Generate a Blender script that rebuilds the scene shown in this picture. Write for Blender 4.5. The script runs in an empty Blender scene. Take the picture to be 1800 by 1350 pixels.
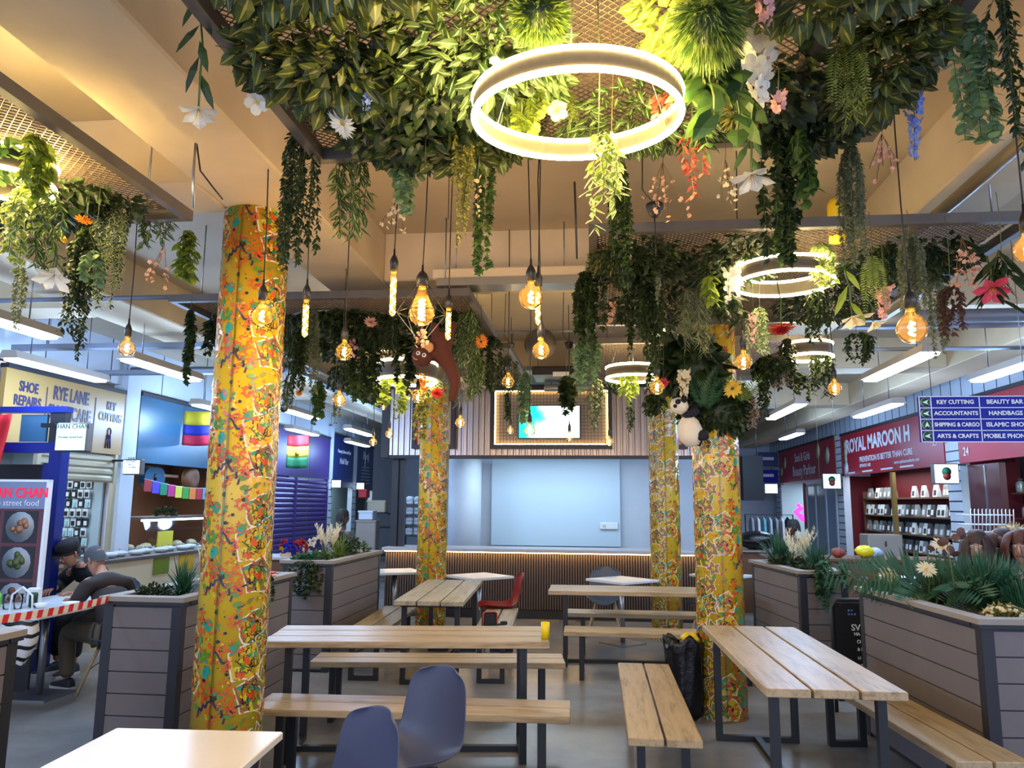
import bpy, math, random
from mathutils import Vector, Matrix
S = bpy.context.scene
C = S.collection
PI = math.pi
R = math.radians
rnd = random.Random(7)

# ---------------- camera (1800x1350 frame) ----------------
F = 1350.0
CAM = Vector((0, 0, 1.65))
pitch, roll = R(8.79), R(0.49)
yaw = math.atan(150.0 / (F * math.cos(pitch) + 209 * math.sin(pitch)))
fw = Vector((-math.sin(yaw) * math.cos(pitch), math.cos(yaw) * math.cos(pitch), math.sin(pitch)))
r0 = Vector((math.cos(yaw), math.sin(yaw), 0))
u0 = r0.cross(fw)
rt = r0 * math.cos(roll) + u0 * math.sin(roll)
up = -r0 * math.sin(roll) + u0 * math.cos(roll)
cd = bpy.data.cameras.new('camera'); cd.sensor_width = 36; cd.lens = 27.0; cd.clip_end = 200; cd.clip_start = 0.05
co = bpy.data.objects.new('camera', cd); C.objects.link(co)
co.matrix_world = Matrix(((rt.x, up.x, -fw.x, CAM.x), (rt.y, up.y, -fw.y, CAM.y), (rt.z, up.z, -fw.z, CAM.z), (0, 0, 0, 1)))
S.camera = co

def at(x, y, Y):
    """where the line of sight through photo point x, y meets the room depth Y"""
    d = fw * F + rt * (x - 900) + up * (675 - y)
    return CAM + d * (Y / d.y)

def atz(x, y, z):
    d = fw * F + rt * (x - 900) + up * (675 - y)
    return CAM + d * ((z - CAM.z) / d.z)

# ---------------- exposure, world, large lights ----------------
S.view_settings.view_transform = 'Standard'; S.view_settings.look = 'None'
S.view_settings.gamma = 1; S.view_settings.use_curve_mapping = False
S.view_settings.exposure = 1.25
S.cycles.use_denoising = True
S.cycles.max_bounces = 6; S.cycles.diffuse_bounces = 3; S.cycles.glossy_bounces = 3
S.cycles.transmission_bounces = 3; S.cycles.transparent_max_bounces = 12
S.cycles.sample_clamp_indirect = 4.0
S.cycles.caustics_reflective = False; S.cycles.caustics_refractive = False
w = bpy.data.worlds.new('world'); S.world = w; w.use_nodes = True
w.node_tree.nodes['Background'].inputs[0].default_value = (0.50, 0.58, 0.80, 1)
w.node_tree.nodes['Background'].inputs[1].default_value = 1.25

def area(loc, sx, sy, power, col, rot=(0, 0, 0), name='lamp_light'):
    l = bpy.data.lights.new(name, 'AREA'); l.shape = 'RECTANGLE'; l.size = sx; l.size_y = sy
    l.energy = power; l.color = col
    o = bpy.data.objects.new(name, l); C.objects.link(o); o.location = loc; o.rotation_euler = rot
    return o

# ---------------- materials ----------------
def lin(c):
    return tuple(((v / 255.0) / 12.92 if v <= 10 else ((v / 255.0 + 0.055) / 1.055) ** 2.4) for v in c)

def mat(name, rgb, rough=0.6, metal=0.0, emit=0, bump=None, var=None, **kw):
    m = bpy.data.materials.new(name); m.use_nodes = True
    nt = m.node_tree; b = nt.nodes['Principled BSDF']
    col = (*lin(rgb), 1)
    b.inputs['Base Color'].default_value = col
    b.inputs['Roughness'].default_value = rough
    b.inputs['Metallic'].default_value = metal
    if emit:
        b.inputs['Emission Color'].default_value = (*lin(kw.get('ecol', rgb)), 1)
        b.inputs['Emission Strength'].default_value = emit
    if var or bump:
        tc = nt.nodes.new('ShaderNodeTexCoord'); mp = nt.nodes.new('ShaderNodeMapping')
        mp.inputs['Scale'].default_value = kw.get('scale', (1, 1, 1))
        nt.links.new(tc.outputs[kw.get('coord', 'Object')], mp.inputs[0])
        n = nt.nodes.new('ShaderNodeTexNoise'); n.inputs['Scale'].default_value = kw.get('ns', 4); n.inputs['Detail'].default_value = 6
        n.inputs['Roughness'].default_value = 0.6
        nt.links.new(mp.outputs[0], n.inputs[0])
        if var:
            cr = nt.nodes.new('ShaderNodeValToRGB')
            cr.color_ramp.elements[0].position = 0.3; cr.color_ramp.elements[1].position = 0.7
            cr.color_ramp.elements[0].color = (*lin(var), 1); cr.color_ramp.elements[1].color = col
            nt.links.new(n.outputs[0], cr.inputs[0]); nt.links.new(cr.outputs[0], b.inputs['Base Color'])
        if bump:
            bp = nt.nodes.new('ShaderNodeBump'); bp.inputs['Strength'].default_value = bump; bp.inputs['Distance'].default_value = kw.get('bd', 0.01)
            nt.links.new(n.outputs[0], bp.inputs['Height']); nt.links.new(bp.outputs[0], b.inputs['Normal'])
    return m

def leafmat(name, a, b_, trans=0.3, rough=0.5):
    m = bpy.data.materials.new(name); m.use_nodes = True; nt = m.node_tree
    b = nt.nodes['Principled BSDF']; out = nt.nodes['Material Output']
    g = nt.nodes.new('ShaderNodeNewGeometry'); mx = nt.nodes.new('ShaderNodeMix'); mx.data_type = 'RGBA'
    nt.links.new(g.outputs['Random Per Island'], mx.inputs[0])
    mx.inputs[6].default_value = (*lin(a), 1); mx.inputs[7].default_value = (*lin(b_), 1)
    nt.links.new(mx.outputs[2], b.inputs['Base Color']); b.inputs['Roughness'].default_value = rough
    t = nt.nodes.new('ShaderNodeBsdfTranslucent'); nt.links.new(mx.outputs[2], t.inputs[0])
    ms = nt.nodes.new('ShaderNodeMixShader'); ms.inputs[0].default_value = trans
    nt.links.new(b.outputs[0], ms.inputs[1]); nt.links.new(t.outputs[0], ms.inputs[2]); nt.links.new(ms.outputs[0], out.inputs[0])
    return m

def glassmat(name, tint, fres=0.3, amber=0.0):
    m = bpy.data.materials.new(name); m.use_nodes = True; nt = m.node_tree
    for n in list(nt.nodes): nt.nodes.remove(n)
    out = nt.nodes.new('ShaderNodeOutputMaterial'); a = nt.nodes.new('ShaderNodeBsdfTransparent'); g = nt.nodes.new('ShaderNodeBsdfGlossy')
    a.inputs[0].default_value = (*tint, 1); g.inputs['Roughness'].default_value = 0.04
    lw = nt.nodes.new('ShaderNodeLayerWeight'); lw.inputs[0].default_value = fres
    ms = nt.nodes.new('ShaderNodeMixShader'); src = a.outputs[0]
    if amber:
        t = nt.nodes.new('ShaderNodeBsdfTranslucent'); t.inputs[0].default_value = (1, .62, .22, 1); m2 = nt.nodes.new('ShaderNodeMixShader'); m2.inputs[0].default_value = amber
        nt.links.new(src, m2.inputs[1]); nt.links.new(t.outputs[0], m2.inputs[2]); src = m2.outputs[0]
    nt.links.new(lw.outputs['Fresnel'], ms.inputs[0]); nt.links.new(src, ms.inputs[1]); nt.links.new(g.outputs[0], ms.inputs[2])
    nt.links.new(ms.outputs[0], out.inputs[0])
    return m

def woodmat(name, a, b_, axis=1):
    m = bpy.data.materials.new(name); m.use_nodes = True; nt = m.node_tree; b = nt.nodes['Principled BSDF']
    tc = nt.nodes.new('ShaderNodeTexCoord'); mp = nt.nodes.new('ShaderNodeMapping')
    sc = [9, 9, 9]; sc[axis] = 0.9; mp.inputs['Scale'].default_value = sc
    oi = nt.nodes.new('ShaderNodeObjectInfo'); ad = nt.nodes.new('ShaderNodeVectorMath'); ad.operation = 'ADD'
    mu = nt.nodes.new('ShaderNodeMath'); mu.operation = 'MULTIPLY'; mu.inputs[1].default_value = 40
    nt.links.new(oi.outputs['Random'], mu.inputs[0])
    nt.links.new(tc.outputs['Object'], mp.inputs[0]); nt.links.new(mp.outputs[0], ad.inputs[0]); nt.links.new(mu.outputs[0], ad.inputs[1])
    n = nt.nodes.new('ShaderNodeTexNoise'); n.inputs['Scale'].default_value = 1.3; n.inputs['Detail'].default_value = 8; n.inputs['Distortion'].default_value = 1.4
    n2 = nt.nodes.new('ShaderNodeTexNoise'); n2.inputs['Scale'].default_value = 9; n2.inputs['Detail'].default_value = 5
    nt.links.new(ad.outputs[0], n.inputs[0]); nt.links.new(ad.outputs[0], n2.inputs[0])
    cr = nt.nodes.new('ShaderNodeValToRGB'); e = cr.color_ramp.elements
    e[0].position = 0.32; e[1].position = 0.68; e[0].color = (*lin(b_), 1); e[1].color = (*lin(a), 1)
    x = e.new(0.5); x.color = (*[(p * .7 + q * .3) for p, q in zip(lin(a), lin(b_))], 1)
    x = e.new(0.27); x.color = (*[p * .45 for p in lin(b_)], 1)
    mx = nt.nodes.new('ShaderNodeMix'); mx.data_type = 'FLOAT'; mx.inputs[0].default_value = 0.4
    nt.links.new(n.outputs[0], mx.inputs[2]); nt.links.new(n2.outputs[0], mx.inputs[3])
    nt.links.new(mx.outputs[0], cr.inputs[0]); nt.links.new(cr.outputs[0], b.inputs['Base Color'])
    b.inputs['Roughness'].default_value = 0.42
    return m

M = {}
M['dark'] = mat('dark_metal', (24, 26, 32), 0.45)
M['black'] = mat('black_rubber', (12, 12, 14), 0.5)
M['frame'] = mat('grey_steel', (92, 86, 82), 0.5, var=(76, 70, 68), ns=6)
M['mesh'] = mat('mesh_steel', (120, 104, 88), 0.5, 0.3)
M['conc'] = mat('painted_concrete', (222, 200, 164), 0.75, bump=0.25, var=(208, 186, 150), ns=2.2)
M['slabm'] = mat('painted_slab', (196, 178, 152), 0.8, bump=0.2, var=(184, 166, 140), ns=1.6)
M['white'] = mat('white_paint', (225, 228, 232), 0.55)
M['wallw'] = mat('white_wall', (196, 204, 214), 0.6, var=(184, 194, 206), ns=1.5)
M['cool'] = mat('pale_blue_board', (186, 208, 222), 0.35)
M['wood'] = woodmat('timber_boards', (184, 162, 128), (126, 102, 72), 1)
M['woodx'] = woodmat('timber_boards_across', (184, 162, 128), (126, 102, 72), 0)
M['woodold'] = woodmat('weathered_boards', (178, 166, 138), (120, 108, 86), 1)
M['legwood'] = mat('beech_leg', (190, 160, 118), 0.5)
M['planter'] = mat('composite_slat', (112, 104, 104), 0.6, var=(104, 96, 97), ns=3)
M['cap'] = mat('planter_rim', (142, 132, 122), 0.6)
M['soil'] = mat('soil', (46, 34, 26), 0.9)
M['post'] = mat('planter_post', (34, 34, 42), 0.5)
M['cord'] = mat('cord', (36, 28, 24), 0.6)
M['tray'] = mat('cable_tray', (120, 126, 140), 0.5, 0.3)
M['pipe'] = mat('galvanised_pipe', (150, 140, 120), 0.4, 0.5)
M['duct'] = mat('flexible_duct', (170, 168, 160), 0.3, 0.8)
M['shell'] = mat('slate_blue_plastic', (70, 76, 104), 0.42)
M['shellr'] = mat('red_plastic', (140, 34, 34), 0.4)
M['shellg'] = mat('grey_plastic', (84, 92, 106), 0.5)
M['ttop'] = mat('marble_top', (228, 216, 200), 0.3, var=(220, 208, 192), ns=2.5)
M['ttopw'] = mat('white_top', (206, 212, 220), 0.3)
M['steel'] = mat('steel_tube', (150, 152, 158), 0.3, 0.8)
M['stem'] = leafmat('stem_green', (70, 84, 44), (92, 100, 58), 0.1)
M['twig'] = leafmat('twig', (84, 60, 40), (104, 74, 52), 0.0)
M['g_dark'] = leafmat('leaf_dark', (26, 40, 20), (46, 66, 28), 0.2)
M['g_mat'] = leafmat('leaf_mat_green', (30, 44, 18), (74, 90, 38), 0.25)  # mat greens darkened to stand in for shade under the canopies
M['g_mid'] = leafmat('leaf_mid', (46, 74, 34), (84, 110, 50), 0.32)
M['g_lime'] = leafmat('leaf_lime', (104, 128, 40), (150, 164, 66), 0.38)
M['g_pale'] = leafmat('leaf_pale_stripe', (186, 196, 140), (206, 212, 160), 0.4)
M['g_euc'] = leafmat('leaf_eucalyptus', (98, 132, 96), (136, 160, 116), 0.35)
M['g_grey'] = leafmat('leaf_grey_green', (96, 108, 84), (140, 144, 112), 0.3)
M['g_olive'] = leafmat('leaf_olive', (110, 112, 50), (160, 150, 74), 0.35)
M['g_fern'] = leafmat('leaf_fern', (104, 126, 52), (152, 166, 84), 0.38)
M['g_palm'] = leafmat('leaf_palm', (30, 72, 52), (58, 104, 70), 0.25)
M['g_brown'] = leafmat('leaf_brown', (74, 48, 46), (98, 66, 60), 0.2)
M['p_white'] = leafmat('petal_white', (232, 228, 214), (246, 242, 232), 0.35)
M['p_cream'] = leafmat('petal_cream', (230, 214, 178), (240, 228, 200), 0.35)
M['p_pink'] = leafmat('petal_pink', (214, 150, 150), (232, 186, 178), 0.35)
M['p_coral'] = leafmat('petal_coral', (220, 158, 128), (236, 196, 166), 0.3)
M['p_blue'] = leafmat('petal_blue', (92, 116, 204), (136, 158, 224), 0.35)
M['p_red'] = leafmat('petal_red', (170, 30, 32), (196, 48, 44), 0.25)
M['p_mag'] = leafmat('petal_magenta', (200, 52, 84), (222, 86, 110), 0.3)
M['p_redleaf'] = leafmat('red_leaf', (150, 62, 50), (188, 100, 80), 0.35)
M['p_yellow'] = leafmat('petal_yellow', (226, 182, 36), (240, 204, 70), 0.35)
M['p_orange'] = leafmat('petal_orange', (236, 130, 20), (244, 156, 44), 0.3)
M['p_dark'] = leafmat('flower_disc', (46, 26, 22), (66, 36, 26), 0)
M['ringe'] = mat('ring_light_tube', (255, 246, 205), 0.4, emit=72, ecol=(255, 220, 140))
M['ringf'] = mat('far_ring_tube', (255, 246, 205), 0.4, emit=26, ecol=(255, 230, 168))
M['ringb'] = mat('ring_channel', (70, 62, 52), 0.6)
M['ringo'] = mat('unlit_tube', (190, 196, 200), 0.4)
M['fil'] = mat('filament', (255, 220, 140), 0.4, emit=45, ecol=(255, 205, 120))
M['gold'] = mat('brass_cap', (190, 150, 70), 0.3, 0.8)
M['amber'] = glassmat('amber_glass', (1.0, 0.90, 0.68), 0.16, .06)
M['clear'] = glassmat('clear_glass', (0.93, 0.96, 0.98), 0.3)
M['fluo'] = mat('fluorescent_tube', (235, 248, 255), 0.4, emit=7, ecol=(215, 240, 255))
M['batten'] = mat('batten_body', (170, 160, 150), 0.5)

# ---------------- mesh building ----------------
class MB:
    def __init__(s):
        s.v = []; s.f = []; s.m = []; s.sm = []
    def add(s, vs, fs, mi=0, T=None, smooth=False):
        b = len(s.v)
        if T is not None: vs = [T @ Vector(p) for p in vs]
        s.v.extend([tuple(p) for p in vs])
        s.f.extend([tuple(i + b for i in f) for f in fs])
        s.m.extend([mi] * len(fs)); s.sm.extend([smooth] * len(fs))
        return s
    def box(s, x0, x1, y0, y1, z0, z1, mi=0, T=None, bev=0.0):
        if bev:
            b = bev; pts = []
            for z, i in ((z0, b), (z0 + b, 0), (z1 - b, 0), (z1, b)):
                k = b if i == 0 else b * 2
                pts += [(x0 + k, y0 + i, z), (x1 - k, y0 + i, z), (x1 - i, y0 + k, z), (x1 - i, y1 - k, z), (x1 - k, y1 - i, z), (x0 + k, y1 - i, z), (x0 + i, y1 - k, z), (x0 + i, y0 + k, z)]
            fs = [tuple(range(7, -1, -1)), tuple(range(24, 32))]
            for r in range(3):
                for j in range(8):
                    fs.append((r * 8 + j, r * 8 + (j + 1) % 8, r * 8 + 8 + (j + 1) % 8, r * 8 + 8 + j))
            return s.add(pts, fs, mi, T)
        return s.add([(x0, y0, z0), (x1, y0, z0), (x1, y1, z0), (x0, y1, z0), (x0, y0, z1), (x1, y0, z1), (x1, y1, z1), (x0, y1, z1)],
                     [(0, 3, 2, 1), (4, 5, 6, 7), (0, 1, 5, 4), (1, 2, 6, 5), (2, 3, 7, 6), (3, 0, 4, 7)], mi, T)
    def tube(s, pts, r, n=6, mi=0, closed=False, T=None, smooth=True):
        pts = [Vector(p) for p in pts]; N = len(pts); vs = []; fs = []
        rr = r if isinstance(r, (list, tuple)) else [r] * N
        prev = None
        for i, p in enumerate(pts):
            if closed: d = pts[(i + 1) % N] - pts[i - 1]
            else: d = pts[min(i + 1, N - 1)] - pts[max(i - 1, 0)]
            if d.length < 1e-9: d = Vector((0, 0, 1))
            d.normalize()
            if prev is None:
                a = Vector((0, 0, 1)) if abs(d.z) < 0.9 else Vector((1, 0, 0)); prev = a
            sd = d.cross(prev)
            if sd.length < 1e-5: sd = d.cross(Vector((0.3, 1, 0.2)))
            sd.normalize(); nn = sd.cross(d).normalized(); prev = nn
            for k in range(n):
                a = 2 * PI * k / n
                vs.append(p + (sd * math.cos(a) + nn * math.sin(a)) * rr[i])
        for i in range(N if closed else N - 1):
            j = (i + 1) % N
            for k in range(n):
                fs.append((i * n + k, i * n + (k + 1) % n, j * n + (k + 1) % n, j * n + k))
        if not closed:
            fs.append(tuple(range(n - 1, -1, -1))); fs.append(tuple((N - 1) * n + k for k in range(n)))
        return s.add(vs, fs, mi, T, smooth)
    def lathe(s, prof, n=16, mi=0, T=None, smooth=True, cap=True):
        vs = []; fs = []
        for (r_, z) in prof:
            for k in range(n):
                a = 2 * PI * k / n; vs.append((r_ * math.cos(a), r_ * math.sin(a), z))
        for i in range(len(prof) - 1):
            for k in range(n):
                fs.append((i * n + k, i * n + (k + 1) % n, (i + 1) * n + (k + 1) % n, (i + 1) * n + k))
        if cap:
            if prof[0][0] > 1e-5: fs.append(tuple(range(n - 1, -1, -1)))
            if prof[-1][0] > 1e-5: fs.append(tuple((len(prof) - 1) * n + k for k in range(n)))
        return s.add(vs, fs, mi, T, smooth)
    def build(s, name, mats, parent=None, loc=None, solid=None):
        me = bpy.data.meshes.new(name); me.from_pydata(s.v, [], s.f)
        if not isinstance(mats, (list, tuple)): mats = [mats]
        for m_ in mats: me.materials.append(M[m_] if isinstance(m_, str) else m_)
        me.polygons.foreach_set('material_index', s.m); me.polygons.foreach_set('use_smooth', s.sm); me.update()
        o = bpy.data.objects.new(name, me); C.objects.link(o)
        if parent: o.parent = parent
        if loc is not None: o.location = loc
        if solid:
            md = o.modifiers.new('thickness', 'SOLIDIFY'); md.thickness = solid; md.offset = 0
        return o

def TR(loc=(0, 0, 0), rz=0, rx=0, ry=0, sc=1):
    return Matrix.Translation(loc) @ Matrix.Rotation(rz, 4, 'Z') @ Matrix.Rotation(ry, 4, 'Y') @ Matrix.Rotation(rx, 4, 'X') @ Matrix.Scale(sc, 4)

def tag(o, label, cat=None, group=None, kind=None):
    if label: o['label'] = label
    if cat: o['category'] = cat
    if group: o['group'] = group
    if kind: o['kind'] = kind
    return o
def empty(name, loc, rz=0, label=None, cat=None, group=None):
    o = bpy.data.objects.new(name, None); C.objects.link(o); o.location = loc; o.rotation_euler = (0, 0, rz)
    o.empty_display_size = 0.05
    return tag(o, label, cat, group)
def struct(name, mb, mats):
    o = mb.build(name, mats); o['kind'] = 'structure'; return o
KIDS = {}
def dup(root, loc, rz=0, label=None, group=None):
    r = root.copy(); C.objects.link(r); r.location = loc; r.rotation_euler = (0, 0, rz)
    if label: r['label'] = label
    if group: r['group'] = group
    def rec(src, dst):
        for ch in list(src.children):
            c = ch.copy(); C.objects.link(c); c.parent = dst; rec(ch, c)
    rec(root, r)
    return r
def text(body, size, loc, rot, m, parent, name='lettering', align='CENTER', ext=0.002, sx=1.0, font_off=0.0, valign='CENTER'):
    c = bpy.data.curves.new(name, 'FONT'); c.body = body; c.size = size; c.extrude = ext; c.align_x = align; c.align_y = valign
    c.offset = font_off; c.resolution_u = 3
    c.materials.append(M[m] if isinstance(m, str) else m)
    tmp = bpy.data.objects.new(name, c); C.objects.link(tmp); me = bpy.data.meshes.new_from_object(tmp)
    C.objects.unlink(tmp); bpy.data.objects.remove(tmp)
    o = bpy.data.objects.new(name, me); C.objects.link(o); o.location = loc; o.rotation_euler = rot; o.scale = (sx, 1, 1)
    o.parent = parent
    return o
# ================= the room =================
M['floor'] = mat('polished_concrete', (140, 137, 133), 0.25, var=(112, 111, 112), ns=1.6, bump=0.03)
struct('floor', MB().box(-9, 8.5, -2, 26, -0.1, 0), ['floor'])
SL, BM = 3.72, 3.34
struct('ceiling', MB().box(-9, 8.5, -2, 26, SL, SL + 0.15), ['slabm'])
n = 0
def trim(x0, x1, y0, y1, z0, z1, m='conc', b=0.012):
    global n
    n += 1
    struct('trim_%d' % n, MB().box(x0, x1, y0, y1, z0, z1, bev=b), [m])
trim(-2.14, -1.63, -2, 26, BM, SL + .01)
trim(1.86, 2.32, -2, 26, BM, SL + .01)
trim(-4.65, -4.05, -2, 26, BM, SL + .01)
trim(4.3, 4.8, -2, 26, BM, SL + .01)
trim(-1.63, 1.86, 5.62, 6.06, BM, SL + .01)
trim(-1.63, 1.86, 9.7, 10.1, BM, SL + .01)
for yy in (3.7, 9.4, 13.5): trim(-4.05, -2.14, yy, yy + 0.45, BM, SL + .01)
for yy in (6.7, 9.8, 13.5): trim(2.32, 4.3, yy, yy + 0.45, BM, SL + .01)
for yy in (6.2, 12.0): trim(-9, -4.65, yy, yy + 0.4, BM, SL + .01)
LX, RX = -6.2, 5.2
struct('wall_left', MB().box(LX - 3.2, LX - 3.0, -2, 26, 0, SL), ['wallw'])
struct('wall_right', MB().box(RX + 3.0, RX + 3.2, -2, 26, 0, SL), ['wallw'])
struct('wall_back', MB().box(-9, 8.5, 24, 24.2, 0, SL), ['wallw'])

# wall strips above the shop signs (panelled)
def wall_panelled(name, x0, x1, y0, y1, z0, z1, pitch_, horizontal=False):
    b = MB().box(x0, x1, y0, y1, z0, z1)
    k = y0 + pitch_
    while k < y1:
        xx = x0 - 0.004 if x0 > 0 else x1 - 0.004
        b.box(xx, xx + 0.008, k, k + 0.012, z0, z1, 1); k += pitch_
    return struct(name, b, ['wallw', 'post'])
wall_panelled('trim_30', RX + 0.05, RX + 0.2, 5, 24, 3.12, SL, 0.33)
wall_panelled('trim_31', LX - 0.2, LX - 0.05, 2, 24, 3.15, SL, 1.2)

# ================= columns wrapped in a printed sheet =================
def col_patterns():
    P = []   # (polygon points in metres (u,v), material)
    r = random.Random(3)
    def blob(cx, cy, rad, n_, jag, m_, st=1.0, rot=0):
        pts = []
        for i in range(n_):
            a = 2 * PI * i / n_; q = rad * (1 + jag * r.uniform(-1, 1))
            x, y = q * math.cos(a), q * st * math.sin(a)
            pts.append((cx + x * math.cos(rot) - y * math.sin(rot), cy + x * math.sin(rot) + y * math.cos(rot)))
        P.append((pts, m_))
    def stroke(path, w_, m_):
        for (a, b) in zip(path, path[1:]):
            dx, dy = b[0] - a[0], b[1] - a[1]; L = math.hypot(dx, dy) or 1; nx, ny = -dy / L * w_ / 2, dx / L * w_ / 2
            P.append(([(a[0] + nx, a[1] + ny), (a[0] - nx, a[1] - ny), (b[0] - nx + dx * .08, b[1] - ny + dy * .08), (b[0] + nx + dx * .08, b[1] + ny + dy * .08)], m_))
    def splat(cx, cy, s_, m_):
        for k in range(3):
            a = r.uniform(0, 6.28)
            stroke([(cx, cy), (cx + s_ * math.cos(a), cy + s_ * math.sin(a)), (cx + s_ * 1.3 * math.cos(a + .5), cy + s_ * 1.3 * math.sin(a + .5))], s_ * .38, m_)
    W, H = 0.60, 0.62
    for k in range(170): blob(r.uniform(0, W), r.uniform(0, H), r.uniform(.005, .013), 6, .4, r.choice([6, 6, 7, 9, 3, 6]), r.uniform(.5, 1), r.uniform(0, 3))
    # creature clusters: brown ground, white ragged outline, yellow-green knots with black lines
    for (cx, cy, s_, heart) in ((.44, .50, .085, 6), (.41, .33, .095, 6), (.45, .15, .09, 7), (.05, .42, .075, 7), (.06, .24, .08, 6), (.52, .42, .06, 6)):
        n_ = 14; ring = []
        for i in range(n_):
            a = 2 * PI * i / n_; q = s_ * (1.0 + (.18 if i % 3 == 0 else -.04) + r.uniform(-.08, .08))
            ring.append((cx + q * math.cos(a), cy + q * .95 * math.sin(a)))
        P.append(([(cx + (x - cx) * 1.10, cy + (y - cy) * 1.10) for x, y in ring], 1))
        P.append((ring, 8 if cx > .43 else 0))
        for k in range(15):
            a = r.uniform(0, 6.28); q = r.uniform(.25, .85) * s_
            blob(cx + q * math.cos(a), cy + q * math.sin(a), s_ * .19, 7, .25, r.choice([0, 3, 4, 6, 9, 9]), .7, a)
        for k in range(20):
            a = r.uniform(0, 6.28); q = r.uniform(.2, .85) * s_; x, y = cx + q * math.cos(a), cy + q * math.sin(a); b = a + r.uniform(.6, 1.6)
            stroke([(x, y), (x + s_ * .25 * math.cos(b), y + s_ * .25 * math.sin(b)), (x + s_ * .38 * math.cos(b + .9), y + s_ * .38 * math.sin(b + .9))], .0045, 2)
        blob(cx, cy, s_ * .24, 8, .35, heart)
        blob(cx - s_ * .8, cy + s_ * .55, s_ * .22, 6, .3, 4, .5, .6)
    for (cx, cy, q) in ((.52, .38, .05), (.545, .21, .06), (.52, .56, .05), (.56, .06, .045)):
        pts = [(cx + q * (1.35 if i % 2 else .7) * math.cos(PI * i / 5), cy + q * (1.35 if i % 2 else .7) * math.sin(PI * i / 5)) for i in range(10)]
        P.append(([(cx + (x - cx) * 1.14, cy + (y - cy) * 1.14) for x, y in pts], 1)); P.append((pts, 8)); blob(cx, cy, q * .4, 6, .3, 9)
    for (cx, cy) in ((.185, .52), (.19, .28)): blob(cx, cy, .024, 12, .22, 4, 1.35)
    for (cx, cy) in ((.30, .07), (.15, .10)):
        stroke([(cx, cy - .045), (cx + .012, cy), (cx + .028, cy - .012), (cx + .034, cy + .02), (cx + .052, cy + .006), (cx + .06, cy + .034), (cx + .08, cy + .04)], .011, 5)
    for (cx, cy) in ((.26, .36), (.245, .13)):
        stroke([(cx, cy), (cx + .02, cy - .03), (cx + .045, cy - .025), (cx + .045, cy - .07)], .013, 5)
        for k in (-1, 0, 1, 2): stroke([(cx, cy), (cx - .012 + k * .012, cy + .034)], .006, 2)
    for (cx, cy) in ((.34, .61), (.10, .59)): stroke([(cx, cy), (cx + .012, cy + .016), (cx + .02, cy + .004), (cx + .036, cy + .018)], .006, 5)
    for k in range(105):
        x, y = r.uniform(.1, .36) if k % 3 else r.uniform(0, W), r.uniform(0, H); t = r.random()
        if t < .42: splat(x, y, r.uniform(.016, .026), 6)
        elif t < .62: blob(x, y, r.uniform(.009, .015), 8, .15, 3, 1.8, r.uniform(0, 3))
        elif t < .76: blob(x, y, r.uniform(.008, .014), 9, .4, 4)
        elif t < .88: splat(x, y, .015, 7)
        else: blob(x, y, .010, 5, .4, 2)
    for k in range(60): blob(r.uniform(.38, .62), r.uniform(0, H), r.uniform(.005, .011), 6, .4, r.choice([0, 9, 0, 3, 6, 4]), .7, r.uniform(0, 3))
    for k in range(70):
        blob(r.uniform(0, W), r.uniform(0, H), r.uniform(.0025, .005), 5, .3, r.choice([6, 6, 7, 2, 3, 9]))
    return P, W, H
PAT, PW, PH = col_patterns()
CM = [mat('print_yellow', (204, 176, 46), 0.22, var=(202, 160, 38), ns=3), mat('print_white', (226, 218, 200), 0.3), mat('print_black', (30, 20, 26), 0.3),
      mat('print_green', (82, 132, 40), 0.3), mat('print_teal', (28, 140, 124), 0.3), mat('print_purple', (52, 34, 74), 0.3), mat('print_orange_red', (206, 84, 24), 0.3),
      mat('print_dark_red', (170, 52, 28), 0.3), mat('print_brown', (134, 98, 58), 0.3), mat('print_lime', (196, 186, 40), 0.3)]
def column(X, Y, r_, label, z1=BM, phase=0.0):
    b = MB().lathe([(r_, 0), (r_, z1)], 48, 0)
    nrep = 2
    du = 2 * PI * r_ / nrep; dens = du / PW
    layer = 0
    z = -0.15
    while z < z1:
        for k in range(nrep):
            for i, (pts, m_) in enumerate(PAT):
                rr = r_ + 0.0011 + 0.000004 * i
                q = []
                for (u, v) in pts:
                    a = (k * du + u * dens) / r_ + phase; q.append((rr * math.cos(a), rr * math.sin(a), min(max(z + v, 0.001), z1 - 0.001)))
                c = [sum(t[j] for t in q) / len(q) for j in range(3)]
                if c[2] < 0.01 or c[2] > z1 - 0.01: continue
                l = math.hypot(c[0], c[1]); c[0] *= rr / l; c[1] *= rr / l
                if len(q) <= 4: b.add(q, [tuple(range(len(q)))], m_)
                else: b.add(q + [c], [(j, (j + 1) % len(q), len(q)) for j in range(len(q))], m_, smooth=True)
        z += PH
    o = b.build('column', CM, loc=(X, Y, 0))
    tag(o, label, 'column', 'print-wrapped round columns')
    s = MB().box(-0.004, 0.004, -r_ - 0.012, -r_ - 0.002, 0.02, z1 - .02)
    s.build('seam', 'clear', o)
    return o
column(-2.01, 4.22, 0.187, 'yellow print-wrapped column nearest the viewer, beside the tall grey planter', phase=-2.8)
column(.985, 6.53, 0.187, 'yellow print-wrapped column with a bush of leaves and a panda near its top', SL, phase=1.4)
column(-2.07, 9.75, 0.187, 'distant yellow print-wrapped column behind the weathered table, left of the counter', phase=0.4)
column(.86, 10.0, 0.187, 'distant yellow print-wrapped column behind the long table on the right, before the counter', phase=1.6)

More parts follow.
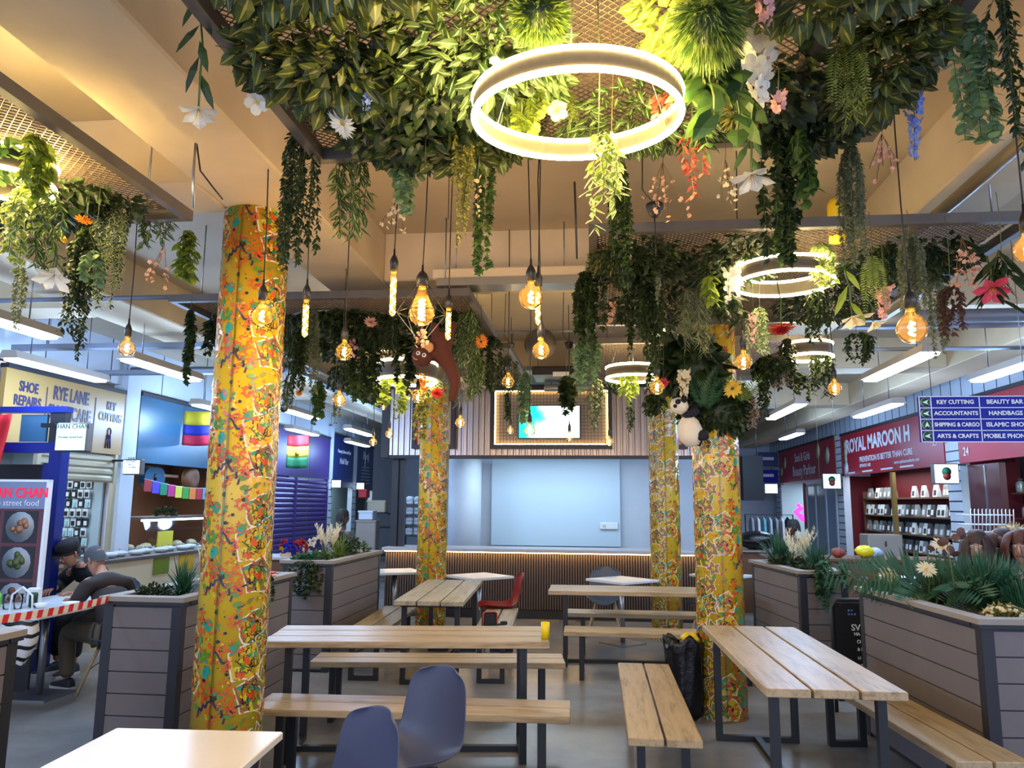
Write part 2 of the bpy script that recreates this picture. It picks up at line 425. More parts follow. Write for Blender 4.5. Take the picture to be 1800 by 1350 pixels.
# ================= mesh canopies =================
CZ = 3.10
def expanded(x0, x1, y0, y1, w_=0.036, h_=0.032, t=0.0016):
    b = MB(); nx = int((x1 - x0) / w_); ny = int((y1 - y0) / (h_ / 2))
    for j in range(ny):
        ya = y0 + j * h_ / 2; yb = ya + h_ / 2
        vs = []; fs = []
        for i in range(2 * nx + 1):
            up_ = (i + j) % 2
            x = x0 + i * w_ / 2; y = yb if up_ else ya
            vs += [(x, y - t, -t), (x, y + t, -t), (x, y + t, t * 2), (x, y - t, t * 2)]
        for i in range(2 * nx):
            for k in range(4):
                fs.append((i * 4 + k, i * 4 + (k + 1) % 4, i * 4 + 4 + (k + 1) % 4, i * 4 + 4 + k))
        b.add(vs, fs)
    return b
def canopy(x0, x1, y0, y1, label, coarse=1.0, bars=()):
    t = empty('mesh_canopy', (x0, y0, CZ), 0, label, 'canopy', 'suspended mesh canopies')
    w_, d_ = x1 - x0, y1 - y0; k = 0.055
    for (a, b_, c, d) in ((0, w_, 0, .045), (0, w_, d_ - .045, d_), (0, .045, 0.045, d_ - .045), (w_ - .045, w_, 0.045, d_ - .045)):
        MB().box(a, b_, c, d, 0, k).build('frame_bar', 'frame', t)
    for xb in bars: MB().box(xb, xb + .05, .045, d_ - .045, 0.012, 0.05).build('cross_bar', 'frame', t)
    expanded(0.04, w_ - .04, 0.04, d_ - .04, .036 * coarse, .032 * coarse, .0016 * coarse).build('mesh_panel', 'mesh', t).location = (0, 0, 0.052)
    for (a, c) in ((.2, .1), (w_ - .2, .1), (.2, d_ - .1), (w_ - .2, d_ - .1)):
        MB().tube([(a, c, k), (a, c, SL - CZ)], .005, 6).build('hanging_rod', 'steel', t)
    return t
canopy(-1.20, 1.12, 0.6, 3.05, 'mesh canopy nearest overhead, carrying the large ring light', bars=(1.9,))
canopy(-0.03, 2.29, 4.02, 6.25, 'mesh canopy over the right-hand tables, around the medium ring light', 1.2)
canopy(-4.5, -2.10, 1.6, 3.66, 'mesh canopy at upper left beside the nearest column', 1.2)
canopy(-3.14, -0.88, 5.22, 6.9, 'mesh canopy holding the unlit double ring and the toy monkey', 1.4)
canopy(-3.14, -0.80, 7.12, 9.2, 'mesh canopy holding the lit ring in front of the left corrugated panels', 1.6)
canopy(-0.2, 2.1, 6.95, 9.2, 'mesh canopy holding the small ring right of the screen', 1.6)

# ================= ring lights =================
def ring(x, y, Y, Dpx, label, lit=True, dz=0.045, tube=0.011, tilt=0):
    c = at(x, y, Y); D = Dpx * Y / F
    t = empty('ring_light', c, 0, label, 'ring light', 'ceiling ring lights'); t.rotation_euler[0] = tilt
    N = 64
    for s_ in (-1, 1):
        MB().tube([(D / 2 * math.cos(2 * PI * k / N), D / 2 * math.sin(2 * PI * k / N), s_ * dz / 2) for k in range(N)], tube, 8, closed=True).build('light_tube', ('ringe' if Y < 4 else 'ringf') if lit else 'ringo', t)
    b = MB(); vs = []; fs = []
    for k in range(N):
        a = 2 * PI * k / N
        for q, z in ((D / 2 - .004, -dz * .4), (D / 2 + .004, -dz * .4), (D / 2 + .004, dz * .4), (D / 2 - .004, dz * .4)):
            vs.append((q * math.cos(a), q * math.sin(a), z))
    for k in range(N):
        for j in range(4): fs.append((k * 4 + j, k * 4 + (j + 1) % 4, ((k + 1) % N) * 4 + (j + 1) % 4, ((k + 1) % N) * 4 + j))
    b.add(vs, fs, smooth=False).build('ring_body', 'ringb', t)
    for k in range(3):
        a = 2 * PI * k / 3 + .5
        MB().tube([(D / 2 * math.cos(a), D / 2 * math.sin(a), dz / 2), (D / 2 * .6 * math.cos(a), D / 2 * .6 * math.sin(a), max(CZ + .05 - c.z, .12))], .0012, 4).build('suspension_wire', 'steel', t)
    return t
ring(1014, 193, 2.15, 385, 'large bright double ring light hanging nearest overhead', dz=.058, tube=.0092, tilt=R(4))
ring(8, 303, 2.9, 182, 'bright double ring light cut by the left edge of the view', dz=.10, tube=.0105)
ring(1377, 486, 4.4, 166, 'medium bright double ring light among ferns on the right', dz=.085, tube=.0095)
ring(1421, 617, 6.6, 78, 'small bright ring light over the right-hand planter', dz=.11, tube=.012)
ring(1112, 656, 7.1, 92, 'small bright ring light between the screen and the right-hand columns', dz=.10, tube=.012)
ring(715, 655, 7.3, 108, 'bright double ring light behind the toy monkey', dz=.17, tube=.014)
ring(585, 575, 6.1, 150, 'unlit double ring light right of the nearest column', lit=False, dz=.11, tube=.014)
def glow(x, y, Y, p, z=None, name='ring_glow'):
    c = at(x, y, Y); l = bpy.data.lights.new(name, 'POINT'); l.energy = p; l.color = (1, .86, .58); l.shadow_soft_size = .15
    o = bpy.data.objects.new(name, l); C.objects.link(o); o.location = (c.x, c.y, c.z); return o

# ================= filament bulbs =================
def bulb(x, y, Y, rpx, label, kind='globe', topz=SL, cage=False, cup=False, tilt=0.0):
    c = at(x, y, Y); r_ = rpx * Y / F
    t = empty('pendant_bulb', c, 0, label, 'pendant light', 'filament bulbs on long cords')
    if kind == 'globe':
        prof = [(0.0, -r_)] + [(r_ * math.sin(a), -r_ * math.cos(a)) for a in [k * PI / 12 for k in range(1, 10)]] + [(r_ * .42, r_ * .95), (r_ * .32, r_ * 1.3)]
        top = r_ * 1.3; sr = max(r_ * .34, .014)
        fp = [(r_ * .16 * math.cos(k * .9), r_ * .16 * math.sin(k * .9), -r_ * .45 + r_ * .95 * k / 16) for k in range(17)]; fr = r_ * .10
    elif kind == 'pear':
        prof = [(0, -r_ * 1.25), (r_ * .4, -r_ * 1.18), (r_ * .8, -r_ * .85), (r_, -r_ * .35), (r_ * .93, r_ * .15), (r_ * .62, r_ * .85), (r_ * .42, r_ * 1.35), (r_ * .36, r_ * 1.75)]
        top = r_ * 1.75; sr = r_ * .4
        fp = [(r_ * .2 * math.cos(k * 1.1), r_ * .2 * math.sin(k * 1.1), -r_ * .75 + r_ * 1.6 * k / 30) for k in range(31)]; fr = r_ * .10
    else:
        L = rpx; r_ = 0.0165
        prof = [(0, -L), (r_ * .7, -L + .006), (r_, -L + .02), (r_, L * .85), (r_ * .7, L)]
        top = L; sr = .018
        fp = [(r_ * .55 * math.cos(k * .8), r_ * .55 * math.sin(k * .8), -L * .85 + L * 1.6 * k / 26) for k in range(27)]; fr = r_ * .32
    MB().lathe(prof, 20).build('glass_bulb', 'amber', t)
    MB().tube(fp, fr, 5).build('filament', 'fil', t)
    MB().lathe([(sr * .8, top - .004), (sr * .85, top + .012)], 12).build('cap', 'gold', t)
    s = MB().lathe([(sr * 1.15, top + .01), (sr * 1.2, top + .055), (sr * .8, top + .075), (.006, top + .09), (.005, top + .12)], 12)
    s.build('lamp_holder', 'dark', t)
    h = topz - c.z; w1, w2 = rnd.uniform(-.02, .02), rnd.uniform(-.02, .02)
    MB().tube([(0, 0, top + .1), (w1 * .5, 0, top + .1 + (h - top) * .3), (w1, w2, top + .1 + (h - top) * .6), (w2 * .4, 0, h)], .0035, 5).build('cord', 'cord', t)
    if cage:
        k_ = r_ * 1.9; b = MB(); zt, zm, zb = r_ * 2.1, -r_ * .25, -r_ * 2.1
        N = 6; ringp = [(k_ * math.cos(2 * PI * j / N + .3), k_ * math.sin(2 * PI * j / N + .3), zm) for j in range(N)]
        for j in range(N):
            b.tube([(sr * math.cos(2 * PI * j / N + .3), sr * math.sin(2 * PI * j / N + .3), zt), ringp[j], (k_ * .3 * math.cos(2 * PI * j / N + .8), k_ * .3 * math.sin(2 * PI * j / N + .8), zb)], .0022, 4)
            b.tube([ringp[j], ringp[(j + 1) % N]], .0022, 4)
        b.build('wire_cage', 'dark', t)
    if cup:
        MB().lathe([(.01, h - .09), (.035, h - .07), (.05, h - .035), (.052, h)], 14).build('ceiling_cup', 'dark', t)
    l = bpy.data.lights.new('bulb_glow', 'POINT'); l.energy = 1.4 * (Y / 3.8) ** .3; l.color = (1, .72, .36); l.shadow_soft_size = .03
    lo = bpy.data.objects.new('bulb_glow', l); C.objects.link(lo); lo.location = c + Vector((0, 0, -r_ * 1.6 if kind != 'tube' else -.15))
    return t
bulb(460, 556, 3.6, 21, 'large globe bulb glowing in front of the nearest yellow column')
bulb(223, 612, 4.3, 15.5, 'globe bulb hanging under the upper left canopy, left of the nearest column')
bulb(605, 619, 4.2, 16, 'globe bulb right of the nearest column, below the unlit ring')
bulb(933, 523, 3.7, 22, 'large globe bulb paired with a tube bulb above the screen', cup=True)
bulb(951, 616, 3.8, 16, 'lower globe bulb directly above the screen, below the tube bulb', cup=True)
bulb(1603, 578, 3.4, 25, 'largest globe bulb on the right, over the far planter')
bulb(1307, 636, 4.4, 14.5, 'globe bulb beside the right-hand yellow column')
bulb(1467, 683, 5.6, 11.5, 'small globe bulb above the red shop signs')
bulb(1155, 681, 5.0, 13, 'globe bulb just left of the toy panda')
bulb(893, 671, 5.6, 11.5, 'small globe bulb above the upper left corner of the screen frame')
bulb(596, 703, 5.3, 12, 'globe bulb above the purple shutter shop')
bulb(734, 699, 6.4, 10, 'globe bulb left of the dark red flower')
bulb(809, 743, 7.1, 9, 'small globe bulb in front of the corrugated panel left of the screen')
bulb(656, 777, 7.8, 7, 'tiny globe bulb lowest at the left end of the corrugated panels')
bulb(684, 763, 7.8, 7, 'tiny globe bulb at the left corner of the corrugated panels')
bulb(931, 757, 6.5, 10, 'globe bulb in front of the bright screen, left side')
bulb(1001, 769, 7.9, 7, 'small globe bulb in front of the screen, lower right')
bulb(1071, 777, 8.2, 7, 'small globe bulb at the right side of the screen frame')
bulb(897, 757, 8.4, 6, 'tiny globe bulb at the left side of the screen frame')
bulb(674, 716, 8.8, 5, 'tiny globe bulb high beside the left corrugated corner')
bulb(1806, 440, 3.0, 22, 'globe bulb cut by the right edge of the view')
bulb(691, 517, 3.6, 0.112, 'tube bulb with a spiral filament left of the caged bulb', 'tube')
bulb(537, 561, 3.8, 0.098, 'tube bulb right beside the nearest yellow column', 'tube')
bulb(788, 571, 4.2, 0.09, 'tube bulb right of the caged bulb', 'tube')
bulb(946, 539, 3.9, 0.10, 'tube bulb hanging just behind the large globe bulb', 'tube', cup=True)
bulb(741, 545, 3.7, 24, 'large pear bulb inside a diamond wire cage', 'pear', cage=True)

# ================= fluorescent battens =================
def batten(X, Y0, Y1, Z, label, power=27):
    t = empty('fluorescent_light', (X, (Y0 + Y1) / 2, Z), 0, label, 'strip light', 'hanging fluorescent strip lights')
    L = (Y1 - Y0) / 2
    b = MB(); b.add([(-.095, -L, .0), (.095, -L, .0), (.07, -L, .075), (-.07, -L, .075), (-.095, L, .0), (.095, L, .0), (.07, L, .07), (-.07, L, .07)],
                    [(0, 1, 2, 3), (7, 6, 5, 4), (3, 2, 6, 7), (1, 5, 6, 2), (0, 3, 7, 4), (0, 4, 5, 1)])
    b.build('housing', 'batten', t)
    MB().box(-.07, .07, -L + .03, L - .03, -.022, -.001, bev=.006).build('diffuser', 'fluo', t)
    for s_ in (-.6, .6): MB().tube([(0, s_ * L, .07), (0, s_ * L, SL - Z)], .006, 5).build('hanging_rod', 'steel', t)
    for q in (-.25, .25):
        l = bpy.data.lights.new('strip_light_glow', 'POINT'); l.energy = power * .62; l.color = (.38, .60, 1.0); l.shadow_soft_size = .12
        lo = bpy.data.objects.new('strip_light_glow', l); C.objects.link(lo); lo.location = (X, (Y0 + Y1) / 2 + q * (Y1 - Y0), Z - .16)
    return t
for a in [(-4.35, 6.6, 7.9, 'strip light just left of the nearest column'), (-5.45, 6.5, 7.9, 'strip light above the shoe repair sign, left edge of the view'),
          (-4.4, 4.3, 5.7, 'strip light cut by the left edge, highest in the photo'), (-5.45, 9.9, 11.2, 'strip light above the yellow, blue and red flag'),
          (-4.45, 10.5, 11.8, 'strip light right of the nearest column, upper one'), (-5.55, 13.4, 14.8, 'strip light above the red, yellow and green flag'),
          (-4.45, 13.4, 14.9, 'strip light above the two dark blue shop signs'), (-5.4, 16.3, 17.8, 'furthest strip light on the left side'),
          (2.85, 6.75, 8.3, 'strip light over the right-hand planters, nearest of the inner row'), (3.95, 7.0, 8.4, 'strip light above the blue directory sign'),
          (3.85, 10.2, 11.8, 'strip light left of the blue directory sign'), (2.65, 10.2, 12.0, 'strip light just right of the right-hand yellow column'),
          (3.7, 14.4, 15.8, 'furthest strip light on the right side'),
          (3.95, 2.6, 4.0, 'added fill strip light outside the view, right aisle'), (3.95, -1.0, .4, 'added fill strip light behind the viewer, right aisle'), (-4.4, 1.0, 2.4, 'added fill strip light outside the view, left aisle'), (-5.45, -1.2, .2, 'added fill strip light behind the viewer, left aisle')]:  # strips out of view are added to brighten the lower room
    batten(*a[:3], 2.95, a[3])
# ================= timber tables and benches =================
def timber(kind, cx, cy, rz, W, L, top, planks, label, group, wood='wood'):
    """planks run along local y; steel loop legs at both ends and a floor stretcher for tables"""
    t = empty(kind, (cx, cy, 0), R(rz), label, 'table' if 'table' in kind else 'bench', group)
    gap = .014; pw = (W - gap * (planks - 1)) / planks; th = .042
    for i in range(planks):
        a = -W / 2 + i * (pw + gap)
        e = rnd.uniform(-.006, .006)
        MB().box(a, a + pw, -L / 2 + e, L / 2 + e, top - th, top, bev=.004).build('plank', wood, t)
    k = .045; hw = W / 2 - .05
    for s_ in (-1, 1):
        y = s_ * (L / 2 - .17); b = MB()
        b.box(-hw, -hw + k, y - k / 2, y + k / 2, 0, top - th); b.box(hw - k, hw, y - k / 2, y + k / 2, 0, top - th)
        b.box(-hw + k, hw - k, y - k / 2, y + k / 2, 0, k * .8); b.box(-hw + k, hw - k, y - k / 2, y + k / 2, top - th - .03, top - th)
        b.build('leg_frame', 'dark', t)
    if 'table' in kind:
        MB().box(-k / 2, k / 2, -L / 2 + .17 + k / 2, L / 2 - .17 - k / 2, 0.002, k * .8).build('stretcher', 'dark', t)
    return t
gT, gB = 'timber plank tables', 'timber plank benches'
timber('dining_table', -1.27, 5.36, -90 + 8, .66, 1.86, .76, 3, 'long timber table with a yellow cup on its right end', gT)
timber('dining_bench', -1.10, 4.76, -90 + 2.5, .37, 1.88, .45, 2, 'long timber bench nearest the slate blue chairs', gB)
timber('dining_bench', -1.23, 6.16, -90 + 7, .38, 1.94, .45, 2, 'timber bench behind the table with the yellow cup', gB)
timber('dining_table', 1.135, 5.07, 1.2, .67, 2.0, .76, 3, 'timber table at right, running away from the viewer', gT)
timber('dining_bench', .345, 5.22, 0, .38, 1.92, .45, 2, 'two-plank bench left of the right-hand table, below the black bin bag', gB)
timber('dining_bench', 1.79, 5.08, 5, .36, 1.94, .45, 2, 'timber bench between the right-hand table and the large planter', gB)
timber('dining_table', -1.58, 8.05, 3.3, .64, 1.98, .76, 3, 'weathered greyish table in front of the distant left column', gT, 'woodold')
timber('dining_bench', -2.22, 8.1, 3, .38, 1.9, .45, 2, 'weathered bench beside the middle left planter', gB, 'woodold')
timber('dining_bench', -1.03, 8.15, 3.3, .36, 1.9, .45, 2, 'weathered bench with the red and black pouch on it', gB, 'woodold')
timber('dining_table', .47, 8.45, -90 + 1.5, .60, 1.95, .76, 3, 'long table across the back right, in front of the distant right column', gT)
timber('dining_bench', .62, 7.73, -90, .36, 1.88, .45, 2, 'bench on the near side of the back right table, behind the bin bag', gB)
timber('dining_bench', .60, 8.98, -90, .36, 1.86, .45, 2, 'bench on the far side of the back right table', gB)

# ================= square pedestal tables =================
def ped_table(x, y, rz, w_, top, label, m, legs='ped', th=.03, dp=None):
    dp = dp or w_
    t = empty('cafe_table', (x, y, 0), rz, label, 'table')
    MB().box(-w_ / 2, w_ / 2, -dp / 2, dp / 2, top - th, top, bev=.004).build('tabletop', m, t)
    if legs == 'ped':
        MB().tube([(0, 0, .02), (0, 0, top - th)], .03, 12).build('pedestal', 'steel', t)
        MB().box(-.2, .2, -.2, .2, 0, .015).build('base_plate', 'steel', t)
        MB().box(-.15, .15, -.15, .15, top - th - .02, top - th).build('mounting_plate', 'dark', t)
    else:
        MB().box(-w_ / 2 + .06, w_ / 2 - .06, -w_ / 2 + .06, w_ / 2 - .06, top - th - .035, top - th).build('apron', 'dark', t)
        for a in (-1, 1):
            for b_ in (-1, 1):
                q = w_ / 2 - .09
                MB().box(a * q - .022, a * q + .022, b_ * q - .022, b_ * q + .022, 0, top - th - .035).build('leg', 'dark', t)
    return t
p1, p2 = atz(205, 1279, .75), atz(498, 1286, .75)
ang = math.atan2(p2.y - p1.y, p2.x - p1.x); wd = (p2 - p1).length
cc = (p1 + p2) / 2 + Vector((math.sin(ang), -math.cos(ang), 0)) * wd / 2
ped_table(cc.x, cc.y, ang, wd, .75, 'square marble-effect table in the near left corner', 'ttop', 'legs')
ped_table(.30, 9.62, PI / 4, .62, .75, 'small white table in front of the counter, left of the distant right column', 'ttopw')
ped_table(-1.46, 9.75, PI / 4, .62, .75, 'small white table behind the red chair', 'ttopw')
ped_table(-2.66, 10.2, .5, .62, .75, 'small white table between the middle left planter and the distant left column', 'ttopw')
ped_table(1.62, 10.5, PI / 4, .6, .75, 'small white table half hidden behind the leafy column', 'ttopw')
ped_table(-4.70, 6.35, 0, .80, .75, 'white table where the two men in dark jackets eat', 'ttopw', dp=1.3)

# ================= moulded shell chairs =================
def shell_mesh():
    prof = [(.235, .405), (.21, .435), (.12, .432), (.0, .418), (-.10, .418), (-.17, .44), (-.215, .50), (-.24, .58), (-.258, .66), (-.272, .74), (-.283, .80), (-.29, .835)]
    wid = [.17, .205, .228, .235, .235, .232, .225, .218, .21, .196, .165, .105]
    n = 12; vs = []; fs = []
    for j, ((y, z), w_) in enumerate(zip(prof, wid)):
        for i in range(n + 1):
            u = -1 + 2 * i / n
            x = w_ * u
            k = u * u
            back = max(0, (j - 4) / 7)
            vs.append((x, y + .05 * k * min(1, back * 2) + (0 if j < 11 else 0), z + (.045 * k * (1 - back) + .02 * abs(u) ** 3 * (1 - back)) - (.022 * k if j == 11 else .012 * k if j == 10 else 0)))
    for j in range(len(prof) - 1):
        for i in range(n):
            a = j * (n + 1) + i; fs.append((a, a + 1, a + n + 2, a + n + 1))
    return MB().add(vs, fs, smooth=True)
def chair(loc, rz, label, m='shellg', wood=True):
    t = empty('shell_chair', (loc[0], loc[1], 0), rz, label, 'chair', 'moulded shell chairs')
    o = shell_mesh().build('shell', m, t, solid=.008)
    md = o.modifiers.new('smooth', 'SUBSURF'); md.levels = 1; md.render_levels = 2
    for sx in (-1, 1):
        for sy in (-1, 1):
            MB().tube([(sx * .11, sy * .10 - .01, .41), (sx * .22, sy * .215 - .02, .0)], [.015, .011] if wood else .009, 8).build('leg', 'legwood' if wood else 'dark', t)
    b = MB()
    for (a, c) in (((-1, -1), (1, 1)), ((1, -1), (-1, 1))):
        b.tube([(a[0] * .165, a[1] * .155 - .015, .21), (0, 0, .36), (c[0] * .165, c[1] * .155 - .015, .21)], .004, 5)
    b.box(-.12, .12, -.11, .10, .398, .41)
    b.build('brace', 'dark', t)
    return t
chair((-.92, 3.78), R(146), 'slate blue shell chair in the foreground, seen whole above its seat', 'shell', False)
chair((-1.04, 2.97), R(140), 'slate blue shell chair in the foreground, only its back in view', 'shell', False)
chair((-1.14, 9.2), R(105), 'dark red shell chair at the end of the weathered bench', 'shellr')
chair((.10, 10.1), R(175), 'grey shell chair facing the counter behind the back right table', 'shellg')
chair((1.36, 9.85), R(60), 'grey shell chair half hidden by the leafy column', 'shellg')
chair((-4.12, 6.50), R(62), 'dark chair with wooden legs under the man in the brown jacket', 'shellg')
chair((-4.95, 5.52), R(-10), 'wooden legged chair under the striped bag', 'shellg')
chair((-4.98, 7.62), R(165), 'chair under the man in the black cap', 'shellg')

# ================= slatted planters =================
def planter(x0, x1, y0, y1, h, label, slats=7):
    t = empty('slatted_planter', (x0, y0, 0), 0, label, 'planter', 'grey slatted planters')
    W, D = x1 - x0, y1 - y0; k = .065
    for (a, c) in ((0, 0), (W - k, 0), (0, D - k), (W - k, D - k)):
        MB().box(a, a + k, c, c + k, 0, h - .05).build('corner_post', 'post', t)
    MB().box(.012, W - .012, .012, D - .012, .01, h - .055).build('liner', 'post', t)
    sh = (h - .09) / slats
    for (a0, a1, b0, b1) in ((k, W - k, .003, .012), (k, W - k, D - .012, D - .003), (.003, .012, k, D - k), (W - .012, W - .003, k, D - k)):
        b = MB()
        for i in range(slats): b.box(a0, a1, b0, b1, .03 + i * sh, .03 + (i + 1) * sh - .008)
        b.build('slat_panel', 'planter', t)
    b = MB(); e = .025; q = .075
    for (a0, a1, b0, b1) in ((-e, W + e, -e, q), (-e, W + e, D - q, D + e), (-e, q, q, D - q), (W - q, W + e, q, D - q)):
        b.box(a0, a1, b0, b1, h - .03, h)
        b.box(a0 + .008, a1 - .008, b0 + .008, b1 - .008, h - .052, h - .0301, 1)
    b.build('rim', ['cap', 'post'], t)
    MB().box(q, W - q, q, D - q, h - .08, h - .035).build('soil', 'soil', t)
    return t
planter(-3.18, -2.65, 4.83, 6.67, 1.03, 'tall grey slatted planter behind the nearest yellow column', 7)
planter(-3.12, -2.615, 7.57, 9.32, 1.065, 'grey slatted planter with feather grass, left of the weathered table', 7)
planter(-3.5, -2.80, 2.3, 3.60, 1.02, 'slatted planter cut by the left edge, barrier tape tied to it', 7)
t_ = planter(2.07, 2.87, 4.57, 6.2, 1.05, 'large slatted planter full of palms at the right edge', 7); t_.rotation_euler[2] = R(4)
t_ = planter(1.84, 2.28, 7.44, 8.8, 1.06, 'slatted planter behind the leafy column with feather grass and palms', 7); t_.rotation_euler[2] = R(7)

# ================= back counter with corrugated front =================
SX0, SX1, SY = -3.12, 1.80, 11.4
M['corr'] = mat('corrugated_metal', (172, 160, 158), 0.32, 0.75)
M['warmled'] = mat('warm_led', (255, 220, 150), .4, emit=14, ecol=(255, 205, 120))
M['slatw'] = mat('slat_wood', (88, 74, 68), 0.5)
M['felt'] = mat('black_felt', (22, 18, 20), 0.8)
M['ctop'] = mat('counter_top', (196, 190, 192), 0.3)
t = empty('service_counter', ((SX0 + SX1) / 2, SY, 0), 0, 'long counter faced with dark vertical slats and a white top', 'counter')
W2 = (SX1 - SX0) / 2
MB().box(-W2, W2, .02, .55, 0, .94).build('body', 'felt', t)
b = MB(); x = -W2
while x < W2: b.box(x, x + .024, 0, .02, .13, .93); x += .0375
b.build('slatted_front', 'slatw', t)
MB().box(-W2 - .03, W2 + .03, -.12, .62, .94, .985, bev=.006).build('worktop', 'ctop', t)
MB().box(-W2, W2, -.01, .015, 0, .12).build('kickboard', 'post', t)
b = MB(); x = -W2 + .01
MB().box(-W2, W2, -.075, -.055, .928, .939).build('led_strip', 'warmled', t)

t = empty('corrugated_canopy', ((SX0 + SX1) / 2, SY, 2.33), 0, 'corrugated metal panel hanging above the counter opening', 'canopy')
zt = 3.36 - 2.33
b = MB(); p_ = .088; vs = []; fs = []; x = -W2; pr = []
while x < W2 - p_:
    pr += [(x, 0), (x + p_ * .5, 0), (x + p_ * .62, .028), (x + p_ * .88, .028)]; x += p_
pr.append((x, 0))
for (px_, py_) in pr: vs += [(px_, py_, 0.02), (px_, py_, zt)]
fs = [(2 * i, 2 * i + 2, 2 * i + 3, 2 * i + 1) for i in range(len(pr) - 1)]
b.add(vs, fs); b.build('corrugated_sheet', 'corr', t)
MB().box(-W2, W2, .035, .12, 0, zt).build('backing', 'post', t)
MB().box(-W2, W2, -.01, .12, -.03, 0.015).build('bottom_rail', 'post', t); MB().box(-W2, W2, -.01, .14, zt, zt + .05).build('top_rail', 'post', t)
for q_ in (-.8, 0, .8): MB().tube([(q_ * W2, .06, zt), (q_ * W2, .06, SL - 2.33)], .01, 6).build('hanging_rod', 'steel', t)
MB().box(-W2 - .12, -W2 - .002, -.03, .3, -.02, zt).build('end_trim', 'post', t)
area((-.65, SY - .35, 2.30), 4.0, .05, 2.5, (1, .62, .32), (R(160), 0, 0), 'led_wash')

def led_frame(x0, x1, z0, z1, y, label, inner, fw=.05, led=True):
    t = empty('framed_panel', ((x0 + x1) / 2, y, (z0 + z1) / 2), 0, label, 'frame')
    w_, h_ = (x1 - x0) / 2, (z1 - z0) / 2
    b = MB()
    for (a, c, d, e) in ((-w_, w_, h_ - fw, h_), (-w_, w_, -h_, -h_ + fw), (-w_, -w_ + fw, -h_ + fw, h_ - fw), (w_ - fw, w_, -h_ + fw, h_ - fw)): b.box(a, c, -.1, .0, d, e)
    b.build('frame', 'post', t)
    if led:
        b = MB(); k = fw
        for (a, c, d, e) in ((-w_ + k, w_ - k, h_ - k - .012, h_ - k), (-w_ + k, w_ - k, -h_ + k, -h_ + k + .012), (-w_ + k, -w_ + k + .012, -h_ + k + .012, h_ - k - .012), (w_ - k - .012, w_ - k, -h_ + k + .012, h_ - k - .012)): b.box(a, c, -.05, -.035, d, e)
        b.build('led_strip', 'warmled', t)
    MB().box(-w_ + fw, w_ - fw, -.03, -.002, -h_ + fw, h_ - fw).build('back_panel', inner, t)
    return t, w_ - fw, h_ - fw
M['inner'] = mat('panel_face', (150, 138, 128), .4, .3)
M['innero'] = mat('copper_face', (196, 118, 92), .35, .5)
t, w_, h_ = led_frame(-1.56, .24, 2.44, 3.37, SY - .01, 'black frame lined with warm light around the screen', 'inner', .06)
b = MB(); x = -w_ + .03
while x < w_: b.box(x, x + .006, -.07, -.06, -h_ + .01, h_ - .01); x += .05
z = -h_ + .03
while z < h_: b.box(-w_ + .01, w_ - .01, -.066, -.06, z, z + .006); z += .05
b.build('wire_grid', 'frame', t)
led_frame(-2.75, -2.10, 2.44, 3.37, SY - .01, 'narrow dark frame on the corrugated panel behind the distant left column', 'innero', .06, False)
led_frame(.98, 1.32, 2.44, 3.37, SY - .01, 'narrow dark frame on the corrugated panel right of the distant right column', 'innero', .06, False)
# the wall screen
M['screen'] = bpy.data.materials.new('screen_picture'); mm = M['screen']; mm.use_nodes = True; nt = mm.node_tree; bb = nt.nodes['Principled BSDF']
tc = nt.nodes.new('ShaderNodeTexCoord'); no = nt.nodes.new('ShaderNodeTexNoise'); no.inputs['Scale'].default_value = 3.2; no.inputs['Detail'].default_value = 3
gr = nt.nodes.new('ShaderNodeSeparateXYZ'); cr = nt.nodes.new('ShaderNodeValToRGB'); ad = nt.nodes.new('ShaderNodeMath'); ad.operation = 'MULTIPLY_ADD'
nt.links.new(tc.outputs['Object'], gr.inputs[0]); nt.links.new(tc.outputs['Object'], no.inputs[0])
nt.links.new(gr.outputs[0], ad.inputs[0]); ad.inputs[1].default_value = .8; nt.links.new(no.outputs[0], ad.inputs[2])
e = cr.color_ramp.elements; e[0].position = .25; e[0].color = (.0, .45, .36, 1); e[1].position = .5; e[1].color = (.75, .97, 1, 1); q = e.new(.36); q.color = (.08, .75, .62, 1)
nt.links.new(ad.outputs[0], cr.inputs[0]); nt.links.new(cr.outputs[0], bb.inputs['Emission Color']); bb.inputs['Emission Strength'].default_value = 1.5; bb.inputs['Base Color'].default_value = (.02, .02, .02, 1)
t = empty('wall_screen', (-.68, SY - .16, 2.83), 0, 'bright television in the middle of the lit frame', 'screen')
MB().box(-.46, .46, -.0, .05, -.25, .25, bev=.006).build('casing', 'black', t)
MB().box(-.445, .445, -.004, -.001, -.235, .235).build('display', 'screen', t)
# stall interior
struct('wall_back_of_stall', MB().box(-2.3, 2.2, 14.0, 14.1, 0, SL), ['wallw'])
t = MB().box(-1.88, .42, 13.9, 13.99, .9, 2.95).build('backdrop_board', 'cool'); tag(t, 'large plain pale blue board behind the counter', 'board')
o = MB().box(.06, .38, 13.86, 13.895, 1.20, 1.32, bev=.01); o.box(.12, .125, 13.85, 13.86, 1.235, 1.275, 1); o.box(.15, .155, 13.85, 13.86, 1.235, 1.275, 1)
o = o.build('power_socket', ['white', 'post']); tag(o, 'white double socket low on the pale blue board', 'socket')
o = MB().lathe([(.29, 0), (.29, 2.4)], 32).build('round_pillar', 'wallw', loc=(-2.3, 13.5, 0)); tag(o, 'plain white round pillar behind the counter, left of the blue board', 'column')
t = empty('shelf_rack', (-2.78, 13.7, 1.0), 0, 'white wall shelves with black brackets behind the counter', 'shelf')
for z in (.42, .78, 1.10): MB().box(-.35, .14, -.15, .12, z, z + .02).build('shelf', 'white', t)
MB().box(.14, .16, -.15, .12, .3, 1.14).build('bracket', 'post', t)
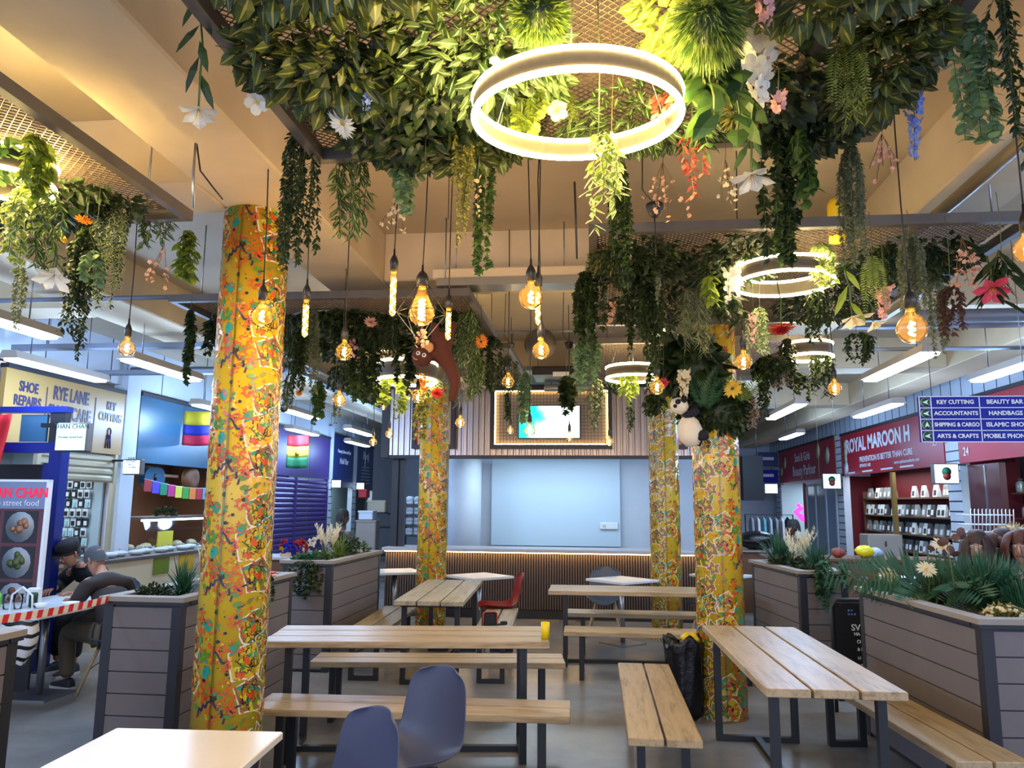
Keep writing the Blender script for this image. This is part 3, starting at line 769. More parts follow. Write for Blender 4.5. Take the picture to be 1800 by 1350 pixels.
for (x, lab) in ((-3.05, 'dark double post at the left end of the counter'), (1.66, 'dark post at the right end of the counter')):
    b = MB().box(-.06, .04, -.02, .10, 0, 2.32).box(.06, .14, .0, .10, 0, 2.32)
    tag(b.build('stall_post', 'post', loc=(x, SY + .2, 0)), lab, 'post')
area((-.7, 12.9, 2.5), 2.4, .5, 20, (.62, .82, 1.0), name='stall_lamp')
o = MB().box(-1.9, .5, 12.6, 13.2, 2.56, 2.62).build('ceiling_panel_light', 'batten'); tag(o, 'flat light fitting inside the counter stall', 'light')

# ================= shop fronts, left =================
M['gold_s'] = mat('ochre_fascia', (176, 140, 78), .35); M['navy'] = mat('navy_letter', (38, 34, 84), .4)
M['bluef'] = mat('teal_blue_fascia', (44, 86, 112), .3); M['purple'] = mat('purple_paint', (62, 46, 104), .4)
M['shut'] = mat('bare_shutter', (176, 166, 140), .4, .4); M['kblue'] = mat('cobalt_paint', (10, 30, 116), .35)
M['redc'] = mat('red_cloth', (196, 26, 40), .7); M['lbox'] = mat('lightbox_face', (205, 245, 245), .4, emit=.5, ecol=(200, 240, 255))
M['lboxw'] = mat('lightbox_white', (240, 248, 255), .4, emit=.6, ecol=(220, 240, 255)); M['txt'] = mat('dark_letter', (20, 30, 40), .5)
M['signblue'] = mat('navy_sign', (30, 44, 100), .35); M['wtxt'] = mat('white_letter', (220, 226, 236), .5)
M['interior'] = mat('shop_interior', (150, 170, 176), .7); M['brownwood'] = mat('brown_panel', (104, 70, 46), .6)
M['glass'] = mat('cabinet_glass', (140, 190, 190), .1)
RL = (PI / 2, 0, PI / 2); RR = (PI / 2, 0, -PI / 2)
def fascia(y0, y1, z0, z1, m, label, side=-1, x=None, name='shop_sign'):
    X = (LX if side < 0 else RX) if x is None else x
    t = empty(name, (X, (y0 + y1) / 2, (z0 + z1) / 2), 0, label, 'sign')
    w_, h_ = (y1 - y0) / 2, (z1 - z0) / 2
    MB().box(-.03, .03, -w_, w_, -h_, h_).build('board', m, t)
    MB().box(-.05, .05, -w_, w_, h_, h_ + .05).build('top_trim', 'post', t)
    return t
t = fascia(7.36, 9.44, 2.22, 3.02, 'gold_s', 'ochre shoe repair and key cutting sign with navy letters')
text('SHOE\nREPAIRS', .155, (.035, -.70, .15), RL, 'navy', t, font_off=.004, sx=.74)
text('RYE LANE\nSHOE CARE', .215, (.035, .0, .12), RL, 'navy', t, font_off=.006, sx=.66)
text('KEY\nCUTTING', .145, (.035, .76, .13), RL, 'navy', t, font_off=.004, sx=.74)
for y in (-.42, .44): MB().box(.03, .036, y, y + .010, -.12, .28).build('divider_line', 'navy', t)
b = MB()
for k in range(3): b.tube([(.036, .72 + k * .03, -.16), (.036, .70 + k * .05, -.33)], .009, 5)
b.tube([(.036, .76 + .035 * math.cos(a * .7), -.12 + .05 * math.sin(a * .7)) for a in range(9)], .006, 5, closed=True)
b.build('key_emblem', 'navy', t)
def shutter(y0, y1, z0, z1, m, label, X=LX, pitch_=.085, side=-1, rails=()):
    b = MB(); s_ = 1 if side < 0 else -1
    z = z0; vs = []; fs = []; prof = []
    while z < z1 - pitch_ + 1e-6:
        prof += [(0, z), (.018, z + pitch_ * .3), (.018, z + pitch_ * .7), (0, z + pitch_)]; z += pitch_
    for (d, z) in prof: vs += [(X + s_ * d, y0, z), (X + s_ * d, y1, z)]
    fs = [(2 * i, 2 * i + 1, 2 * i + 3, 2 * i + 2) for i in range(len(prof) - 1)]
    b.add(vs, fs)
    for y in rails: b.box(X - .01, X + .04, y, y + .05, z0, z1)
    b.box(X - .02, X + .03, y0 - .06, y0, z0 if z0 < .5 else 0, z1); b.box(X - .02, X + .03, y1, y1 + .06, z0 if z0 < .5 else 0, z1)
    return tag(b.build('roller_shutter', m), label, 'shutter')
shutter(8.0, 9.34, 1.86, 2.24, 'shut', 'half-raised bare metal roller shutter below the ochre sign')
# pack display in the key shop
struct('wall_key_shop', MB().box(LX - 1.5, LX - 1.45, 6.6, 9.4, 0, 2.3).box(LX - 1.45, LX - .15, 9.4, 9.43, 0, 2.3), ['interior'])
area((LX - .6, 8.2, 2.2), .2, 1.6, 12, (.8, .9, 1), name='shop_lamp')
proto = None; M['pack1'] = mat('pack_card', (196, 206, 210), .5); M['pack2'] = mat('pack_black', (26, 30, 36), .4); M['pack3'] = mat('pack_blue', (120, 190, 200), .4); M['packr'] = mat('pack_red', (170, 40, 46), .4)
protos = []
for c1, c2 in (('pack1', 'pack2'), ('pack2', 'pack1'), ('pack1', 'pack3')):
    e_ = MB().box(-.036, .036, 0, .01, -.052, .052).build('hanging_pack', c1)
    tag(e_, 'small carded accessory hanging on the wall of the key cutting shop', 'pack', 'carded accessories in the key cutting shop')
    MB().box(-.02, .02, -.012, 0, -.035, .02).build('blister', c2, e_); protos.append(e_)
k = 0
for row in range(8):
    for col in range(9):
        p_ = (-7.22 + col * .087, 9.372 - .03 * (row % 2), 1.84 - row * .122)
        src = protos[rnd.randrange(3)] if k >= 3 else protos[k]
        if k < 3: src.location = p_
        else: dup(src, p_)
        k += 1
o = MB().box(LX - .5, LX - .05, 7.3, 9.38, 0, .82).box(LX - .52, LX + .02, 7.3, 9.38, .82, .86, 1); tag(o.build('shop_counter', ['ctop', 'brownwood']), 'pale counter of the key cutting shop behind the diners', 'counter')
struct('trim_40', MB().box(LX - .15, LX + .04, 9.46, 9.76, 0, SL), ['wallw'])
def lightbox(x0, x1, y, z0, z1, label, lines, m='lbox', back=True):
    t = empty('light_box', ((x0 + x1) / 2, y, (z0 + z1) / 2), 0, label, 'sign', 'projecting lit signs')
    w_, h_ = (x1 - x0) / 2, (z1 - z0) / 2
    MB().box(-w_, w_, -.05, .05, -h_, h_, bev=.01).build('case', 'frame', t)
    MB().box(-w_ + .015, w_ - .015, -.056, -.05, -h_ + .015, h_ - .015).build('lit_face', m, t)
    if lines == [] or x0 < -5.5:
        xe, xw = (w_, RX - (x0 + x1) / 2 - .02) if x0 > 0 else (LX - (x0 + x1) / 2 + .02, -w_)
        MB().box(xe, xw, -.012, .012, h_ - .03, h_ - .005).build('bracket', 'dark', t)
    for (s_, sz, zz) in lines: text(s_, sz, (0, -.061, zz), (PI / 2, 0, 0), 'txt', t)
    return t
t = lightbox(-5.20, -4.87, 6.95, 2.10, 2.38, 'lit box sign of the street food stall, on the blue frame', [('CHAN CHAN', .062, .10), ('Peruvian street food', .030, .0)])
MB().box(-.35, -.2, -.02, .02, .1, .14).build('bracket', 'dark', t)
t = lightbox(-6.01, -5.76, 9.3, 1.96, 2.16, 'lit box sign projecting from the white pillar between two left shops', [('SHOE\nREPAIRS\nKEY\nCUTTING', .038, .05)], 'lboxw')
# blue fascia and food stall
t = fascia(9.8, 13.2, 2.15, 3.06, 'bluef', 'plain teal blue fascia above the snack stall with bunting')
struct('wall_snack_stall', MB().box(LX - 1.5, LX - 1.45, 9.8, 13.3, 0, 2.3).box(LX - 1.45, LX - .2, 13.22, 13.28, 0, 2.3), ['brownwood'])
area((LX - .6, 11.3, 2.12), .3, 2.2, 7, (1, .85, .7), name='shop_lamp')
t = empty('display_cabinet', (LX - .1, 11.1, 0), 0, 'glass snack cabinet lit from inside under the bunting', 'cabinet')
MB().box(-.5, .3, -1.0, 1.3, 0, .92).build('base', 'brownwood', t)
MB().box(-.45, .25, -.95, 1.25, .93, .95).build('shelf', 'white', t)
MB().add([(.28, -1, .93), (.28, 1.3, .93), (.1, 1.3, 1.38), (.1, -1, 1.38)], [(0, 1, 2, 3)]).build('glass_front', 'clear', t)
MB().box(-.45, .12, -1, 1.3, 1.38, 1.41).build('top', 'steel', t); MB().box(.02, .06, -.9, 1.2, 1.35, 1.375).build('lamp_tube', 'fluo', t)
pr_ = None
for k in range(10):
    if pr_ is None:
        pr_ = MB().lathe([(0, 0), (.08, 0), (.1, .02), (.1, .03), (.0, .03)], 12).build('food_tray', 'steel', loc=(LX - .1, 10.3, .95)); tag(pr_, 'small tray of snacks inside the glass cabinet', 'tray', 'snack trays in the glass cabinet')
        MB().lathe([(.09, .03), (.06, .07), (0, .085)], 10).build('snacks', 'p_cream', pr_)
    else: dup(pr_, (LX - .05 - .25 * (k % 2), 10.3 + (k // 2) * .42, .95))
o = MB().box(LX + .22, LX + .235, 10.12, 10.5, .99, 1.22).build('price_card', mat('yellow_card', (206, 196, 60), .6)); tag(o, 'plain yellow card on the left of the snack cabinet', 'card')
for i, (y, z) in enumerate(((10.45, .86), (10.75, .78), (11.05, .70))):
    o = MB().box(LX + .31, LX + .32, y, y + .26, z, z + .08).build('menu_strip', 'pack2')
    tag(o, ['upper dark menu strip on the snack cabinet', 'middle dark menu strip on the snack cabinet', 'lower dark menu strip on the snack cabinet'][i], 'menu')
# bunting: a string with hanging flags
BC = [(150, 40, 50), (70, 60, 180), (30, 120, 90), (170, 40, 110), (190, 190, 60), (60, 140, 60), (210, 120, 50), (170, 40, 60), (110, 160, 220), (180, 40, 60), (90, 170, 220), (60, 160, 70), (180, 40, 120), (220, 110, 50)]
t = empty('bunting', (LX + .1, 9.9, 1.93), 0, 'string of colourful paper flags across the snack stall', 'bunting')
pts = [(0, k * .2, -.10 * math.sin(PI * k / 14) * 1.0) for k in range(15)]
MB().tube(pts, .004, 4).build('string', 'white', t)
for k in range(14):
    MB().box(-.002, .002, pts[k][1] + .01, pts[k][1] + .19, pts[k][2] - .17, pts[k][2]).build('paper_flag', mat('flag_%d' % k, BC[k], .7), t)
# guitar and drum hung in the stall
def guitar(loc, label, col, s_=1.0):
    t = empty('guitar', loc, 0, label, 'guitar')
    out = []
    for k in range(28):
        a = 2 * PI * k / 28; q = .17 * (1 + .16 * math.cos(2 * a)) ; out.append((q * math.cos(a) * 1.15, q * math.sin(a) * .95))
    vs = [(-.05, x * s_, z * s_) for x, z in out] + [(.05, x * s_, z * s_) for x, z in out]
    MB().add(vs, [tuple(range(27, -1, -1)), tuple(range(28, 56))] + [(i, (i + 1) % 28, 28 + (i + 1) % 28, 28 + i) for i in range(28)]).build('body', col, t)
    MB().lathe([(.045 * s_, 0), (.0, 0.001)], 16, T=TR((.052, 0, 0), ry=PI / 2)).build('sound_hole', 'black', t)
    MB().box(.03, .06, .16 * s_, .52 * s_, .01, .05).build('neck', 'brownwood', t)
    return t
M['gblue'] = mat('blue_lacquer', (30, 78, 110), .3)
guitar((LX - .15, 10.5, 1.97), 'blue guitar hanging on its side above the bunting', 'gblue', 1.15)
o = MB().lathe([(0, 0), (.16, 0), (.17, .02), (.17, .12), (.1, .14), (0, .12)], 20, T=TR(ry=PI / 2)).build('hanging_drum', 'brownwood', loc=(LX - .15, 11.45, 1.98)); tag(o, 'round brown drum hanging above the bunting, right of the guitar', 'drum')
# purple shop
t = fascia(13.3, 17.4, 2.15, 3.08, 'purple', 'plain purple fascia above the purple shutter')
shutter(13.38, 17.32, .02, 2.14, 'purple', 'closed purple roller shutter behind the flowers', pitch_=.1, rails=(15.45,))
def flag(x, y, Y, wpx, hpx, cols, label, emblem=False):
    c = at(x, y, Y); w_, h_ = wpx * Y / F, hpx * Y / F
    t = empty('hanging_flag', c, 0, label, 'flag'); z = 0
    for (fr, col) in cols:
        vs = []; fs = []; n_ = 12
        for j in range(4):
            for i in range(n_ + 1):
                u = i / n_; zz = z - fr * h_ * j / 3
                vs.append((u * w_, .02 * math.sin(u * 9 + zz * 3), zz - .03 * h_ * math.sin(u * PI)))
        for j in range(3):
            for i in range(n_): a = j * (n_ + 1) + i; fs.append((a, a + n_ + 1, a + n_ + 2, a + 1))
        MB().add(vs, fs, smooth=True).build('stripe', mat('stripe_cloth', col, .7), t, solid=.003); z -= fr * h_
    if emblem: MB().lathe([(0, 0), (w_ * .1, .001), (w_ * .1, .006), (0, .008)], 14, T=TR((w_ * .5, -.02, -h_ * .58), rx=PI / 2)).build('emblem', 'gold', t)
    return t
flag(325, 722, 10.9, 62, 64, [(.4, (200, 180, 40)), (.3, (40, 50, 150)), (.3, (176, 30, 60))], 'yellow, blue and red flag left of the nearest column')
flag(506, 764, 14.0, 40, 60, [(.34, (166, 36, 44)), (.33, (206, 190, 60)), (.33, (30, 110, 70))], 'red, yellow and green flag on the purple fascia', True)
for i, (y0, y1) in enumerate(((17.45, 17.68), (19.2, 19.52), (20.98, 24.0))):
    b = MB().box(LX - .1, LX + .02, y0, y1, 0, 3.4); z = .15
    while z < 2.2 and i < 2: b.box(LX + .02, LX + .024, y0, y1, z, z + .015, 1); z += .16
    struct('trim_%d' % (50 + i), b, ['wallw', 'post'])
t = fascia(17.7, 19.18, 1.98, 3.2, 'signblue', 'dark blue sign with white script, left of the pair past the purple shop')
text('Beauty Salon and Spa', .115, (.036, 0, .26), RL, 'wtxt', t); text('Nail Bar', .20, (.036, 0, .02), RL, 'wtxt', t)
t = fascia(19.54, 20.95, 1.95, 3.1, 'signblue', 'dark blue sign with white script, right of the pair past the purple shop')
b = MB()
for k in range(6): b.box(.03, .035, -.35 + .02 * (k % 2), .35, -.40 + k * .085, -.385 + k * .085)
b.build('small_print', 'wtxt', t); text('RyeJ', .30, (.036, 0, .33), RL, 'wtxt', t)
struct('wall_far_left_shops', MB().box(LX - 1.2, LX - 1.1, 17.8, 24, 0, 3), ['interior'])
area((LX - .5, 19.3, 2.3), .3, 3, 14, (.75, .95, 1), name='shop_lamp')
for i, (x0_, x1_, y0_, y1_, Y, lb) in enumerate(((582, 601, 843, 858, 17.6, 'small framed sign by the head of the seated man behind the planter'), (626, 642, 848, 861, 19.5, 'small white box sign right of the first dark blue sign'))):
    a, c = at(x0_, y1_, Y), at(x1_, y0_, Y)
    t = empty('hanging_sign', ((a.x + c.x) / 2, Y, (a.z + c.z) / 2), 0, lb, 'sign'); w_, h_ = (c.x - a.x) / 2, (c.z - a.z) / 2
    MB().box(-w_, w_, -.02, .02, -h_, h_).build('frame', 'post', t); MB().box(-w_ * .86, w_ * .86, -.024, -.02, -h_ * .82, h_ * .82).build('face', 'lboxw', t)
# clutter of the far left shops: cartons, counter, red bag
for (x, y, Y, w_, h_, m, nm, lb, ct) in ((664, 898, 17, .42, .27, 'shut', 'carton', 'tan carton stacked left of the dark double post', 'box'), (690, 895, 16.4, .3, .32, 'shut', 'carton', 'tan carton directly beside the dark double post', 'box'),
      (645, 964, 15.5, .42, 1.27, 'cap', 'cupboard', 'pale wooden cupboard right of the seated man behind the planter', 'cupboard'), (646, 911, 15.5, .3, .18, 'wallw', 'plastic_crate', 'white crate on the pale wooden cupboard', 'crate'),
      (640, 868, 18, .2, .2, 'packr', 'hanging_bag', 'bright red bag hanging above the cartons', 'bag')):
    c = at(x, y, Y)
    if nm == 'cupboard': c.z = h_ / 2
    if nm == 'plastic_crate': c.z = 1.278 + h_ / 2
    if nm == 'carton': c.z = (1.40 if x < 680 else 1.10) + h_ / 2 + .002; c.y = 17.0; 
    t = empty(nm, (c.x, c.y, c.z), 0, lb, ct)
    if nm == 'hanging_bag': MB().tube([(0, 0, h_ / 2), (0, 0, 3.1 - c.z)], .01, 5).build('strap', 'dark', t)
    MB().box(-w_ / 2, w_ / 2, -.15, .15, -h_ / 2, h_ / 2, bev=.02).build('body', m, t); MB().box(-w_ / 2 - .006, w_ / 2 + .006, -.16, .16, h_ / 2 - .03, h_ / 2 + .006).build('lid', m, t)
xa, xb = at(652, 898, 17).x, at(712, 898, 17).x
t = empty('stock_shelving', ((xa + xb) / 2, 17.0, 0), 0, 'dark stock shelving holding the tan cartons left of the dark double post', 'shelf'); q_ = (xb - xa) / 2
for z in (.5, 1.10, 1.40): MB().box(-q_, q_ if z != 1.40 else q_ * .1, -.2, .2, z - .03, z).build('shelf', 'dark', t)
for a in (-q_, q_ - .03): MB().box(a, a + .03, -.2, .2, 0, 1.40 if a < 0 else 1.10).build('side_panel', 'dark', t)
# kiosk frame in cobalt blue
t = empty('kiosk', (-5.35, 7.1, 0), 0, 'cobalt blue door frame of the food kiosk at the left edge', 'kiosk')
MB().box(.0, .13, -.06, .06, 0, 2.10).build('door_post', 'kblue', t); MB().box(-.10, .0, -.0, .10, 0, 2.0).build('inner_post', 'kblue', t)
MB().box(-1.6, .13, -.06, .06, 2.10, 2.2).build('door_head', 'kblue', t); MB().box(-1.6, .13, -.05, .05, 2.5, 2.56).build('top_rail', 'kblue', t)
MB().box(-.36, -.08, -.03, .0, 2.21, 2.48).build('reflected_panel', 'bluef', t); MB().box(-.04, .12, -.04, .04, 2.2, 2.5).build('mullion', 'dark', t)  # reflected panel: light box reflection in the glass, built as a solid sheet
MB().box(-1.4, -.12, .3, .34, .2, 2.0).build('dark_door', 'post', t)
o = MB().box(-6.0, -5.72, 7.5, 7.56, .0, 1.94).build('patterned_curtain', 'p_redleaf'); tag(o, 'reddish curtain inside the blue kiosk doorway', 'curtain')
# red cloth
c = at(0, 728, 6.9); vs = []; fs = []
for j in range(9):
    for i in range(9):
        u, v = i / 8, j / 8; xr = at(26 - 26 * v ** 1.3 + 0, 730, 6.9).x
        vs.append((c.x - .35 + (xr + .0 - c.x + .35) * u, 6.9 + .035 * math.sin(u * 11 + v * 2), c.z - v * .72))
for j in range(8):
    for i in range(8): a = j * 9 + i; fs.append((a, a + 9, a + 10, a + 1))
tag(MB().add(vs, fs, smooth=True).build('red_drape', 'redc', solid=.004), 'red cloth hanging at the left edge above the menu board', 'cloth')
# menu board with food pictures
t = empty('menu_board', (-5.20, 6.45, 0), R(2), 'tall food menu board with plates pictured, left edge', 'menu board')
MB().box(-.42, .30, 0, .04, .35, 1.80).build('board', mat('board_face', (92, 52, 60), .4), t)
MB().box(.30, .325, -.005, .045, .35, 1.81).build('white_edge', 'white', t); MB().box(-.42, .325, -.005, .045, 1.80, 1.82).build('top_edge', 'white', t)
MB().box(-.42, .30, -.004, 0, 1.56, 1.80).build('header_band', mat('board_head', (120, 130, 160), .4), t)
text('CHAN CHAN', .12, (-.0, -.008, 1.70), (PI / 2, 0, 0), mat('red_letter', (220, 30, 60), .4, emit=.3), t, sx=.9, font_off=.003)
text('Peruvian street food', .075, (-.06, -.010, 1.61), (PI / 2, 0, 0), 'wtxt', t)
FC = [(200, 110, 60), (170, 120, 90), (196, 120, 60), (90, 100, 60), (150, 110, 70), (110, 70, 50), (160, 120, 80), (120, 90, 60)]
k = 0
for row in range(4):
    for col in range(2):
        x, z = -.22 + col * .36 - .05, 1.40 - row * .31
        b = MB().box(x - .16, x + .16, -.004, -.001, z - .14, z + .14, 0)
        b.lathe([(0, .001), (.13, .001), (.135, .002)], 14, 1, TR((x, -.005, z), rx=PI / 2)); 
        r_ = random.Random(k)
        for q in range(9):
            a = r_.uniform(0, 6.3); d = r_.uniform(0, .07)
            b.lathe([(0, .004), (r_.uniform(.02, .045), .003), (.001, .0031)], 7, 2, TR((x + d * math.cos(a), -.007 - .0002 * q, z + d * math.sin(a)), rx=PI / 2))
        b.build('food_picture', ['post', 'wallw', mat('food_%d' % k, FC[k], .6)], t); k += 1
MB().tube([(-.3, .3, 0), (-.3, .04, 1.2)], .012, 6).build('stand_leg', 'dark', t); MB().tube([(.2, .3, 0), (.2, .04, 1.2)], .012, 6).build('stand_leg', 'dark', t)
MB().box(-.4, .3, 0.005, .035, 0, .35).build('lower_panel', 'post', t)

# ================= shop fronts, right =================
M['maroon'] = mat('red_fascia', (160, 22, 42), .45); M['darkred'] = mat('dark_red_wall', (120, 20, 34), .6)
M['dirblue'] = mat('directory_blue', (0, 22, 150), .7); M['green'] = mat('emblem_green', (20, 120, 90), .5)
def slat_pillar(y0, y1, X, i):
    b = MB().box(X - .02, X + .12, y0, y1, 0, 3.15); z = .12
    while z < 3.1: b.box(X - .025, X - .019, y0, y1, z, z + .018, 1); z += .145
    struct('trim_%d' % i, b, ['wallw', 'post'])
slat_pillar(11.68, 12.1, RX, 60); slat_pillar(17.0, 17.4, RX, 61); slat_pillar(22.65, 23.2, RX, 62)
t = fascia(12.12, 16.98, 2.26, 3.10, 'maroon', 'wide red herbal shop sign with large white letters behind the directory sign', 1)
text('ROYAL MAROON H', .37, (-.035, .42, .16), RR, 'wtxt', t, font_off=.012, sx=1.0)
text('PREVENTION IS BETTER THAN CURE', .15, (-.035, .0, -.14), RR, 'wtxt', t, sx=1.05, font_off=.002)
text('www.royalmaroonherbs.com', .09, (-.035, -1.0, -.28), RR, 'wtxt', t); text('07944 815 408', .10, (-.035, 1.0, -.26), RR, 'wtxt', t)
text('Unit\n23', .16, (-.035, -2.15, .02), RR, 'wtxt', t)
for y in (1.9, .9, -.1, -1.0): MB().box(-.036, -.03, y - .28, y + .28, -.385, -.355).build('small_print', 'wtxt', t)
b = MB()
for (z, q) in ((.22, .11), (.06, .14), (-.08, .12)): b.lathe([(0, .002), (q, .001)], 14, 0, TR((-.035, 2.15, z), ry=-PI / 2))
b.lathe([(0, .003), (.16, .001)], 14, 1, TR((-.036, 2.15, -.26), ry=-PI / 2)); b.build('emblem', ['p_cream', 'wtxt'], t)
t = fascia(17.42, 22.6, 2.26, 3.12, 'maroon', 'red beauty shop sign with script letters and round portraits', 1)
text('Soni & Girls', .30, (-.035, .1, .16), RR, 'wtxt', t); text('Beauty Parlour', .36, (-.035, .0, -.18), RR, 'wtxt', t)
for (y, z, q) in ((-1.3, .22, .2), (-2.0, .08, .22), (1.9, .12, .18), (2.3, -.1, .15)): MB().lathe([(0, .003), (q, .001)], 18, T=TR((-.035, y, z), ry=-PI / 2)).build('portrait_disc', 'p_cream', t)
t = fascia(8.9, 11.65, 2.26, 3.12, 'maroon', 'red sign with number 24, right of the slatted pillar', 1)
text('24', .17, (-.035, 1.15, -.28), RR, 'wtxt', t); text('Tel: 020', .14, (-.035, .05, .0), RR, 'wtxt', t)
MB().lathe([(0, .003), (.17, .001)], 18, T=TR((-.035, 1.0, .08), ry=-PI / 2)).build('emblem', 'green', t); MB().lathe([(0, .004), (.4, .001)], 20, T=TR((-.035, -.75, -.02), ry=-PI / 2)).build('emblem', 'wtxt', t)
for i, (px, py, wx, wz, Y, lb) in enumerate(((1661, 833, 40, 34, 11.5, 'lit box sign with a green and red emblem beside the number 24 sign'), (1461, 846, 30, 26, 16.9, 'lit box sign with an emblem between the two red shop signs'),
                           (1355, 859, 22, 17, 22.2, 'blank white lit box at the far right shops, right one'), (1319, 861, 22, 17, 22.6, 'blank white lit box beside the leafy column'))):
    a = at(px, py, Y); w_, h_ = wx * Y / F / 2, wz * Y / F / 2
    t = lightbox(a.x - w_, a.x + w_, Y, a.z - h_, a.z + h_, lb, [], 'lboxw')
    if i < 2:
        MB().lathe([(0, .004), (h_ * .45, .002)], 12, T=TR((0, -.056, h_ * .2), rx=PI / 2)).build('emblem', 'green', t)
        MB().lathe([(0, .004), (h_ * .38, .002)], 12, T=TR((0, -.058, -h_ * .25), rx=PI / 2)).build('emblem', 'p_redleaf', t)
# herbal shop interior and pouches
struct('wall_herbal_shop', MB().box(6.15, 6.2, 12.1, 18.2, 1.0, 2.4).box(6.15, 6.2, 12.1, 18.2, 0, 1.0, 1).box(RX + .2, 6.15, 18.15, 18.2, 0, 2.3).box(RX, 6.15, 12.1, 12.15, 0, 2.3), ['darkred', 'post'])
t = empty('display_shelving', (5.98, 15.55, 0), 0, 'dark wooden shelving stocked with pouches in the herbal shop', 'shelf')
for z in (.50, .82, 1.14, 1.47, 1.81): MB().box(-.18, .16, -2.1, 2.15, z - .03, z).build('shelf', 'brownwood', t)
MB().box(.13, .16, -2.1, 2.15, .1, 1.62).build('back_board', 'post', t)
for y in (-2.13, 2.15): MB().box(-.18, .16, y, y + .03, 0, 1.95).build('side_panel', 'brownwood', t)
M['pouch'] = mat('pouch_grey', (150, 156, 150), .3, .3); M['plab'] = mat('pouch_label', (224, 230, 224), .5); M['pouchd'] = mat('pouch_dark', (60, 62, 60), .3)
pp = []
for m1 in ('pouch', 'plab', 'pouchd'):
    b = MB(); b.add([(-.04, -.09, 0), (.04, -.09, 0), (.04, .09, 0), (-.04, .09, 0), (-.03, -.095, .08), (.03, -.095, .08), (.03, .095, .08), (-.03, .095, .08), (-.006, -.085, .21), (.006, -.085, .21), (.006, .085, .21), (-.006, .085, .21)],
        [(0, 3, 2, 1), (8, 9, 10, 11)] + [(a + i, a + (i + 1) % 4, a + 4 + (i + 1) % 4, a + 4 + i) for a in (0, 4) for i in range(4)])
    o = b.build('herb_pouch', m1); tag(o, 'foil pouch standing on the shelves of the herbal shop', 'pouch', 'pouches on the herbal shop shelves')
    MB().add([(-.041, -.05, .03), (-.041, .05, .03), (-.028, .05, .12), (-.028, -.05, .12)], [(0, 3, 2, 1)]).build('label', 'wtxt' if m1 != 'plab' else 'pouchd', o); pp.append(o)
k = 0
for z in (.50, .82, 1.14, 1.47, 1.81):
    for j in range(19):
        y = 13.62 + j * .215 + rnd.uniform(-.03, .03)
        if z > 1.8 and j in (3, 4, 6, 8, 9, 10): continue
        p = (5.86 + rnd.uniform(-.03, .03), y, z)
        if k < 3: pp[k].location = p
        else: dup(pp[rnd.randrange(3)], p)
        k += 1
o = MB().box(RX - .02, RX + .04, 14.25, 14.36, 0, 2.24).build('door_mullion', mat('brass_frame', (170, 140, 80), .3, .5)); tag(o, 'brass coloured door frame post in front of the pouch shelves', 'post')
area((5.6, 15.2, 2.3), .3, 4.2, 16, (.95, .95, 1), name='shop_lamp')
# beauty shop
struct('wall_beauty_shop', MB().box(7.0, 7.1, 18.2, 22.7, 0, 2.6).box(RX, 7.0, 22.6, 22.65, 0, 2.4).box(6.2, 7, 18.2, 18.25, 0, 2.4), ['wallw'])
area((6.0, 20.8, 2.3), .5, 2.4, 26, (.6, .95, 1), name='shop_lamp')
t = empty('window_screen', (RX, 18.65, 0), 0, 'grey glazed panels with white frames under the beauty shop sign', 'window')
for y in (-1.15, -.4, .45, 1.2): MB().box(-.03, .03, y, y + .07, 0, 2.15).build('frame_post', 'wallw', t)
MB().box(-.01, .01, -1.1, 1.2, .1, 2.1).build('pane', mat('grey_glass', (110, 124, 150), .15), t)
MB().box(-.03, .03, -1.15, 1.27, 2.1, 2.17).build('head_rail', 'wallw', t)
o = MB().box(RX - .03, RX + .03, 20.1, 20.18, 0, 2.2).build('door_post', 'darkred'); tag(o, 'thin dark red post in the beauty shop doorway', 'post')
neon = mat('magenta_neon', (255, 40, 200), .4, emit=2.5)
c = at(1402, 900, 21.3); o = MB().tube([(0, 0, .2), (.12, 0, .1), (-.05, 0, 0), (.1, 0, -.12), (.14, 0, -.25)], [.05, .09, .07, .09, .03], 8).build('neon_shape', neon, loc=c); tag(o, 'magenta glowing ornament in the beauty shop doorway', 'light')
# shop 24
struct('wall_corner_shop', MB().box(6.6, 6.7, 6.0, 12.1, 0, 2.6), ['interior'])
o = MB().box(RX - .02, RX + .06, 10.6, 11.45, .9, 2.22).box(RX - .03, RX + .0, 10.95, 10.99, .9, 2.2, 1).build('door_leaf', [mat('maroon_wood', (74, 32, 34), .4), 'steel']); tag(o, 'dark maroon panelled door under the number 24 sign', 'door')
t = empty('shop_shelving', (6.1, 10.3, 0), 0, 'shelves of bottles and jars behind the mannequin heads', 'shelf')
for z in (.8, 1.15, 1.5, 1.85): MB().box(-.2, .2, -1.6, 1.5, z - .02, z).build('shelf', 'brownwood', t)
jp = None
for z in (.8, 1.15, 1.5, 1.85):
    for j in range(15):
        p = (6.0 + rnd.uniform(-.05, .05), 8.85 + j * .2, z)
        if jp is None:
            jp = MB().lathe([(0, 0), (.055, 0), (.06, .02), (.06, .13), (.035, .16), (.035, .17)], 12).build('shop_jar', 'pouch', loc=p); tag(jp, 'pale jar with a dark lid on the shelves at the right edge', 'jar', 'jars on the corner shop shelves')
            MB().lathe([(.04, .165), (.042, .2), (0, .2)], 12).build('lid', 'pouchd', jp)
        else: dup(jp, p)
area((5.7, 10.0, 2.3), .3, 2.2, 10, (.75, .92, 1), name='shop_lamp')
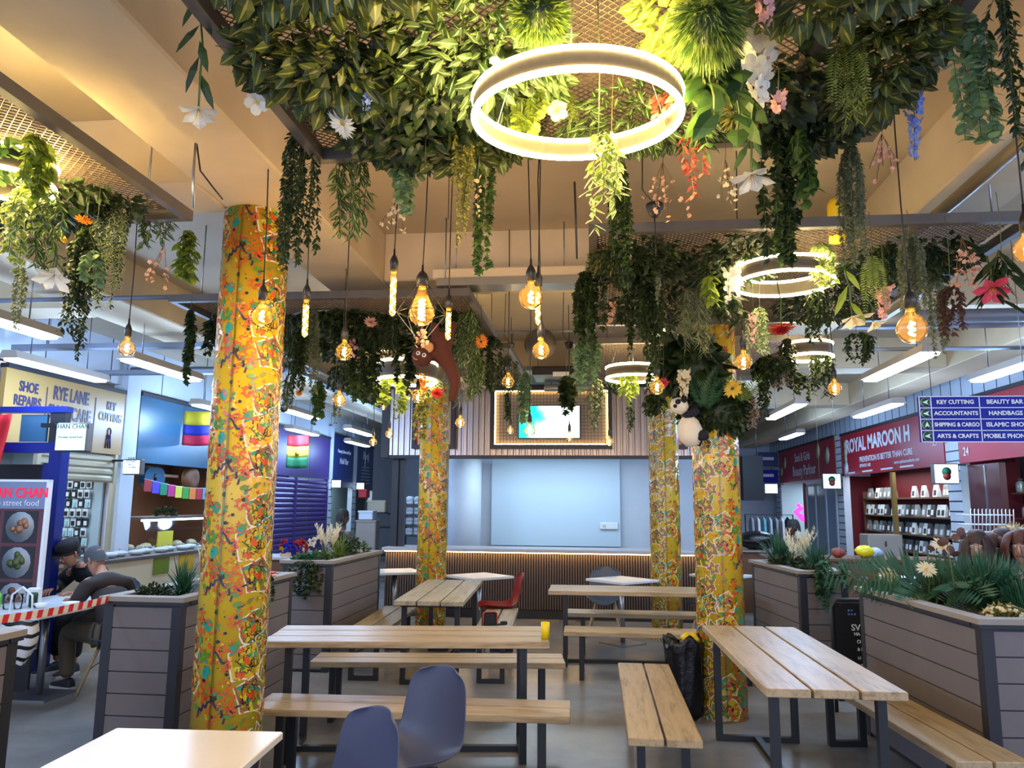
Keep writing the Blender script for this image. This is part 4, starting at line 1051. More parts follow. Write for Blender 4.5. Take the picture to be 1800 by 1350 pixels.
# directory sign
c0, c1 = at(1608, 698, 6.0), at(1618, 777, 6.0); wS, hS = .86, (c0.z - c1.z)
t = empty('directory_sign', (c0.x + .02, 6.0, c1.z), 0, 'blue hanging directory sign listing eight shops', 'sign')
MB().box(0, wS, -.015, .015, 0, hS).build('board', 'dirblue', t)
b = MB(); rh = hS / 4
for i in range(5): b.box(0, wS, -.019, -.015, i * rh - .003, i * rh + .003)
for x in (.002, .085, .425, wS): b.box(x - .003, x + .003, -.019, -.015, 0, hS)
b.build('white_lines', 'wtxt', t)
L1 = ['ARTS & CRAFTS', 'SHIPPING & CARGO', 'ACCOUNTANTS', 'KEY CUTTING']; L2 = ['MOBILE PHONES', 'ISLAMIC SHOP', 'HANDBAGS', 'BEAUTY BAR']
for i in range(4):
    text(L1[i], .041, (.255, -.02, (i + .5) * rh), (PI / 2, 0, 0), 'wtxt', t, sx=(.86 if i == 1 else 1), font_off=.0012)
    text(L2[i], .044, (.60, -.02, (i + .5) * rh), (PI / 2, 0, 0), 'wtxt', t, font_off=.0012)
    b = MB().lathe([(0, .002), (.036, .001)], 18, 1, TR((.046, -.016, (i + .5) * rh), rx=PI / 2)).lathe([(0, .003), (.031, .0022)], 18, 0, TR((.046, -.016, (i + .5) * rh), rx=PI / 2))
    a = 0 if i == 1 else PI / 2
    q = [(0, .024), (-.018, -.02), (0, -.009), (.018, -.02)]
    b.add([(.046 + x * math.cos(a) - z * math.sin(a), -.021, (i + .5) * rh + x * math.sin(a) + z * math.cos(a)) for x, z in q], [(0, 1, 2), (0, 2, 3)], 1)
    b.build('arrow_disc', ['green', 'wtxt'], t)
for x in (.1, .76): MB().tube([(x, 0, hS), (x, 0, SL - c1.z)], .003, 5).build('chain', 'steel', t)

t = empty('food_counter', (-5.72, 9.3, 0), 0, 'pale fronted food counter with a grey top behind the diners', 'counter')
MB().box(-.2, .2, -1.1, 1.5, 0, .93).build('front', 'p_cream', t); MB().box(-.24, .24, -1.14, 1.54, .93, .97, bev=.004).build('worktop', 'frame', t)
for i, (y, m_, lb) in enumerate(((9.9, 'p_yellow', 'yellow-green price card on the food counter front, right one'), (9.3, 'g_lime', 'green price card on the food counter front, left one'))):
    o = MB().box(-5.515, -5.50, y, y + .34, .72, .92).build('price_card', m_); tag(o, lb, 'card')
pr_ = None
for k in range(9):
    p_ = (-5.72 + .05 * (k % 2), 8.35 + k * .27, .975)
    if pr_ is None:
        pr_ = MB().lathe([(.06, 0), (.10, .035), (.09, .05), (0, .07)], 12).build('covered_dish', 'wallw', loc=p_); tag(pr_, 'small covered dish in the row on the food counter', 'dish', 'covered dishes on the food counter')
        MB().lathe([(.012, .068), (.014, .085), (0, .09)], 8).build('knob', 'steel', pr_)
    else: dup(pr_, p_)
# ================= leaves =================
LT = {
 'oval': ([(0, 0, 0), (0, .45, .05), (0, 1, -.08), (-.5, .38, 0), (-.36, .74, -.03), (.5, .38, 0), (.36, .74, -.03)], [(0, 1, 3), (3, 1, 4), (4, 1, 2), (0, 5, 1), (5, 6, 1), (6, 2, 1)], [0] * 6),
 'stripe': ([(0, 0, 0), (-.08, .5, .05), (.08, .5, .05), (0, 1, -.08), (-.5, .4, 0), (-.34, .75, -.03), (.5, .4, 0), (.34, .75, -.03)],
            [(0, 1, 4), (4, 1, 5), (5, 1, 3), (0, 6, 2), (6, 7, 2), (7, 3, 2), (0, 2, 1), (1, 2, 3)], [0, 0, 0, 0, 0, 0, 1, 1]),
 'edge': ([(0, .08, .02), (-.36, .4, .02), (0, .86, 0), (.36, .4, .02), (0, 0, 0), (-.5, .4, 0), (0, 1, -.05), (.5, .4, 0)],
          [(0, 3, 2, 1), (4, 0, 1, 5), (5, 1, 2, 6), (6, 2, 3, 7), (7, 3, 0, 4)], [0, 1, 1, 1, 1]),
 'ivy': ([(0, .35, .05), (0, 0, 0), (-.35, -.02, 0), (-.3, .25, 0), (-.6, .42, -.04), (-.22, .58, 0), (0, 1, -.08), (.22, .58, 0), (.6, .42, -.04), (.3, .25, 0), (.35, -.02, 0)],
         [(0, i + 1, i) for i in range(1, 10)] + [(0, 1, 10)], [0] * 10),
 'round': ([(0, .5, .06)] + [(.48 * math.sin(a * PI / 4), .5 - .5 * math.cos(a * PI / 4), 0) for a in range(8)], [(0, 1 + (i + 1) % 8, 1 + i) for i in range(8)], [0] * 8),
 'needle': ([(0, 0, 0), (-.5, .5, .0), (0, 1, 0), (.5, .5, .0)], [(0, 3, 2, 1)], [0]),
 'heart': ([(0, .1, .03), (0, .55, .06), (0, 1, -.1), (-.28, -.05, 0), (-.54, .28, -.02), (-.36, .68, -.03), (.28, -.05, 0), (.54, .28, -.02), (.36, .68, -.03)],
           [(0, 1, 4, 3), (1, 5, 4), (1, 2, 5), (0, 6, 7, 1), (1, 7, 8), (1, 8, 2)], [0] * 6),
 'petal': ([(0, 0, 0), (-.3, .35, .06), (0, .4, .0), (.3, .35, .06), (-.42, .7, .03), (0, .72, -.02), (.42, .7, .03), (0, 1, -.1)], [(0, 2, 1), (0, 3, 2), (1, 2, 5, 4), (2, 3, 6, 5), (4, 5, 7), (5, 6, 7)], [0] * 6),
}
def leaf(b, t, p, d, nrm, L, W, mi=0):
    vs, fs, ms = LT[t]
    d = Vector(d).normalized(); s = d.cross(Vector(nrm))
    if s.length < 1e-4: s = d.cross(Vector((.3, .5, .8)))
    s.normalize(); n_ = s.cross(d)
    p = Vector(p); base = len(b.v)
    for (x, y, z) in vs:
        q = p + s * (x * W) + d * (y * L) + n_ * (z * L); b.v.append((q.x, q.y, q.z))
    for f, m_ in zip(fs, ms):
        b.f.append(tuple(i + base for i in f)); b.m.append(mi + m_); b.sm.append(False)
RV = random.Random(11)
def rv(a=1.0): return Vector((RV.uniform(-a, a), RV.uniform(-a, a), RV.uniform(-a, a)))
def path(p, d, L, seg, wob, droop=0.0):
    pts = [Vector(p)]; d = Vector(d).normalized()
    for i in range(seg):
        d = (d + rv(wob) + Vector((0, 0, -droop))).normalized(); pts.append(pts[-1] + d * (L / seg))
    return pts

def hang(sb, top, frm=0.0, r_=.0018):
    h = CZ + .03 - top.z
    if h > frm: sb.tube([(0, 0, frm), (.006, 0, (h + frm) / 2), (0, 0, h)], r_, 4)
def vine(name, x, y0, y1, Y, wpx, label, lt='oval', mats=('g_dark', 'g_pale'), leafpx=12, aspect=.5, dens=1.0, cat='hanging plant', group=None, strands=None, bunch=0.5, stem='stem', taper=.3, cut=None):
    """a bunch of trailing strands hanging from y0 to y1 (photo rows) at room depth Y"""
    top, bot = at(x, y0, Y), at(x, y1, Y); L = top.z - bot.z; rad = wpx * Y / F / 2; ll = leafpx * Y / F
    b = MB(); sb = MB()
    ns = int((strands or max(3, int(wpx / leafpx * 2.2))) * (1.6 if leafpx < 18 else 1.25))
    for s_ in range(ns):
        a = RV.uniform(0, 6.28); q = rad * (RV.random() ** .5); frac = 1 if s_ == 0 else RV.uniform(bunch, 1)
        Ls = L * frac; seg = max(4, int(Ls / (ll * .55) / 1.0))
        p0 = Vector((q * .35 * math.cos(a), q * .35 * math.sin(a), 0)); tgt = Vector((q * math.cos(a), q * math.sin(a), 0))
        pts = [p0]; wob = Vector((0, 0, 0))
        for i in range(1, seg + 1):
            f = i / seg; wob += Vector((RV.uniform(-1, 1), RV.uniform(-1, 1), 0)) * ll * .12
            w_ = min(1, f * 4) * (1 - taper * max(0, f * frac - .3))
            pts.append(p0 * (1 - w_) + tgt * w_ + wob + Vector((0, 0, -Ls * f)))
        sb.tube(pts, max(.0012, ll * .035), 3)
        for i in range(len(pts) - 1):
            m_ = (3 if lt != 'needle' else 5)
            for k in range(m_):
                if RV.random() > dens: continue
                az = RV.uniform(0, 6.28); out = Vector((math.cos(az), math.sin(az), 0))
                d = out * RV.uniform(.6, 1) + Vector((0, 0, -RV.uniform(.3, 1.0)))
                pp_ = pts[i].lerp(pts[i + 1], RV.random())
                nn = Vector((0, 0, 1)) + out * .6 + rv(.5)
                l_ = ll * RV.uniform(.7, 1.15); leaf(b, lt, pp_, d, nn, l_, l_ * aspect)
    o = b.build(name, list(mats[:2]) if len(mats) > 1 else [mats[0]] * 2, loc=top)
    hang(sb, top); sb.build('stem', stem, o)
    return tag(o, label, cat, group)

def matplant(name, x0, x1, Y0, Y1, label, lt='heart', mats=('g_mat', 'g_pale'), ll=.09, n_=160, thick=.10, aspect=.6,  z=CZ, cat='leaf mat', group='leaf mats on the canopies'):
    """a carpet of leaves tied under a mesh canopy"""
    ll *= .72; n_ = int(n_ * 3.6); lt = 'stripe' if lt == 'heart' and mats[1] == 'g_pale' else lt; mats = (mats[0], 'g_olive') if mats[0] in ('g_mat',) and lt == 'stripe' else mats
    b = MB(); sb = MB(); cx, cy = (x0 + x1) / 2, (Y0 + Y1) / 2; rx, ry = (x1 - x0) / 2, (Y1 - Y0) / 2
    for k in range(n_):
        a = RV.uniform(0, 6.28); q = RV.random() ** .5
        px_, py_ = rx * q * math.cos(a), ry * q * math.sin(a)
        h = -RV.random() * thick * (1.2 - q)
        d = Vector((math.cos(a) * .7, math.sin(a) * .7, 0)) + rv(.7) + Vector((0, 0, -.5))
        l_ = ll * RV.uniform(.6, 1.2)
        leaf(b, lt, (px_, py_, h), d, (RV.uniform(-.5, .5), RV.uniform(-.5, .5) - .3, -1), l_, l_ * aspect)
    for k in range(14):
        a = RV.uniform(0, 6.28); sb.tube(path((RV.uniform(-.5, .5) * rx, RV.uniform(-.5, .5) * ry, -.01), (math.cos(a), math.sin(a), 0), min(rx, ry) * .8, 5, .25), .002, 3)
    o = b.build(name, list(mats), loc=(cx, cy, z)); sb.build('stem', 'stem', o)
    return tag(o, label, cat, group)

def ball(name, x, y, Y, rpx, label, mats=('g_mid', 'g_lime'), n_=900, ln=.035, wd=.006, lt='needle', sq=1.0, droop=.35):
    c = at(x, y, Y); r_ = rpx * Y / F; b = MB()
    for k in range(n_):
        v = rv(1); v.normalize()
        p = Vector((v.x * r_, v.y * r_, v.z * r_ * sq)) * RV.uniform(.75, .95)
        leaf(b, lt, p, v + Vector((0, 0, -droop)) + rv(.4), rv(1), ln * RV.uniform(.7, 1.3), wd, 0 if RV.random() < .6 else 1)
    o = b.build(name, list(mats), loc=c)
    MB().lathe([(0, -r_ * .8 * sq), (r_ * .7, -r_ * .4 * sq), (r_ * .82, 0), (r_ * .7, r_ * .4 * sq), (0, r_ * .8 * sq)], 14).build('core', 'g_dark', o)
    sb = MB(); hang(sb, c, r_ * .7 * sq)
    if sb.v: sb.build('hanging_wire', 'twig', o)
    return tag(o, label, 'hanging plant')

def frond(b, sb, p, d, L, W, droop, mi=0, n_=16, nrm=(0, -1, .3), wd=.16):
    pts = path(p, d, L, 7, .04, droop); sb.tube(pts, [L * .008 * (1 - i / 9) for i in range(8)], 3)
    for i in range(n_):
        f = (i + .6) / n_; k = min(6, int(f * 7)); pp_ = pts[k].lerp(pts[k + 1], f * 7 - k); dd = (pts[k + 1] - pts[k]).normalized()
        s = dd.cross(Vector(nrm)).normalized(); w_ = W * math.sin(min(1, f * 1.6 + .25) * PI / 2) * (1 - f * .75)
        for sg in (-1, 1):
            leaf(b, 'needle', pp_, s * sg + dd * .45 + Vector((0, 0, -.1)), nrm, w_, w_ * wd + L * .012, mi)
def fern(name, x, y, Y, Lpx, label, n_=7, mats=('g_fern',), up_=False, droop=.25, spread=.6, Wf=.26, cat='hanging fern', leaflets=18, wd=.16, loc=None, L=None, group=None):
    c = at(x, y, Y) if loc is None else Vector(loc); L = L or Lpx * Y / F; b = MB(); sb = MB()
    for k in range(n_):
        a = 2 * PI * k / n_ + RV.uniform(-.3, .3); z = 1.0 if up_ else -1.0
        d = Vector((math.cos(a) * spread, math.sin(a) * spread, z * RV.uniform(.5, 1)))
        frond(b, sb, (0, 0, 0), d, L * RV.uniform(.7, 1.05), L * Wf, droop, nrm=(math.sin(a) * .4, -1, .4), n_=leaflets, wd=wd)
    if not up_: hang(sb, c)
    o = b.build(name, list(mats), loc=c); sb.build('stem', 'stem', o); return tag(o, label, cat, group)

# ---- flowers ----
def bloom(kind, m, L, facing, name='bloom', parent=None, loc=(0, 0, 0), centre='p_yellow'):
    b = MB(); f = Vector(facing).normalized(); a0 = f.cross(Vector((0, 0, 1)));
    if a0.length < .1: a0 = Vector((1, 0, 0))
    a0.normalize(); a1 = a0.cross(f)
    def ringp(n_, ln, w_, open_, lt='petal', z=0, mi=0, jit=.1, off=0):
        for k in range(n_):
            a = off + 2 * PI * k / n_ + RV.uniform(-jit, jit); o_ = a0 * math.cos(a) + a1 * math.sin(a)
            leaf(b, lt, f * z, o_ * open_ + f * (1 - open_ * .8) + rv(jit * .5), f, ln * RV.uniform(.9, 1.1), w_, mi)
    if kind == 'lily':
        ringp(3, L * 1.05, L * .72, .78); ringp(3, L, L * .6, .70, z=L * .03, off=PI / 3)
        for k in range(5):
            a = 2 * PI * k / 5; b.tube([(0, 0, 0), f * L * .5 + (a0 * math.cos(a) + a1 * math.sin(a)) * L * .15], L * .012, 3, 1)
    elif kind == 'daisy': ringp(22, L, L * .26, .95, 'petal', jit=.12); b.lathe([(0, L * .1), (L * .2, L * .06), (L * .22, 0)], 10, 1, Matrix.Translation((0, 0, 0)) @ f.to_track_quat('Z', 'Y').to_matrix().to_4x4())
    elif kind == 'chrys':
        for j in range(5): ringp(16 - 2 * j, L * (1 - j * .13), L * .22, .95 - j * .17, 'petal', z=L * .05 * j)
    elif kind == 'sun':
        ringp(20, L, L * .28, .95, 'oval'); ringp(16, L * .8, L * .25, .85, 'oval', z=L * .03)
        b.lathe([(0, L * .12), (L * .3, L * .10), (L * .42, L * .02), (L * .4, 0)], 18, 1, f.to_track_quat('Z', 'Y').to_matrix().to_4x4())
    elif kind == 'five': ringp(5, L, L * .95, .85, 'round'); ringp(3, L * .4, L * .2, .4, 'petal', mi=1)
    elif kind == 'tulip': ringp(3, L, L * 1.1, .42); ringp(3, L * .95, L * 1.1, .35, off=PI / 3)
    o = b.build(name, [m, centre], parent, loc=loc); return o
def flower(name, x, y, Y, Lpx, label, kind, m, facing, stem_to=None, leaves=0, lmat='g_mid', leafpx=60, centre='p_yellow', cat='flower'):
    c = at(x, y, Y); L = Lpx * Y / F
    o = bloom(kind, m, L, facing, name, None, c, centre)
    if stem_to:
        e = at(stem_to[0], stem_to[1], stem_to[2] if len(stem_to) > 2 else Y) - c
        mid = e * .5 + Vector((.01, 0, .01)); st = MB().tube([(0, 0, 0), e * .25 + Vector((.004, 0, 0)), mid, e * .8, e], L * .05, 5).build('stem', 'g_mid', o)
        if leaves:
            b = MB(); l_ = leafpx * Y / F
            for k in range(leaves):
                f_ = .3 + .65 * k / max(1, leaves - 1); p = e * f_; s_ = -1 if k % 2 else 1
                leaf(b, 'oval', p, (s_ * RV.uniform(.3, .6), RV.uniform(-.4, .4), -1), (0, -1, .3), l_ * RV.uniform(.8, 1.1), l_ * .22)
            b.build('leaf', lmat, o)
    else:
        sb = MB(); hang(sb, c)
        if sb.v: sb.build('stem', 'g_mid', o)
    return tag(o, label, cat)
def spike(name, x, y0, y1, Y, wpx, label, m, n_=30, kind='five', stem='stem', cat='flower', fl=.45, lean=0, m2='p_cream'):
    """florets along a hanging stem"""
    top, bot = at(x, y0, Y), at(x + lean, y1, Y); e = bot - top; r_ = wpx * Y / F / 2; b = MB()
    for k in range(n_):
        f = k / n_; az = k * 2.4; out = Vector((math.cos(az), math.sin(az), 0)); q = r_ * (1 - .5 * f)
        p = e * f + out * q * RV.uniform(.35, .8); ln = r_ * fl * (1.1 - .5 * f) * 1.3
        ax = (out + Vector((0, 0, -.3)) + rv(.3)).normalized(); s = ax.cross(Vector((0, 0, 1))).normalized(); t2 = s.cross(ax)
        for j in range(5):
            a = j * 2 * PI / 5; leaf(b, 'round', p, s * math.cos(a) + t2 * math.sin(a) + ax * .35, ax, ln, ln * .8, 0)
        leaf(b, 'petal', p, ax, s, ln * .35, ln * .3, 1)
    o = b.build(name, [m, m2], loc=top); sb = MB().tube([(0, 0, 0.02), e * .5, e], max(.0015, r_ * .05), 4)
    for k in range(0, n_, 2): f = k / n_; az = k * 2.4; sb.tube([e * f, e * f + Vector((math.cos(az), math.sin(az), 0)) * r_ * .5], max(.001, r_ * .025), 3)
    hang(sb, top); sb.build('stem', stem, o); return tag(o, label, cat)
def blossom(name, x, y0, y1, Y, wpx, label, m='p_coral', n_=24, cat='flower', lean=0, lmat=None):
    """a sparse twiggy blossom spray"""
    top = at(x, y0, Y); L = (top - at(x, y1, Y)).z; r_ = wpx * Y / F / 2; b = MB(); sb = MB(); g = .011 * Y / 3.2
    for s_ in range(6):
        a = RV.uniform(0, 6.28); d = Vector((math.cos(a) * r_ / L * .9 + lean * .2, math.sin(a) * .3, -1)); pts = path((0, 0, 0), d, L * RV.uniform(.6, 1), 6, .12); sb.tube(pts, .0016, 3)
        for k in range(n_ // 6 + 1):
            i = RV.randrange(2, 7); p = pts[i] + rv(g * 1.2); ax = rv(1).normalized(); s = ax.cross(Vector((.1, .2, 1))).normalized(); t2 = s.cross(ax)
            for j in range(5): aa = j * 2 * PI / 5; leaf(b, 'round', p, s * math.cos(aa) + t2 * math.sin(aa) + ax * .3, ax, g, g * .8, 0)
    hang(sb, top, r_=.0012); b.m = [0] * len(b.f); b.add(sb.v, sb.f, 1)
    o = b.build(name, [m, 'twig'], loc=top); return tag(o, label, cat)

# ---------- canopy nearest overhead ----------
VM = ('g_dark', 'g_dark')
G1 = 'leaf mats on the canopies'
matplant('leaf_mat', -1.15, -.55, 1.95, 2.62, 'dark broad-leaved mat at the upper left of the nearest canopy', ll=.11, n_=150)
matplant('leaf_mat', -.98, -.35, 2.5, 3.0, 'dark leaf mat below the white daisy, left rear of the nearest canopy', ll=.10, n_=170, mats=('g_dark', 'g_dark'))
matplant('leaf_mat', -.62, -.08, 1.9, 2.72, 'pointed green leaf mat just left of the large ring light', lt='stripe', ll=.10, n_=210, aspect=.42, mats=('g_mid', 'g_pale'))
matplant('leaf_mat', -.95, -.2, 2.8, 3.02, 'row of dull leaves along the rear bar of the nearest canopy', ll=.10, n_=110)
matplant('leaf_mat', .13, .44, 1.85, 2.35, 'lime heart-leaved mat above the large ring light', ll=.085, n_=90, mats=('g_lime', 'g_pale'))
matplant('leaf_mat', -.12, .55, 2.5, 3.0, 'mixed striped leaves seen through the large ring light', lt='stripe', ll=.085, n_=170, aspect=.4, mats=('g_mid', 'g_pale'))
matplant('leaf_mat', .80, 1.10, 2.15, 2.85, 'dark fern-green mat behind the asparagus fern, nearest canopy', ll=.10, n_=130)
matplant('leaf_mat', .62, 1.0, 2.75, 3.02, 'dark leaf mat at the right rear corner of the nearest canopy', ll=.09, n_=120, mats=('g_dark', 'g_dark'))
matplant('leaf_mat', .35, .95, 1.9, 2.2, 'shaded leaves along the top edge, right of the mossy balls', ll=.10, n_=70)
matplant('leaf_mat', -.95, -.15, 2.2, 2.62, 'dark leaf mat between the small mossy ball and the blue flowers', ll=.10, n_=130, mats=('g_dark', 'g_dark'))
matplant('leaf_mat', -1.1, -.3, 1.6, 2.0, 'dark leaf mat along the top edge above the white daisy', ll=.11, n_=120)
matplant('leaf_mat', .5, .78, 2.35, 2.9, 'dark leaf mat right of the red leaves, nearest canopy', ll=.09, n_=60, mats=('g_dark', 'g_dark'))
vine('hanging_vine', 537, 205, 470, 3.0, 72, 'dense dark small-leaved vine right of the nearest column', leafpx=13, dens=.95, mats=VM)
vine('hanging_vine', 500, 330, 475, 3.3, 30, 'wispy dark vine touching the nearest column', leafpx=13, dens=.7, mats=VM, strands=3)
vine('hanging_vine', 632, 262, 425, 3.1, 88, 'striped wandering plant left of the white blossom cluster', lt='stripe', mats=('g_mid', 'g_pale'), leafpx=30, aspect=.36, strands=6)
vine('hanging_ivy', 716, 235, 372, 3.0, 60, 'grey-green ivy bunch above the white blossom cluster', lt='round', mats=('g_euc', 'g_mid'), leafpx=17, aspect=.9)
blossom('blossom_spray', 703, 335, 405, 3.2, 44, 'white blossom cluster above the spiral tube bulb', 'p_cream', 40)
vine('hanging_vine', 818, 195, 430, 2.75, 42, 'yellow-green string vine at the left edge of the large ring', lt='oval', mats=('g_olive', 'g_lime'), leafpx=9, aspect=.5, strands=9)
vine('hanging_ivy', 852, 255, 480, 3.0, 30, 'ivy strand ending in two lime leaves, left of the paired cords', lt='ivy', mats=('g_mid', 'g_mid'), leafpx=14, aspect=1.0, strands=4)
spike('coral_blossom_strand', 840, 310, 385, 2.85, 16, 'thin coral blossom strand in the yellow-green string vine', 'p_coral', 14)
ball('moss_ball', 532, 128, 2.6, 33, 'small mossy ball left of the blue flowers', n_=900, mats=('g_mid', 'g_olive'))
ball('moss_ball', 948, 28, 1.9, 46, 'square mossy ball touching the top of the large ring', n_=1500, sq=.9, mats=('g_mid', 'g_lime'))
ball('grass_ball', 1246, 45, 1.95, 52, 'spiky grass ball right of the large ring', n_=1300, ln=.06, wd=.005, mats=('g_mid', 'g_fern'), droop=1.0)
ball('moss_ball', 1302, 200, 2.5, 30, 'small mossy tuft below the white orchids', n_=700, mats=('g_olive', 'g_dark'), sq=.8)
ball('moss_ball', 1070, 455, 4.4, 38, 'mossy mat ball in the shadow behind the bright striped vine', n_=900, sq=.6, mats=('g_dark', 'g_olive'))
spike('delphinium', 668, 60, 195, 2.35, 36, 'pale blue delphinium spray left of the large ring', 'p_blue', 34, lean=-26, m2='p_white')
flower('daisy', 603, 216, 2.5, 32, 'white daisy hanging on a pale stem', 'daisy', 'p_white', (-.35, -.5, -.8), (617, 95))
flower('tulip_bud', 870, 96, 1.9, 20, 'white bud hanging in front of the left of the large ring', 'tulip', 'p_white', (0, -.1, -1), (872, -8))
flower('lily', 1321, 305, 2.6, 42, 'large white lily right of the pink leaf vine', 'lily', 'p_white', (0, -.25, -1), (1312, 200), 4, leafpx=60)
flower('lily', 349, 190, 2.1, 44, 'white lily hanging upside down before the left concrete beam', 'lily', 'p_white', (.15, -.1, -1), (352, -20), 6, leafpx=85, lmat='g_dark')
flower('white_flower', 452, 178, 2.5, 26, 'white flower with blue-green leaves above the nearest column', 'five', 'p_white', (0, -.6, -.7), (470, 110), 3, 'g_euc', 26)
vine('eucalyptus', 933, 115, 268, 2.5, 68, 'pale round-leaved eucalyptus seen inside the large ring', lt='round', mats=('g_lime', 'g_pale'), leafpx=20, aspect=.9, strands=5)
flower('coral_flower', 980, 194, 2.35, 22, 'coral flower seen inside the large ring', 'five', 'p_coral', (0, -.8, -.5))
vine('red_leaf_vine', 1172, 160, 225, 2.3, 42, 'red leaves crossing the right edge of the large ring', lt='oval', mats=('p_redleaf', 'p_redleaf'), leafpx=26, aspect=.5, strands=3)
vine('red_leaf_vine', 1216, 225, 350, 2.5, 46, 'red-pink leaf vine right of the large ring', lt='oval', mats=('p_redleaf', 'p_redleaf'), leafpx=20, aspect=.42, strands=3)
vine('hanging_vine', 1052, 232, 398, 2.05, 66, 'bright striped vine hanging through the front of the large ring', lt='edge', mats=('g_lime', 'g_pale'), leafpx=28, aspect=.42, strands=5)
blossom('orchid_spray', 1075, 225, 305, 2.2, 40, 'cream orchid spray in front of the large ring', 'p_cream', 26)
vine('hanging_ivy', 1090, 285, 500, 3.0, 32, 'long narrow dark ivy strand behind the bright striped vine', lt='ivy', mats=VM, leafpx=12, aspect=.9, strands=6)
vine('broad_leaf_plant', 1250, 95, 225, 2.2, 92, 'big glossy heart leaves under the spiky grass ball', lt='heart', mats=('g_mid', 'g_mid'), leafpx=68, aspect=.62, strands=5, dens=.8)
vine('broad_leaf_plant', 1245, 225, 262, 2.3, 40, 'pair of bright green leaves right of the large ring', lt='oval', mats=('g_mid', 'g_lime'), leafpx=34, aspect=.42, strands=2)
spike('orchid', 1330, 55, 190, 2.3, 62, 'white orchids with large petals hanging by the grass ball', 'p_white', 13, fl=.85, m2='p_coral')
spike('pink_blossom', 1346, -10, 50, 2.0, 34, 'pink blossoms at the very top above the white orchids', 'p_pink', 10, fl=.7)
spike('pink_blossom', 1368, 168, 198, 2.4, 30, 'pink blossoms at the lower end of the white orchids', 'p_pink', 8, fl=.7)
blossom('blossom_spray', 1165, 285, 405, 3.1, 110, 'sparse coral and cream blossom twigs below the large ring', 'p_coral', 30)
blossom('blossom_spray', 1275, 280, 370, 2.9, 40, 'cream blossom spray left of the large white lily', 'p_cream', 22)
vine('asparagus_fern', 1500, 95, 215, 2.45, 50, 'feathery core of the asparagus fern on the right', lt='needle', mats=('g_fern', 'g_fern'), leafpx=16, aspect=.14, strands=9)
fern('asparagus_fern', 1488, 38, 2.35, 170, 'large yellow-green fern hanging right of the orchids', n_=9, spread=.42, Wf=.14, mats=('g_fern',), leaflets=26, wd=.09, droop=.3)
spike('delphinium', 1607, 160, 280, 2.75, 34, 'deep blue delphinium on the right under the frame bar', 'p_blue', 30, m2='p_white')
vine('eucalyptus', 1690, 30, 265, 2.4, 92, 'grey-green round-leaved eucalyptus on the right', lt='round', mats=('g_euc', 'g_euc'), leafpx=22, aspect=.95, strands=6, dens=.85)
vine('hanging_vine', 1758, -10, 292, 2.3, 62, 'dark leafy vine dangling at the upper right edge', mats=VM, leafpx=20, aspect=.42, strands=5, dens=.8)
vine('hanging_ivy', 1362, 225, 470, 2.9, 62, 'dark ivy mass below the pink blossoms, reaching the far frame', lt='ivy', mats=('g_dark', 'g_mid'), leafpx=22, aspect=.95, strands=7)
vine('hanging_vine', 1405, 190, 355, 2.8, 46, 'broad dull leaves under the large fern', lt='heart', mats=('g_mid', 'g_dark'), leafpx=30, aspect=.6, strands=5)
vine('bead_vine', 1497, 255, 470, 3.0, 44, 'long silvery green vine right of the large white lily', mats=('g_grey', 'g_grey'), leafpx=9, aspect=.6, strands=12, taper=.1)
blossom('blossom_spray', 1478, 200, 262, 2.9, 60, 'pink blossoms at the tip of the large fern', 'p_pink', 20)
blossom('blossom_spray', 1550, 235, 320, 2.9, 70, 'pale pink blossom twig under the blue delphinium', 'p_pink', 18)
fern('fern', 1000, 160, 2.6, 70, 'small fern seen inside the large ring', n_=5, mats=('g_fern',))
fern('fern', 1430, 120, 2.6, 80, 'shaded fern between the orchids and the large fern', n_=6, mats=('g_dark',))

# ---------- canopy at upper left ----------
matplant('leaf_mat', -3.1, -2.35, 2.5, 3.05, 'leaf mat right of the ring light at the left edge', ll=.10, n_=150, mats=('g_mid', 'g_dark'))
matplant('leaf_mat', -3.3, -2.2, 3.05, 3.62, 'dark leaf mat at the rear of the upper left canopy', ll=.10, n_=200, mats=('g_dark', 'g_dark'))
matplant('leaf_mat', -3.1, -2.75, 2.2, 2.7, 'dull leaves above the ring light at the left edge', ll=.08, n_=60)
vine('bright_leaf_vine', 62, 235, 345, 2.75, 70, 'lime yellow leaves over the end of the left ring light', lt='heart', mats=('g_lime', 'g_lime'), leafpx=30, aspect=.6, strands=7)
vine('eucalyptus', 48, 330, 482, 2.85, 78, 'pale round leaves under the ring light at the left edge', lt='edge', mats=('g_lime', 'g_pale'), leafpx=24, aspect=.7, strands=6)
vine('hanging_vine', 90, 330, 470, 2.9, 50, 'striped green leaves beside the round pale leaves, far left', lt='stripe', mats=('g_mid', 'g_pale'), leafpx=28, aspect=.4, strands=5)
flower('orange_flower', 148, 384, 3.0, 18, 'bright orange flower on a pale stem', 'daisy', 'p_orange', (0, -.3, -1), (154, 345))
flower('yellow_flower', 115, 415, 3.0, 15, 'yellow cup flower right of the round pale leaves', 'tulip', 'p_yellow', (-.2, -.3, -1), (112, 380))
flower('yellow_flower', 12, 385, 2.9, 14, 'yellow flower at the left edge under the ring', 'tulip', 'p_yellow', (.2, -.3, -1), (14, 360))
flower('cream_flower', 33, 370, 2.9, 20, 'cream flower touching the left ring light', 'five', 'p_cream', (.1, -.5, -.8))
flower('lily', 96, 483, 2.9, 38, 'large white lily at the left, below the striped leaves', 'lily', 'p_white', (.1, -.55, -.8), (98, 430), 2, leafpx=36, lmat='g_lime')
vine('hanging_vine', 150, 400, 590, 3.2, 52, 'long dark vine below the orange flower', mats=VM, leafpx=13, strands=12)
